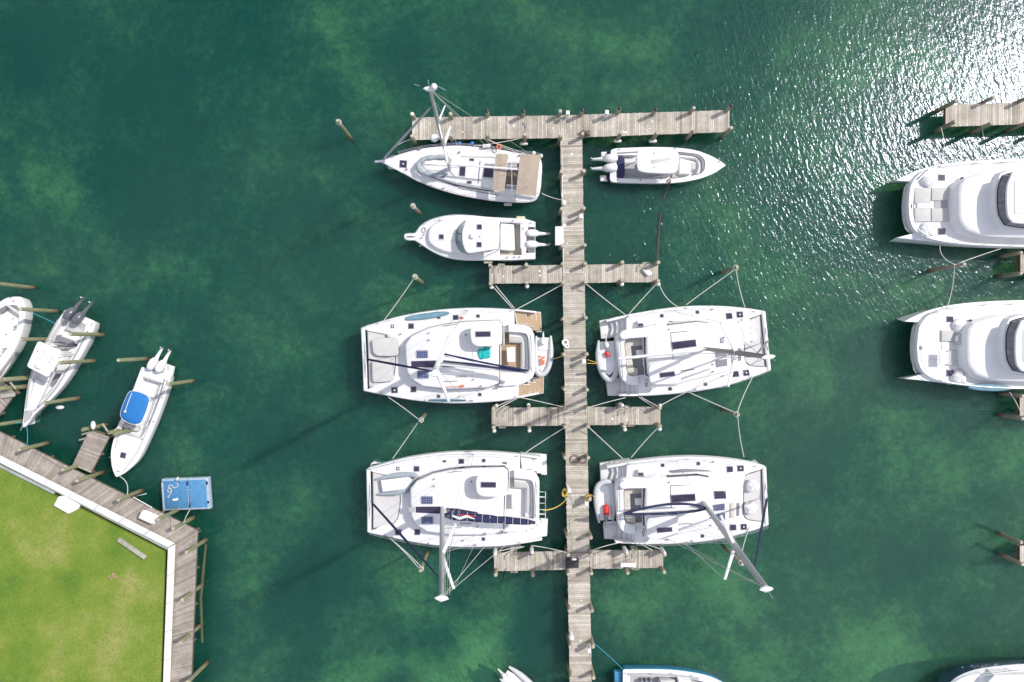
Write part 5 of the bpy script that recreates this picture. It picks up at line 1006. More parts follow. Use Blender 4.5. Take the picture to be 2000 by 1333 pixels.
for s in (1, -1): t.part('spreader', MB().tube([sp, sp + ax * .35 + sx * 1.0 * s + Vector((0, 0, .1))], [.07, .04], 8, flat=.5), gel)
b = MB(); c = b0.lerp(tp, .46); b.tube([c, c + ax * -.42], .04, 6); b.ball((c.x - ax.x * .5, c.y - ax.y * .5, c.z + .1), (.27, .27, .17), 14, 8); t.part('radar_dome', b, gel)
b = MB(); b.ball(tp + Vector((.25, .05, .25)), .17); t.part('antenna_dome', b, gel)
b = MB(); b.tube([tp + Vector((-.5, .1, .2)), tp + Vector((-.8, .15, .35))], .014, 5); b.tube([tp + Vector((.4, .1, .2)), tp + Vector((.85, -.12, .2))], .014, 5); t.part('wind_vane', b, steel)
g = b0 + Vector((0, 0, 1.3)) + ax * .2; e = q(1455, 855, 3.45); t.part('boom', MB().tube([g, e], [.085, .075], 8), gel, angle=60); line_part(t, 'boom_vang', [b0 + Vector((0, 0, .2)), g.lerp(e, .3)], .03, steel)
line_part(t, 'backstay', [tp, q(1660, 760, zd)], .013, steel); line_part(t, 'backstay', [tp, q(1640, 1120, zd)], .013, steel); line_part(t, 'topping_lift', [tp, e], .011, rope)
# bow roller, rails, winches
line_part(t, 'bow_roller', [q(60, 780, 1.6), q(160, 775, 1.6)], .09, steel, flat=.5)
pr = [q(100, 775, 2.1), q(160, 745, 2.1), q(250, 715, 2.1)]; line_part(t, 'bow_rail', pr, .018, steel); line_part(t, 'bow_rail', [q(100, 778, 2.1), q(170, 810, 2.1), q(255, 860, 2.1)], .018, steel)
lifeline(t, XY(q, catmull(up[1:], 2), zd), zd); lifeline(t, XY(q, catmull(dn[2:-2], 2), zd), zd)
for x, y in ((1470, 725), (1435, 1110), (1640, 730), (495, 660), (888, 690), (372, 858), (860, 1005), (610, 1022), (730, 1045)): winch(t, q(x, y, zd + .02), .07)
for x, y, a in ((470, 650, .2), (230, 745, .4), (1650, 1090, 0), (245, 850, -.4), (1190, 655, 0)): cleat(t, q(x, y, zd), a)
b = MB(); b.ball(q(1612, 697, 2.2), (.15, .15, .15)); t.part('horseshoe_buoy', b, fend); b = MB(); b.ball(q(1685, 725, 2.0), (.13, .16, .2)); t.part('stern_light', b, fend)
b = MB(); c = q(1272, 638, 1.9); b.tube([(c.x + .15 * math.cos(a), c.y + .15 * math.sin(a), c.z) for a in [i * math.pi / 8 for i in range(17)]], .05, 8, caps=False); single('life_ring', 'small orange life ring on the rail of the sloop', 'life ring', b, orange)
mb = MB(); mb.box(q(1150, 628, 1.7), (.62, .24, .3), .05, .06); single('spare_engine', 'white boxed outboard clamped on the rail of the sloop', 'outboard motor', mb, gel)
for x, l in ((885, 'blue ball fender between the sloop and the T head, left one'), (1008, 'blue ball fender between the sloop and the T head, right one')): mb = MB(); mb.ball(q(x, 603, 1.0), .2); single('ball_fender', l, 'fender', mb, fendb, 'fenders round the harbour')
mb = MB(); a_, b_ = q(780, 602, .9), q(850, 600, .9); mb.tube([a_, Vector(a_).lerp(Vector(b_), .15), Vector(a_).lerp(Vector(b_), .85), b_], [.08, .17, .17, .08], 12); single('long_fender', 'dark navy long fender between the sloop and the T head', 'fender', mb, mat('navy_fender', (0.02, 0.06, 0.17), .5), 'fenders round the harbour')
t2 = T('dinghy', 'deflated blue grey dinghy tube curled on the foredeck of the sloop', 'dinghy', q(620, 820, 1.9), 'inflatable dinghies')
pts = catmull([tuple(q(x, y, 2.04)) for x, y in ((800, 790), (755, 742), (640, 738), (545, 752), (488, 800), (492, 858), (560, 895), (660, 912), (770, 892))], 5); n_ = len(pts)
t2.part('tube', MB().tube(pts, [.06] + [.17 + .03 * math.sin(i * 1.3) for i in range(n_ - 2)] + [.10], 12, flat=.7), hypd, angle=60)
t2.part('floor', MB().prism(XY(q, [(560, 760), (740, 762), (770, 800), (740, 868), (580, 870), (525, 825)], 1.96), 1.88, 1.96, .03), whitecl); line_part(t2, 'strap', [q(510, 805, 2.05), q(770, 820, 2.05)], .015, black)

# ------------------------------------------------------------------ cabin cruiser with a pulpit
q = Z(780, 390, 5.0); zg = 1.35; at = q(700, 380)
t = T('cabin_cruiser', 'white cabin cruiser with green windscreen and bow pulpit, left of the walkway', 'cabin cruiser', (at.x, at.y, 0))
out = segs([(150, 330), (200, 265), (280, 212), (400, 172), (550, 152), (700, 156), (850, 170), (1020, 180), (1230, 190)], [(1230, 190), (1325, 220)], [(1325, 220), (1325, 580)], [(1325, 580), (1100, 592), (800, 593), (600, 587), (450, 560), (330, 510), (240, 455), (150, 398)], [(150, 398), (135, 365), (150, 330)])
P = ccw(XY(q, out, zg)); t.part('hull', MB().loft([(inset(P, .55), -.4), (inset(P, .36), .03), (inset(P, .16), .6), (inset(P, .0), zg - .2), (inset(P, -.03), zg - .17), (inset(P, -.03), zg - .10), (inset(P, 0), zg - .06)], cap1=False), gel, angle=40)
front = segs([(150, 330), (200, 265), (280, 212), (400, 172), (550, 152), (700, 156), (850, 170), (980, 178)], [(980, 178), (980, 593)], [(980, 593), (800, 593), (600, 587), (450, 560), (330, 510), (240, 455), (150, 398)], [(150, 398), (135, 365), (150, 330)])
poly_part(t, 'foredeck', q, front, zg - .1, zg, gel, .04)
for pts in ([(980, 178), (1230, 190), (1325, 220), (1325, 270), (1235, 265), (1232, 232), (980, 222)], [(980, 593), (1100, 592), (1325, 580), (1325, 520), (1225, 520), (1218, 542), (980, 545)], [(1180, 235), (1232, 232), (1235, 265), (1262, 270), (1240, 310), (1240, 500), (1225, 520), (1218, 542), (1195, 545), (1190, 480), (1180, 470)]):
    poly_part(t, 'gunwale', q, pts, .4, zg, gel, .03)
poly_part(t, 'cockpit_sole', q, [(975, 215), (1200, 225), (1215, 550), (975, 550)], .3, .62, mat('tan_sole', (0.45, 0.41, 0.33), .8), 0)
poly_part(t, 'seat', q, [(985, 225), (1120, 245), (1128, 490), (1110, 500), (980, 490)], .6, 1.15, gel, .05)
poly_part(t, 'transom_seat', q, [(1185, 335), (1238, 335), (1238, 478), (1190, 478)], .6, 1.3, gel, .05); poly_part(t, 'bait_well', q, [(1195, 265), (1225, 265), (1225, 300), (1195, 300)], 1.3, 1.37, cushion, .02)
poly_part(t, 'swim_platform', q, [(1240, 300), (1265, 275), (1322, 290), (1322, 515), (1262, 512), (1240, 480)], .3, .62, gelb, .03)
tk = segs([(280, 360), (290, 300), (320, 255), (400, 212)], [(400, 212), (550, 190), (640, 195)], [(640, 195), (645, 525)], [(645, 525), (520, 520), (420, 500)], [(420, 500), (330, 455), (290, 410), (280, 360)])
P2 = ccw(XY(q, tk, 1.75)); t.part('cabin_trunk', MB().loft([(inset(P2, -.14), zg - .02), (inset(P2, -.03), 1.62), (inset(P2, .02), 1.70), (inset(P2, .14), 1.76)]), gel, angle=40)
hatch(t, q, 386, 340, 436, 389, 1.79, -1); line_part(t, 'trunk_seam', [q(320, 328, 1.77), q(545, 328, 1.79)], .01, cushion); line_part(t, 'trunk_seam', [q(320, 404, 1.77), q(545, 404, 1.79)], .01, cushion)
# windscreen: raked glass from the trunk up to the roof edge
low_ = [q(x, y, 1.72) for x, y in catmull([(640, 205), (582, 258), (551, 335), (553, 425), (598, 505), (662, 524)], 4)]; hi = [q(x, y, 2.78) for x, y in catmull([(662, 210), (632, 258), (610, 335), (612, 420), (640, 490), (690, 520)], 4)]
vs = low_ + hi; n_ = len(low_); t.part('windscreen', MB().add(vs, [(i, i + 1, n_ + i + 1, n_ + i) for i in range(n_ - 1)]), glassg)
for k in (8, 12): line_part(t, 'windscreen_frame', [low_[k] + Vector((0, 0, .03)), hi[k] + Vector((0, 0, .03))], .03, midgrey)
line_part(t, 'windscreen_frame', [p + Vector((0, 0, .02)) for p in low_], .028, midgrey)
for k in (7, 11): line_part(t, 'wiper', [low_[k] + Vector((0, 0, .08)), low_[k].lerp(hi[k + 2], .7) + Vector((0, 0, .08))], .012, black)
rf = segs([(650, 212), (780, 210)], [(780, 210), (982, 234)], [(982, 234), (976, 480)], [(976, 480), (700, 524)], [(700, 524), (652, 510), (618, 430), (612, 330), (632, 250), (650, 212)])
P3 = ccw(XY(q, rf, 2.9)); t.part('hardtop', MB().loft([(inset(P3, .04), 2.76), (P3, 2.80), (inset(P3, .02), 2.88), (inset(P3, .14), 2.93)]), gel, angle=40)
poly_part(t, 'helm_cabin', q, [(690, 240), (960, 250), (955, 465), (700, 490)], 1.3, 2.1, cushion, .05)
for x, y in ((970, 245), (968, 470), (830, 226), (820, 500)): p = q(x, y, 2.8); b = MB(); b.tube([(p.x, p.y, 1.3), (p.x, p.y, 2.8)], .035, 8); t.part('roof_post', b, gel)
hatch(t, q, 757, 242, 809, 294, 2.96, -1); hatch(t, q, 755, 414, 806, 467, 2.96, -1)
b = MB(); b.ball(q(715, 355, 3.05), (.22, .22, .14), 14, 8); t.part('radar_dome', b, gel); b = MB(); b.ball(q(795, 357, 3.0), (.10, .10, .08)); t.part('antenna_dome', b, gel)
line_part(t, 'roof_edge_strip', [q(974, 240, 2.86), q(982, 300, 2.86), q(980, 420, 2.86), q(968, 482, 2.86)], .045, frame); line_part(t, 'antenna', [q(990, 270, 2.9), q(790, 222, 3.0)], .014, rope); line_part(t, 'outrigger', [q(780, 484, 2.9), q(1010, 492, 2.8)], .025, steel); line_part(t, 'grab_rail', [q(785, 228, 2.9), q(880, 238, 2.9)], .02, steel)
pul = segs([(150, 330), (110, 332), (68, 334)], [(68, 334), (50, 345), (48, 365), (52, 380), (70, 392)], [(70, 392), (110, 398), (150, 398)]); poly_part(t, 'pulpit', q, pul, zg - .12, zg + .02, gel, .03)
b = MB(); b.tube([q(75, 361, zg + .06), q(150, 364, zg + .06)], .05, 6); b.ball(q(110, 362, zg + .08), (.22, .06, .05)); t.part('anchor', b, frame)
rail = catmull([(150, 330), (70, 330), (50, 345), (48, 365)], 4); line_part(t, 'bow_rail', [q(x, y, 2.0) for x, y in catmull([(48, 365), (52, 340), (90, 328), (160, 322), (200, 262), (280, 207), (400, 167), (550, 148), (750, 157)], 4)], .02, steel); line_part(t, 'bow_rail', [q(x, y, 2.0) for x, y in catmull([(48, 365), (55, 388), (90, 400), (160, 403), (240, 458), (330, 514), (450, 564), (600, 590), (750, 590)], 4)], .02, steel)
for x, y in ((280, 209), (400, 169), (560, 150), (660, 154), (750, 158), (240, 457), (450, 562), (750, 588), (200, 264)): line_part(t, 'stanchion', [q(x, y, zg), q(x, y, 2.0)], .016, steel)
coil_ = MB(); c = q(240, 300, zg); coil_.tube([(c.x + .14 * math.cos(i * .6), c.y + .2 * math.sin(i * .6), zg + .03 + i * .002) for i in range(28)], .02, 5); t.part('bow_line', coil_, frame)
for x, y in ((395, 205), (240, 345), (1160, 243), (1110, 210), (1285, 230), (1055, 565), (1125, 562), (1175, 562), (220, 375), (205, 455)): winch(t, q(x, y, zg), .05)
e = q(1300, 335, .9); outboard(t, (e.x - .1, e.y), (1, 0), gel, z=.75, sc_=1.15); e = q(1295, 443, .9); outboard(t, (e.x - .1, e.y), (1, 0), gel, z=.75, sc_=1.15)
mb = MB(); mb.box(q(1185, 180, .9), (.68, .22, .3), -.03, .05); single('flat_fender', 'pale yellow fender on the upper quarter of the cabin cruiser', 'fender', mb, fendy, 'fenders round the harbour')
mb = MB(); mb.box(q(867, 609, .9), (.68, .24, .3), .05, .05); single('flat_fender', 'pale yellow fender between the cabin cruiser and the finger corner', 'fender', mb, fendy, 'fenders round the harbour')
mb = MB(); mb.box(q(1060, 48, .8), (.62, .2, .3), .0, .05); single('flat_fender', 'grey flat fender under the side of the sloop nearest the cabin cruiser', 'fender', mb, cushion, 'fenders round the harbour')
p = W(1091.5, 461, 1.8); t = T('dock_box', 'large white dock box hung off the walkway beside the cruiser outboards', 'dock box', (p.x, p.y, 1.1)); mb = MB(); mb.box((p.x, p.y, 1.42), (.50, 1.36, .64), 0, .04); t.part('chest', mb, plast); mb = MB(); mb.box((p.x, p.y, 1.78), (.56, 1.42, .08), 0, .03); t.part('lid', mb, plast)

# ------------------------------------------------------------------ centre console on the right of the walkway
q = Z(1080, 190, 5.263); at = q(1100, 700); zg = 1.05
t = T('centre_console', 'white centre console with navy stern seat below the right arm of the T head', 'motor boat', (at.x, at.y, 0), 'open motor boats with outboards')
out = segs([(1780, 700), (1710, 648), (1600, 592), (1450, 542), (1250, 518), (1000, 512), (700, 522), (640, 528)], [(640, 528), (600, 540), (592, 570)], [(592, 570), (585, 840)], [(585, 840), (600, 868), (640, 876)], [(640, 876), (800, 882), (1100, 886), (1300, 877), (1500, 842), (1650, 786), (1720, 742), (1780, 700)])
inn = segs([(1565, 700), (1555, 640), (1480, 585), (1290, 562)], [(1290, 562), (870, 558)], [(870, 558), (655, 570)], [(655, 570), (655, 832)], [(655, 832), (900, 845), (1270, 838)], [(1270, 838), (1480, 800), (1550, 760), (1565, 700)])
open_hull(t, XY(q, out, zg), XY(q, inn, zg), zg, .42, gel, wl=.3)
poly_part(t, 'aft_sole', q, [(740, 672), (865, 672), (868, 760), (930, 785), (1150, 800), (1100, 835), (740, 828)], .3, .44, greyfl, 0)
poly_part(t, 'side_bolster', q, [(655, 572), (862, 560), (862, 598), (655, 600)], .4, .85, cream, .04)
poly_part(t, 'bow_seat', q, segs([(1292, 580), (1470, 600)], [(1470, 600), (1528, 645), (1540, 720)], [(1540, 720), (1515, 785)], [(1515, 785), (1475, 790)], [(1475, 790), (1500, 720), (1490, 660)], [(1490, 660), (1450, 630), (1292, 615)]), .4, .9, gel, .05)
poly_part(t, 'bow_coaming', q, segs([(1290, 560), (1480, 583), (1556, 640), (1566, 700)], [(1566, 700), (1550, 762), (1515, 790)], [(1515, 790), (1528, 720), (1522, 660)], [(1522, 660), (1460, 608), (1290, 586)]), .8, 1.0, midgrey, .03)
poly_part(t, 'console_seat', q, [(1300, 625), (1465, 668), (1465, 742), (1415, 750), (1412, 790), (1300, 790)], .4, .95, gel, .06)
poly_part(t, 'console_step', q, [(1415, 672), (1466, 672), (1466, 742), (1415, 742)], .9, .97, cushion, .02); poly_part(t, 'deck_hatch', q, [(1225, 800), (1282, 786), (1282, 826), (1225, 830)], .4, .6, cushion, .02)
poly_part(t, 'console', q, [(990, 600), (1270, 600), (1275, 760), (990, 760)], .4, 1.6, gel, .08)
poly_part(t, 'stern_seat', q, [(660, 612), (730, 610), (738, 640), (738, 800), (730, 826), (660, 828)], .4, 1.16, navy, .05, rnd=.12)
poly_part(t, 'stern_block', q, [(600, 600), (660, 600), (660, 835), (600, 835)], .3, 1.0, gel, .03)
rf = round_poly(XY(q, [(864, 556), (1100, 545), (1270, 556), (1294, 580), (1298, 640), (1278, 760), (1240, 785), (1120, 786), (940, 775), (870, 752), (860, 640)], 2.6), .25); t.part('hardtop', MB().loft([(inset(rf, .03), 2.48), (rf, 2.52), (inset(rf, .02), 2.60), (inset(rf, .14), 2.64)]), gel, angle=40)
for x, y in ((900, 590), (905, 750), (1250, 590), (1240, 760)): p = q(x, y, 2.5); b = MB(); b.tube([(p.x, p.y, .45), (p.x, p.y, 2.5)], .035, 8); t.part('roof_post', b, steel)
line_part(t, 'light_bar', [q(1272, 605, 2.62), q(1270, 690, 2.62)], .04, cushion)
for y in (575, 717): line_part(t, 'roof_rail', [q(1040, y, 2.66), q(1050, y, 2.7)], .05, cushion)
poly_part(t, 'roof_bag', q, [(1010, 645), (1215, 612), (1218, 640), (1015, 688)], 2.63, 2.68, cushion, .02)
line_part(t, 'outrigger', [q(1040, 826, 1.2), q(1235, 790, 2.1)], .03, gel)
for x, y in ((1710, 664), (678, 541), (668, 846), (900, 852), (1258, 526), (857, 640), (1250, 772)): winch(t, q(x, y, zg), .045)
for i, pts in enumerate(([(495, 562), (575, 560), (572, 612), (495, 616)], [(486, 805), (560, 800), (565, 862), (486, 862)])): poly_part(t, 'swim_platform', q, pts, .35, .55, gel, .04)
for pts in ([(555, 562), (600, 556), (600, 600), (560, 600)], [(550, 800), (598, 800), (598, 862), (555, 855)]): poly_part(t, 'transom_pad', q, pts, .3, .62, navy, .02)
e = q(600, 640, .9); outboard(t, (e.x, e.y), (-1, .02), gel, z=.7, sc_=1.25); e = q(596, 738, .9); outboard(t, (e.x, e.y), (-1, .02), gel, z=.7, sc_=1.25)
mb = MB(); c = q(1195, 862, 1.15); mb.tube([(c.x + .13 * math.cos(a), c.y + .13 * math.sin(a), c.z) for a in [i * math.pi / 8 for i in range(17)]], .035, 6, caps=False)
P_ = [q(1195, 880, 1.1), q(1180, 920, .6), q(1150, 1000, .06), q(1120, 1150, -.1), q(1098, 1260, .1), q(1088, 1400, .06), q(1080, 1540, .5), (W(1284, 514, 1.6))]; mb.tube(catmull([tuple(p) for p in P_], 4), .055, 6); single('fouled_mooring_line', 'long reddish brown weedy line from the right centre console to the upper finger', 'mooring line', mb, ropebr, 'mooring lines')

# ------------------------------------------------------------------ boats on the left
q = Z(0, 560, 4.445); at = q(500, 650); zg = 1.1
t = T('centre_console', 'white open boat with dark twin outboards, grey side decks and white hardtop', 'motor boat', (at.x, at.y, 0), 'open motor boats with outboards')
out = segs([(190, 1222), (205, 1110), (225, 950), (255, 790), (300, 660), (400, 460), (490, 310), (560, 210), (590, 195)], [(590, 195), (640, 225), (760, 275)], [(760, 275), (820, 305)], [(820, 305), (810, 370), (760, 490), (690, 620), (610, 760), (520, 890), (420, 1000), (300, 1110), (235, 1200), (205, 1225)], [(205, 1225), (190, 1222)])
inn = segs([(250, 1065), (235, 1020), (258, 850), (285, 770), (420, 480), (500, 340), (560, 285)], [(560, 285), (735, 380)], [(735, 380), (650, 560), (560, 720), (460, 890), (380, 980), (250, 1065)])
open_hull(t, XY(q, out, zg), XY(q, inn, zg), zg, .5, gel, wl=.38, floor_m=gel)
# grey non-skid run of the side decks
def strip(pts, w, z, m, name):
    P = [Vector(q(x, y, z)) for x, y in catmull(pts, 4)]; L_ = []; R_ = []
    for i, p in enumerate(P): d = (P[min(i + 1, len(P) - 1)] - P[max(i - 1, 0)]).normalized(); n_ = Vector((-d.y, d.x, 0)); L_.append((p + n_ * w / 2)[:2]); R_.append((p - n_ * w / 2)[:2])
    t.part(name, MB().prism([tuple(a) for a in L_ + R_[::-1]], z - .02, z + .012), m)
strip([(505, 290), (410, 465), (330, 625), (262, 800), (238, 950), (226, 1060)], .14, zg + .01, greyfl, 'side_deck_pad'); strip([(760, 385), (690, 530), (600, 690), (500, 860), (400, 985), (290, 1085)], .16, zg + .01, greyfl, 'side_deck_pad')
poly_part(t, 'bow_pad', q, [(222, 1075), (290, 1075), (262, 1150), (205, 1195), (208, 1120)], zg - .02, zg + .012, greyfl, 0)
poly_part(t, 'aft_pad', q, [(600, 262), (745, 330), (735, 378), (575, 295)], zg - .3, zg + .012, greyfl, 0); poly_part(t, 'transom_block', q, [(590, 280), (745, 350), (730, 385), (575, 300)], .4, zg - .02, gel, .03)
poly_part(t, 'fish_box', q, [(590, 310), (735, 372), (705, 430), (560, 370)], .4, 1.0, cushion, .04); poly_part(t, 'helm_seat', q, [(550, 390), (690, 440), (660, 500), (520, 450)], .5, 1.15, gelb, .06)
poly_part(t, 'leaning_post', q, [(490, 420), (640, 470), (615, 520), (470, 470)], .5, 1.25, midgrey, .05); poly_part(t, 'fuel_hatch', q, [(742, 318), (762, 282), (790, 305), (770, 335)], zg, zg + .03, gel, .01)
poly_part(t, 'console', q, [(420, 520), (560, 590), (480, 760), (340, 690)], .5, 1.75, gel, .08)
poly_part(t, 'bow_locker', q, [(300, 800), (440, 885), (330, 1030), (262, 1062), (252, 1000)], .45, .85, gel, .08); poly_part(t, 'sole_pad', q, [(440, 830), (560, 640), (610, 600), (520, 800), (420, 930)], .45, .515, midgrey, 0)
rf = round_poly(XY(q, [(328, 470), (532, 562), (415, 792), (228, 695)], 2.9), .22); t.part('hardtop', MB().loft([(inset(rf, .03), 2.78), (rf, 2.82), (inset(rf, .02), 2.9), (inset(rf, .14), 2.95)]), cream, angle=40)
b = MB(); b.ball(q(338, 682, 3.05), (.30, .30, .16), 14, 8); t.part('radar_dome', b, gel)
for x, y in ((325, 562), (390, 568), (447, 625), (430, 660)): b = MB(); b.ball(q(x, y, 2.98), .05, 8, 5); t.part('roof_fitting', b, midgrey)
for x, y in ((345, 520), (500, 590), (420, 750), (270, 690)): p = q(x, y, 2.8); b = MB(); b.tube([(p.x + .2, p.y - .05, .55), (p.x, p.y, 2.8)], .035, 8); t.part('roof_post', b, steel)
for k in range(5): p = q(470 + k * 25, 478 + k * 15, 2.2); b = MB(); b.tube([(p.x, p.y, 1.2), (p.x + .05, p.y + .1, 2.9)], .03, 6); t.part('rod_holder', b, black if k % 2 else steel)
line_part(t, 'outrigger', [q(515, 650, 2.6), q(450, 800, 2.2), q(340, 1025, 1.7)], .075, cushion)
dv = Vector(q(700, 105, 1) - q(615, 235, 1)); dv = (dv.x / dv.length, dv.y / dv.length)
for x, y in ((618, 245), (690, 285)): e = q(x, y, 1.2); outboard(t, (e.x, e.y), dv, darkgrey, z=.95, sc_=1.25)
b = MB(); b.tube([q(200, 1200, zg + .05), q(185, 1235, zg), q(180, 1250, zg - .1)], .05, 6); t.part('anchor_roller', b, frame)
for x, y in ((240, 900), (560, 215), (800, 330), (420, 470), (222, 1090), (280, 1110)): cleat(t, q(x, y, zg), 1.1)
# boat cut by the left edge
at = q(-150, 400); t = T('centre_console', 'white open boat cut by the left edge, seen bow up', 'motor boat', (at.x, at.y, 0), 'open motor boats with outboards')
out = segs([(175, 88), (205, 150), (212, 250), (190, 380), (140, 520), (60, 650), (-60, 800), (-200, 930)], [(-200, 930), (-460, 800)], [(-460, 800), (-330, 480), (-180, 250), (0, 130), (80, 92), (175, 88)])
inn = segs([(150, 165), (168, 215), (155, 330), (100, 480), (0, 620), (-190, 860)], [(-190, 860), (-380, 770)], [(-380, 770), (-270, 480), (-130, 290), (0, 190), (80, 160), (150, 165)])
open_hull(t, XY(q, out, 1.2), XY(q, inn, 1.2), 1.2, .6, gel, wl=.3, floor_m=cream)
poly_part(t, 'bow_cushion', q, [(60, 152), (165, 225), (160, 245), (45, 165)], 1.1, 1.25, cushion, .02); poly_part(t, 'bow_cushion', q, [(0, 190), (60, 160), (70, 180), (0, 235)], .6, 1.0, midgrey, .03)
poly_part(t, 'deck_locker', q, [(-60, 290), (90, 280), (120, 400), (70, 530), (-80, 560)], .6, 1.0, gel, .06); poly_part(t, 'console', q, [(-230, 330), (-70, 330), (-70, 600), (-230, 600)], .6, 1.9, gel, .06)
for x, y in ((100, 95), (125, 125), (60, 415), (120, 275), (35, 565), (50, 555), (130, 370)): winch(t, q(x, y, 1.2 if y < 200 else 1.02), .04)
at = q(60, 700); t = T('rowing_skiff', 'narrow white skiff hull lying under the boat cut by the left edge', 'skiff', (at.x, at.y, 0))
Pk = segs([(170, 455), (182, 470), (150, 560), (60, 720), (-40, 850), (-80, 880)], [(-80, 880), (-160, 850)], [(-160, 850), (-60, 700), (60, 580), (150, 470), (170, 455)]); P = resample(ccw(XY(q, Pk, .55)), 60); t.part('hull', MB().loft([(inset(P, .22), -.2), (inset(P, .05), .3), (P, .55), (inset(P, .07), .55), (inset(P, .12), .2)]), gel, angle=50)
# boat with the blue canopy
q = Z(130, 670, 4.038); at = q(590, 620); zg = 1.0
t = T('centre_console', 'white open boat with bright blue canopy and white twin outboards near the lawn corner', 'motor boat', (at.x, at.y, 0), 'open motor boats with outboards')
out = segs([(388, 1062), (362, 1000), (350, 930), (350, 850), (370, 760), (410, 640), (460, 530), (530, 350), (590, 190)], [(590, 190), (640, 208)], [(640, 208), (820, 262)], [(820, 262), (790, 380), (720, 580), (640, 770), (560, 930), (480, 1010), (430, 1045), (388, 1062)])
inn = segs([(590, 745), (430, 705), (425, 690), (520, 470), (590, 320), (605, 250)], [(605, 250), (778, 290)], [(778, 290), (745, 400), (690, 560), (620, 700), (590, 745)])
open_hull(t, XY(q, out, zg), XY(q, inn, zg), zg, .5, gel, wl=.28, floor_m=gel)
poly_part(t, 'engine_bracket', q, [(655, 128), (835, 188), (820, 262), (640, 205), (628, 185)], .35, .8, gel, .04); poly_part(t, 'stern_seat', q, [(608, 238), (765, 285), (752, 318), (598, 270)], .5, .95, gel, .04)
poly_part(t, 'seat_back', q, [(606, 262), (752, 305), (748, 320), (600, 278)], .8, 1.02, cushion, .02); poly_part(t, 'stern_hatch', q, [(795, 180), (818, 188), (810, 222), (788, 215)], .79, .83, red if False else cushion, .0)
poly_part(t, 'console', q, [(500, 470), (600, 500), (560, 610), (465, 580)], .5, 1.5, gel, .07); poly_part(t, 'helm_seat', q, [(545, 395), (640, 420), (628, 460), (532, 435)], .5, 1.2, gel, .06); poly_part(t, 'foredeck_seat', q, [(450, 640), (570, 670), (560, 700), (445, 675)], .5, .9, cushion, .05)
hatch(t, q, 424, 864, 470, 910, zg + .02, -14)
line_part(t, 'deck_line', [q(430, 712, zg), q(585, 752, zg)], .03, midgrey); line_part(t, 'hand_rail', [q(795, 300, zg + .05), q(730, 450, zg + .05), q(640, 680, zg + .05), q(560, 860, zg + .05), q(450, 1010, zg + .05)], .018, midgrey)
line_part(t, 'cockpit_rail', [q(745, 310, zg), q(690, 480, zg), q(585, 755, zg)], .03, midgrey); line_part(t, 'wheel_grip', [q(650, 440, 1.3), q(670, 430, 1.4), q(690, 440, 1.3)], .03, frame)
cp = round_poly(XY(q, [(488, 378), (565, 388), (632, 418), (648, 448), (622, 540), (578, 640), (505, 645), (445, 612), (414, 575), (432, 500)], 2.6), .3, 4); n_ = len(cp); cc = (sum(p[0] for p in cp) / n_, sum(p[1] for p in cp) / n_)
def shrink(P, f): return [(cc[0] + (x - cc[0]) * f, cc[1] + (y - cc[1]) * f) for x, y in P]
cp = ccw(cp); t.part('canopy', MB().loft([(shrink(cp, .99), 2.42), (cp, 2.47), (shrink(cp, .96), 2.54), (shrink(cp, .8), 2.61), (shrink(cp, .5), 2.66), (shrink(cp, .2), 2.68)]), blue, angle=60)
line_part(t, 'canopy_frame', [(x, y, 2.47) for x, y in shrink(cp + cp[:1], 1.01)], .022, gel, under=None)
line_part(t, 'roof_antenna', [q(515, 395, 2.72), q(485, 470, 2.78), q(462, 540, 2.74)], .022, gel); b = MB(); b.ball(q(462, 542, 2.78), (.09, .09, .08)); t.part('roof_light', b, gel)
for x, y in ((500, 400), (620, 440), (450, 590), (570, 625)): p = q(x, y, 2.45); b = MB(); b.tube([(p.x + .15, p.y, .55), (p.x, p.y, 2.45)], .025, 8); t.part('canopy_post', b, steel)
dv = Vector(q(745, 60, 1) - q(690, 180, 1)); dv = (dv.x / dv.length, dv.y / dv.length)
for x, y in ((688, 172), (752, 192)): e = q(x, y, 1.0); outboard(t, (e.x, e.y), dv, gel, z=.8, sc_=1.15)
b = MB(); b.tube([q(390, 1010, zg + .04), q(420, 1015, zg + .04)], .03, 6); t.part('cleat', b, frame)
for x, y in ((540, 340), (590, 210), (800, 300), (350, 900), (690, 620), (630, 670), (600, 760), (740, 400), (760, 430)): winch(t, q(x, y, zg), .035)

# ------------------------------------------------------------------ blue work raft
q = Z(0, 820, 4.545); at = q(1650, 660); t = T('work_raft', 'square bright blue painted raft with worn edges at the boardwalk corner', 'raft', (at.x, at.y, 0))
P = ccw(XY(q, [(1430, 530), (1842, 515), (1860, 795), (1448, 810)], .55)); t.part('float', MB().prism(P, -.2, .5, .03), raftw); t.part('deck', MB().prism(inset(P, .16), .4, .56, .02), raftm)
poly_part(t, 'rub_rail', q, [(1430, 560), (1448, 560), (1462, 810), (1446, 812)], .2, .57, raftw, .01); poly_part(t, 'corner_block', q, [(1835, 720), (1866, 720), (1868, 745), (1838, 748)], .1, .5, raftw, .02); poly_part(t, 'corner_block', q, [(1825, 545), (1854, 545), (1854, 580), (1828, 580)], .1, .5, raftw, .02)
line_part(t, 'centre_seam', [q(1662, 560, .58), q(1670, 650, .58), q(1684, 785, .58)], .025, mat('dark_blue_seam', (0.01, 0.03, 0.10), .6))
for x, y in ((1663, 566), (1684, 755)): b = MB(); b.ball(q(x, y, .58), (.09, .19, .05)); t.part('ring_plate', b, MATS['dark_blue_seam'])
b = MB()
for k in range(7): a0 = q(1664 + k * 2, 600 + k * 25, .61); b.box(a0, (.035, .16, .02), .05)
t.part('chain', b, rope)
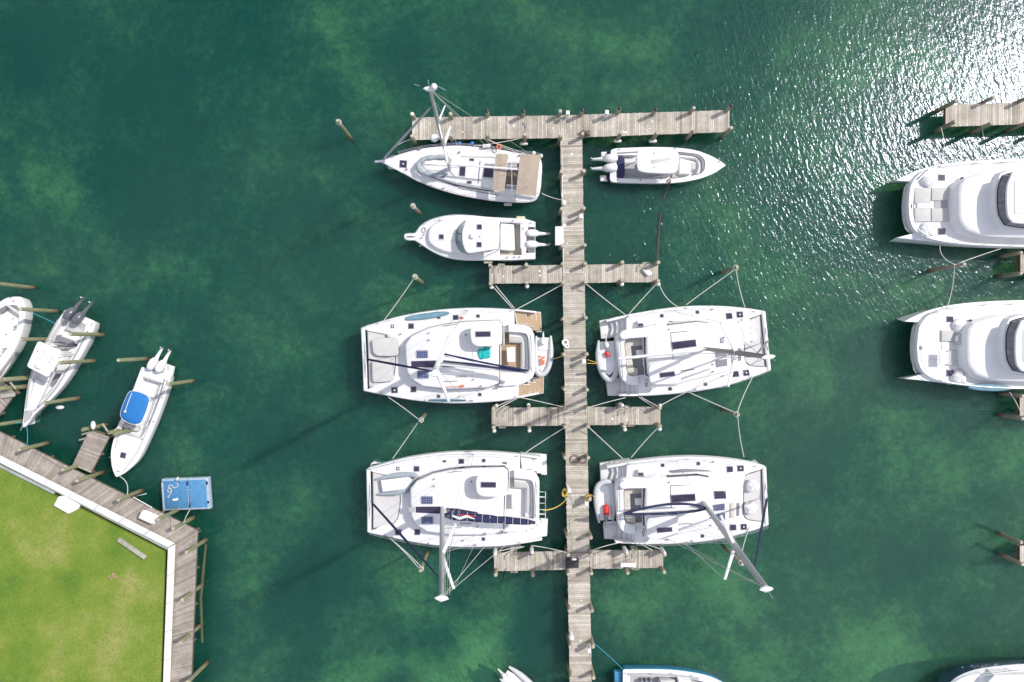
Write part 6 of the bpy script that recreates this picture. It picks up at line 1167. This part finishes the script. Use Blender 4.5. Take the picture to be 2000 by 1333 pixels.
pts = catmull([tuple(q(x, y, .62)) for x, y in ((1570, 560), (1580, 590), (1545, 605), (1520, 580), (1495, 595), (1520, 625), (1495, 645), (1490, 620), (1515, 610), (1520, 645), (1500, 675), (1488, 685), (1510, 690))], 4); mb = MB(); mb.tube(pts, .028, 6); single('rope_heap', 'white rope tangled on the upper left of the blue raft', 'rope', mb, rope)
mb = MB(); mb.ball(q(1550, 712, .66), (.22, .1, .07)); mb.ball(q(1572, 704, .64), (.1, .07, .05)); single('rag', 'crumpled white rag on the blue raft', 'rag', mb, whitecl)
mb = MB(); a_, b_ = Vector(q(1562, 540, .7)), Vector(q(1584, 512, .8)); mb.tube([a_, a_.lerp(b_, .2), a_.lerp(b_, .8), b_], [.04, .09, .09, .04], 10); single('small_fender', 'small white fender on the top edge of the blue raft', 'fender', mb, fend, 'fenders round the harbour')

# ------------------------------------------------------------------ power catamarans at the right edge
def power_cat(second):
    q = Z(1700, 180, 3.507); zd = 1.95
    lab = 'white power catamaran at the right edge with a tender on its foredeck and blue board, lower of two' if second else 'white power catamaran at the right edge with grey sun pads on its foredeck, upper of two'
    at = q(700, 780); t = T('power_catamaran', lab if len(lab.split()) <= 16 else ('white power catamaran at right edge carrying a blue board, round white bag on foredeck' if second else 'white power catamaran at right edge with grey foredeck sun pads, just below the glitter'), 'catamaran', (at.x, at.y, 0), 'power catamarans at the right edge')
    up = [(175, 605), (235, 575), (330, 535), (460, 500), (600, 480), (760, 468), (900, 462), (1050, 460), (1300, 462), (1370, 480)]; dn = [(1370, 1060), (1300, 1074), (1050, 1072), (900, 1070), (760, 1062), (600, 1050), (480, 1035), (330, 1015), (178, 1000)]
    H1 = segs(up, [(1370, 480), (1370, 650)], [(1370, 650), (900, 650), (500, 642), (310, 618), (175, 609)]); H2 = segs([(1370, 890), (1370, 1060)], dn, [(178, 998), (310, 962), (500, 900), (900, 890), (1370, 890)])
    for Hh in (H1, H2):
        P = ccw(XY(q, Hh, 1.7)); cyh = sum(p[1] for p in P) / len(P); nar = lambda f, dx: [(p[0] + dx * max(0, 1 - (p[0] - min(a[0] for a in P)) / 6), cyh + (p[1] - cyh) * f) for p in P]; t.part('hull', MB().loft([(nar(.55, .5), -.5), (nar(.68, .35), .05), (nar(.85, .18), .9), (P, 1.62), (nar(.97, .06), 1.72)]), gelb, angle=60)
    dk = segs([(345, 545), (460, 508), (600, 488), (760, 476), (1050, 468), (1340, 470)], [(1340, 470), (1340, 1066)], [(1340, 1066), (1050, 1064), (760, 1054), (600, 1042), (480, 1026), (390, 1005)], [(390, 1005), (330, 975), (285, 930), (262, 870)], [(262, 870), (256, 780), (262, 690)], [(262, 690), (280, 620), (345, 545)])
    P = ccw(XY(q, dk, zd)); t.part('deck', MB().loft([(inset(P, .06), 1.0), (P, 1.6), (P, zd - .06), (inset(P, .03), zd - .02), (inset(P, .07), zd)]), gel, angle=40)
    t.part('bulwark', MB().loft([(inset(P, -.002), zd - .08), (inset(P, .03), zd + .10), (inset(P, .12), zd + .10), (inset(P, .15), zd - .02)], cap0=False, cap1=False), gel)
    # raised saloon front, wraps to the side decks
    sf = segs([(598, 700), (608, 640), (650, 590)], [(650, 590), (760, 555), (900, 535), (1300, 525)], [(1300, 525), (1300, 1010)], [(1300, 1010), (900, 1000), (760, 985), (655, 950)], [(655, 950), (608, 888), (598, 820)], [(598, 820), (598, 700)]); P2 = ccw(XY(q, sf, 3.0))
    t.part('saloon', MB().loft([(inset(P2, -.10), zd - .01), (inset(P2, -.02), 2.3), (inset(P2, .04), 2.75), (inset(P2, .16), 2.93), (inset(P2, .4), 3.0)]), gel, angle=50); pass
    # flybridge with raked windows
    fb = segs([(850, 760), (855, 650), (890, 560)], [(890, 560), (1000, 530), (1280, 525)], [(1280, 525), (1280, 960)], [(1280, 960), (1050, 950), (905, 925)], [(905, 925), (862, 850), (850, 760)]); P3 = ccw(XY(q, fb, 3.4)); hi_ = [(p[0], p[1]) for p in P3]
    t.part('flybridge', MB().loft([(inset(P3, -.12), 2.97), (inset(P3, -.05), 3.2), (P3, 3.4), (inset(P3, .1), 3.42)]), gel, angle=35); t.part('window_frame', MB().loft([(inset(P3, .14), 3.40), (inset(P3, .16), 3.48), (inset(P3, .24), 3.48)]), glass)
    cx, cy = sum(p[0] for p in P3) / len(P3), sum(p[1] for p in P3) / len(P3)
    G0 = inset(P3, .20); G1 = [(p[0] + (.55 if p[0] < cx else 0) * max(0, min(1, (cx - p[0]) / 3)), cy + (p[1] - cy) * .86) for p in inset(P3, .35)]
    t.part('windscreen', MB().loft([(G0, 3.48), (G1, 4.25)], cap1=False), mat('grey_windscreen', (0.26, 0.26, 0.28), .15, noise=.4, nscale=1.5) if 'grey_windscreen' not in MATS else MATS['grey_windscreen'])
    n3 = len(G0)
    for i in range(0, n3, 3):
        if G0[i][0] < cx + 1: line_part(t, 'mullion', [(G0[i][0], G0[i][1], 3.5), (G1[i][0], G1[i][1], 4.26)], .03, midgrey)
    ht = segs([(935, 760), (940, 640), (975, 548)], [(975, 548), (1060, 530), (1300, 530)], [(1300, 530), (1300, 905)], [(1300, 905), (1060, 903), (980, 895)], [(980, 895), (945, 850), (935, 760)]); P4 = ccw(XY(q, ht, 4.5)); t.part('hardtop', MB().loft([(inset(P4, .06), 4.25), (P4, 4.36), (inset(P4, .03), 4.46), (inset(P4, .2), 4.52)]), gel, angle=35)
    P5 = ccw(XY(q, [(985, 600), (1280, 600), (1280, 835), (985, 835)], 4.55)); t.part('roof_panel', MB().prism(round_poly(P5, .2), 4.5, 4.57, .03), gel)
    line_part(t, 'saloon_window', [q(x, y, 2.18) for x, y in ((628, 586), (596, 640), (590, 700), (589, 820), (600, 884), (648, 950))], .085, glass, flat=2.2)
    # foredeck
    if not second:
        for pts in ([(303, 655), (418, 657), (412, 762), (303, 765)], [(420, 655), (556, 655), (556, 742), (420, 745)], [(303, 795), (415, 795), (415, 888), (306, 890)], [(418, 795), (556, 795), (556, 886), (420, 888)]): poly_part(t, 'sun_pad', q, pts, zd, zd + .12, cushion, .04)
        poly_part(t, 'foredeck_well', q, [(440, 745), (535, 742), (535, 795), (440, 795)], zd, zd + .04, greyfl, 0); poly_part(t, 'locker_lid', q, [(320, 762), (418, 762), (418, 795), (320, 795)], zd, zd + .10, gel, .02)
    else:
        for pts in ([(430, 660), (535, 660), (540, 735), (430, 738)], [(470, 800), (590, 800), (590, 900), (470, 900)]): poly_part(t, 'sun_pad', q, pts, zd, zd + .14, cushion, .04)
        poly_part(t, 'white_table', q, [(417, 800), (477, 800), (477, 885), (417, 885)], zd + .55, zd + .6, gel, .02); poly_part(t, 'foredeck_well', q, [(430, 745), (540, 742), (540, 795), (430, 795)], zd, zd + .04, nonskid, 0)
        for k in range(6): line_part(t, 'deck_seam', [q(345, 660 + 40 * k, zd + .005), q(430, 660 + 40 * k, zd + .005)], .010, cushion)
    poly_part(t, 'door_recess', q, [(540, 745), (597, 730), (597, 800), (540, 795)], zd, zd + .05, black, 0)
    hatch(t, q, 464, 565, 512, 608, zd + .02); hatch(t, q, 464, 932, 514, 978, zd + .02); hatch(t, q, 279, 769, 297, 796, zd + .02)
    for y0, y1, s in ((618, 770, 1), (818, 955, -1)):
        pts = [q(275, y0, 2.0), q(238, y0 + 35 * 1, 1.6), q(232, (y0 + y1) / 2 + 6, 1.5), q(240, y1 - 20, 1.7), q(258, y1, 2.0)]; line_part(t, 'bridle', catmull([tuple(p) for p in pts], 5), .035, rope)
    lifeline(t, XY(q, catmull([(360, 545), (460, 512), (600, 492), (760, 480), (1050, 472), (1300, 474)], 3), zd), zd + .1); lifeline(t, XY(q, catmull([(400, 1003), (480, 1022), (600, 1038), (760, 1050), (1050, 1060), (1300, 1062)], 3), zd), zd + .1)
    line_part(t, 'inner_rail', [q(x, y, 2.35) for x, y in catmull([(420, 530), (340, 590), (300, 660), (288, 780), (296, 880), (340, 950), (440, 1005)], 4)], .022, steel)
    for x, y, a in ((475, 510, .1), (720, 488, 0), (475, 1030, 0), (720, 1035, 0), (385, 535, .3)): cleat(t, q(x, y, zd + .1), a, .3)
    line_part(t, 'rope_tail', [q(850, 490, zd + .12), q(900, 478, zd + .12), q(940, 482, zd + .12)], .02, rope)
    return t
pc1 = power_cat(False); pc2 = power_cat(True)
q2 = Z(1700, 480, 3.703); q1 = Z(1700, 180, 3.507)
place(pc2, q1(175, 605, 1.7), q2(245, 547, 1.7), 0.0)
bean(q1, 395, 600, 'white bean bag on the upper bow corner of the upper power catamaran', .62); bean(q1, 380, 950, 'white bean bag on the lower bow corner of the upper power catamaran', .58)
q = q2; bean(q, 648, 585, 'white bean bag on the upper bow corner of the lower power catamaran', .62); bean(q, 638, 955, 'white bean bag on the lower bow corner of the lower power catamaran', .58)
mb = MB(); c = q(645, 678, 2.1); mb.tube([(c.x, c.y, 1.97), (c.x, c.y, 2.12), (c.x, c.y, 2.34), (c.x, c.y, 2.40)], [.40, .46, .46, .38], 24); single('round_pouf', 'round pale grey pouf on the lower power catamaran foredeck', 'pouf', mb, cushion)
board_bag(((705, 1022), (1015, 1032)), .26, 2.15, board, 'blue board on the side deck of the lower power catamaran')

# ------------------------------------------------------------------ boats cut by the bottom edge
q = Z(940, 1200, 4.0)
RIB('dinghy', 'grey dinghy cut by the bottom edge, left of the walkway', q, [(215, 410), (300, 470), (400, 560), (480, 640), (500, 700), (440, 700), (330, 650), (230, 580), (145, 500)], .24, [(205, 440), (260, 470), (400, 600), (450, 680), (300, 620), (165, 510)], .35, floor_m=cream, eng=(185, 470), engdir=(-.75, .66), em=gelb)
at = q(1400, 590); zg = 1.1; t = T('centre_console', 'pale blue hulled open boat cut by the bottom edge, grey decks', 'motor boat', (at.x, at.y, 0), 'open motor boats with outboards')
out = segs([(1960, 590), (1900, 540), (1800, 490), (1680, 458), (1480, 432), (1250, 428), (1105, 430)], [(1105, 430), (1105, 760)], [(1105, 760), (1250, 765), (1480, 758), (1680, 730), (1800, 695), (1900, 645), (1960, 590)])
inn = segs([(1820, 590), (1780, 545), (1680, 515), (1480, 490), (1160, 480)], [(1160, 480), (1160, 705)], [(1160, 705), (1480, 700), (1680, 670), (1780, 635), (1820, 590)])
open_hull(t, XY(q, out, zg), XY(q, inn, zg), zg, .5, bluegel, wl=.28, floor_m=greyfl, top_m=gel); strip_t = t
def strip(pts, w, z, m, name):
    P = [Vector(q(x, y, z)) for x, y in catmull(pts, 4)]; L_ = []; R_ = []
    for i, p in enumerate(P): d = (P[min(i + 1, len(P) - 1)] - P[max(i - 1, 0)]).normalized(); n_ = Vector((-d.y, d.x, 0)); L_.append((p + n_ * w / 2)[:2]); R_.append((p - n_ * w / 2)[:2])
    t.part(name, MB().prism([tuple(a) for a in L_ + R_[::-1]], z - .02, z + .012), m)
strip([(1140, 470), (1320, 470), (1520, 480), (1700, 505)], .2, zg + .01, greyfl, 'side_deck_pad')
poly_part(t, 'engine_bracket', q, [(1040, 450), (1105, 450), (1105, 740), (1040, 740)], .3, .75, bluegel, .04); poly_part(t, 'helm_seat', q, [(1400, 520), (1520, 515), (1525, 660), (1400, 660)], .5, 1.3, cushion, .05); poly_part(t, 'console', q, [(1540, 510), (1640, 520), (1640, 660), (1540, 660)], .5, 1.6, gel, .06)
for x in (1250, 1285, 1320): b = MB(); b.box(q(x, 522, .8), (.2, .3, .5), 0, .05); t.part('tackle_box', b, midgrey)
e = q(1040, 560, .9); outboard(t, (e.x, e.y), (-1, 0), darkgrey, z=.7, sc_=1.2); e = q(1040, 650, .9); outboard(t, (e.x, e.y), (-1, 0), darkgrey, z=.7, sc_=1.2)
for x in (1120, 1320, 1480, 1640): cleat(t, q(x, 462 + max(0, x - 1500) * .12, zg), 0)
q = Z(1700, 1000, 4.003); at = q(1300, 1500); t = T('motor_yacht', 'white motor yacht with navy topsides cut by the bottom right corner', 'motor yacht', (at.x, at.y, 0)); zd = 2.0
out = segs([(560, 1480), (600, 1390), (680, 1310), (800, 1255), (950, 1225), (1200, 1202), (1500, 1196), (1800, 1200)], [(1800, 1200), (1800, 1780)], [(1800, 1780), (1500, 1780), (1200, 1760), (950, 1735), (800, 1700), (680, 1640), (600, 1570), (560, 1480)])
P = ccw(XY(q, out, zd)); t.part('hull', MB().loft([(inset(P, .6), -.4), (inset(P, .4), .05), (inset(P, .06), 1.3), (inset(P, -.02), zd - .2)], cap1=False), navygel, angle=60); t.part('deck', MB().loft([(inset(P, -.02), zd - .2), (inset(P, .06), zd - .08), (inset(P, .10), zd)]), gel)
pp = ccw(XY(q, segs([(900, 1490), (920, 1360), (980, 1290)], [(980, 1290), (1700, 1275)], [(1700, 1275), (1700, 1700)], [(1700, 1700), (980, 1690)], [(980, 1690), (920, 1610), (900, 1490)]), 2.8)); t.part('cabin', MB().loft([(inset(pp, -.2), 1.98), (inset(pp, -.05), 2.7), (inset(pp, .08), 2.8)]), gelb, angle=40)
poly_part(t, 'foredeck_pad', q, [(880, 1320), (960, 1282), (1060, 1270), (1100, 1300), (1000, 1333)], zd, zd + .05, cushion, 0)
lifeline(t, XY(q, catmull([(640, 1345), (700, 1308), (800, 1262), (950, 1233), (1200, 1210), (1500, 1204)], 3), zd), zd)

# ------------------------------------------------------------------ mooring lines
def ml(a, za, b, zb_, label, s=.2, m=None, r=.028, bend=0): mooring(W(*a, za), W(*b, zb_), label, s, m, r, bend)
ml((809, 543), 3.0, (750, 626), 1.95, 'white line from the lone piling to the left bow of the teak stepped catamaran')
ml((960, 557), 2.2, (1001, 603), 1.95, 'white line from the upper left finger corner to the teak stepped catamaran, left strand'); ml((968, 558), 2.2, (1005, 603), 1.95, 'white line from the upper left finger corner to the teak stepped catamaran, right strand')
ml((1100, 555), 2.2, (1010, 604), 1.95, 'white line from the walkway to the upper quarter of the teak stepped catamaran')
ml((758, 776), 1.95, (818, 820), 3.0, 'white line from the lower bow of the teak stepped catamaran down to the lone piling'); ml((767, 896), 1.95, (816, 826), 3.0, 'white line from the lone piling down to the upper bow of the navy bagged catamaran')
ml((1006, 778), 1.95, (969, 795), 2.2, 'white line from the lower quarter of the teak stepped catamaran to the finger, upper strand', .1); ml((1009, 779), 1.95, (976, 797), 2.2, 'white line from the lower quarter of the teak stepped catamaran to the finger, lower strand', .1)
ml((1013, 776), 1.95, (1102, 796), 2.2, 'white line from the lower quarter of the teak stepped catamaran to the walkway')
ml((1104, 835), 2.2, (1026, 885), 1.95, 'white line from the walkway to the upper quarter of the navy bagged catamaran')
ml((760, 1051), 1.95, (822, 1107), 3.0, 'white line from the lower bow of the navy bagged catamaran to the piling below it'); ml((763, 1053), 1.95, (818, 1110), 3.0, 'second strand from the lower bow of the navy bagged catamaran to the piling below it')
ml((1038, 1066), 1.95, (1107, 1080), 2.2, 'white line from the lower quarter of the navy bagged catamaran to the walkway'); ml((1020, 1068), 1.95, (975, 1077), 2.2, 'white line from the navy bagged catamaran to the lowest left finger, upper strand', .1); ml((1024, 1068), 1.95, (982, 1082), 1.9, 'white line from the navy bagged catamaran to the lowest left finger, lower strand', .1)
ml((1437, 526), 3.0, (1340, 596), 1.95, 'white line from the upper right piling to the side of the sail heap catamaran'); ml((1437, 524), 3.0, (1455, 601), 1.95, 'white line from the upper right piling to the bow of the sail heap catamaran'); ml((1430, 530), 2.9, (1436, 520), 3.1, 'short white loop at the upper right piling', .02)
ml((1145, 555), 2.2, (1221, 615), 1.95, 'white line from the walkway to the upper quarter of the sail heap catamaran'); ml((1284, 553), 2.2, (1229, 613), 1.95, 'white line from the right finger corner down left to the sail heap catamaran'); ml((1288, 556), 2.2, (1324, 600), 1.95, 'white line from the right finger corner down right to the sail heap catamaran', .3, bend=.15)
ml((1440, 808), 3.0, (1344, 766), 1.95, 'white line from the middle right piling to the side of the sail heap catamaran'); ml((1440, 806), 3.0, (1469, 739), 1.95, 'white line from the middle right piling to the lower bow of the sail heap catamaran')
ml((1441, 814), 3.0, (1453, 893), 1.95, 'white line from the middle right piling down to the lower right catamaran bow'); ml((1291, 792), 2.2, (1338, 768), 1.95, 'white line from the middle right finger corner to the sail heap catamaran side', .15)
ml((1286, 795), 2.2, (1252, 776), 1.95, 'white line from the middle right finger corner to the sail heap catamaran quarter, upper strand', .1); ml((1278, 796), 1.9, (1248, 776), 1.95, 'white line from the middle right finger corner to the sail heap catamaran quarter, lower strand', .1)
ml((1151, 796), 2.2, (1222, 777), 1.95, 'white line from the walkway to the lower quarter of the sail heap catamaran'); ml((1150, 835), 2.2, (1217, 897), 1.95, 'white line from the walkway to the upper quarter of the lower right catamaran'); ml((1286, 835), 2.2, (1233, 894), 1.95, 'white line from the middle right finger corner to the lower right catamaran')
ml((1152, 1077), 2.2, (1213, 1060), 1.95, 'white line from the walkway to the lower quarter of the lower right catamaran'); ml((1250, 1062), 1.95, (1275, 1076), 1.9, 'short white line from the lower right catamaran to its finger, left strand', .05); ml((1258, 1062), 1.95, (1290, 1073), 2.1, 'short white line from the lower right catamaran to its finger, right strand', .05)
ml((1464, 1030), 1.95, (1446, 1096), 2.9, 'white line from the lower right catamaran bow to the piling by its mast')
ml((1058, 378), 1.5, (1098, 391), 2.0, 'pale yellow line from the sloop stern to the walkway', .3, rope); ml((752, 311), 1.6, (806, 272), 2.1, 'slack white line from the sloop bow to the T head corner', .5, bend=-.45)
ml((925, 286), 1.6, (1016, 271), 1.7, 'long white spring line from the sloop side up to the T head', .15); ml((1030, 302), 1.6, (940, 268), 1.8, 'long white line from the sloop stern quarter to the T head piling', .1, r=.02); ml((1006, 297), 1.6, (950, 272), 1.8, 'second long white line from the sloop stern quarter to the T head', .1, r=.02)
ml((1026, 508), 1.4, (1030, 515), 2.0, 'short brown line from the cabin cruiser quarter to the finger', .05, ropebr); ml((1080, 702), 1.6, (1100, 696), 2.2, 'yellowish line from the orange geared dinghy to the walkway', .1, yellow, .022)
ml((1166, 709), 1.6, (1147, 703), 2.1, 'orange line from the red tank dinghy to the walkway, upper strand', .1, yellow, .022); ml((1166, 711), 1.6, (1147, 710), 2.0, 'orange line from the red tank dinghy to the walkway, lower strand', .1, yellow, .022)
ml((1061, 997), 2.0, (1106, 975), 2.1, 'thick yellow hose line from the navy bagged catamaran stern to the walkway', .3, yellow, .04, bend=.3)
ml((1152, 966), 2.1, (1162, 972), 1.7, 'short yellow line from the walkway to the lower dinghy', .1, yellow, .022)
ml((1838, 250), 2.1, (1834, 322), 2.1, 'curved white line from the far right pier corner to the upper power catamaran', .4, bend=-.55); ml((1920, 248), 1.9, (1922, 268), .1, 'thin line hanging off the far right pier into the glitter', .1, r=.02)
ml((1836, 480), 2.1, (1864, 517), 2.9, 'white line from the upper power catamaran bow to the piling below it', .3, bend=.15); ml((1864, 518), 2.9, (1955, 486), 2.1, 'long white line from the piling to the side of the upper power catamaran', .3); ml((1864, 520), 2.9, (1848, 606), 2.1, 'curved white line from the piling down to the lower power catamaran', .5, bend=-.45)
ml((1972, 767), 2.1, (1996, 812), 1.9, 'curved white line from the lower power catamaran to its finger', .3, bend=-.25)
ml((56, 609), 2.9, (106, 632), 1.2, 'blue line from the long green piling to the dark engined boat', .15, ropeb, .022); ml((52, 834), 1.2, (52, 873), 2.0, 'blue line from the dark engined boat bow down to the boardwalk', .1, ropeb, .022); ml((-10, 828), 2.4, (43, 826), 1.2, 'blue line from the left edge piling to the dark engined boat bow', .1, ropeb, .022)
ml((1159, 1256), 2.2, (1217, 1308), 1.15, 'thin teal line from the walkway to the pale blue boat', .15, ropeb, .018)
ml((234, 931), 1.1, (248, 968), 2.0, 'slack white line from the blue canopy boat bow to the boardwalk', .2, bend=-.2); ml((211, 847), 2.0, (233, 824), 1.1, 'white line from the small jetty to the blue canopy boat', .2, bend=.15); ml((371, 996), .6, (359, 1021), 2.1, 'white line from the blue raft to the boardwalk', .1, bend=.1)
ml((338, 1030), 2.4, (309, 1016), 2.2, 'dark line between two boardwalk pilings by the raft', .3, frame, .02, bend=.5); ml((66, 882), 1.85, (125, 915), 2.0, 'dark cable lying along the boardwalk edge', .02, frame, .02)
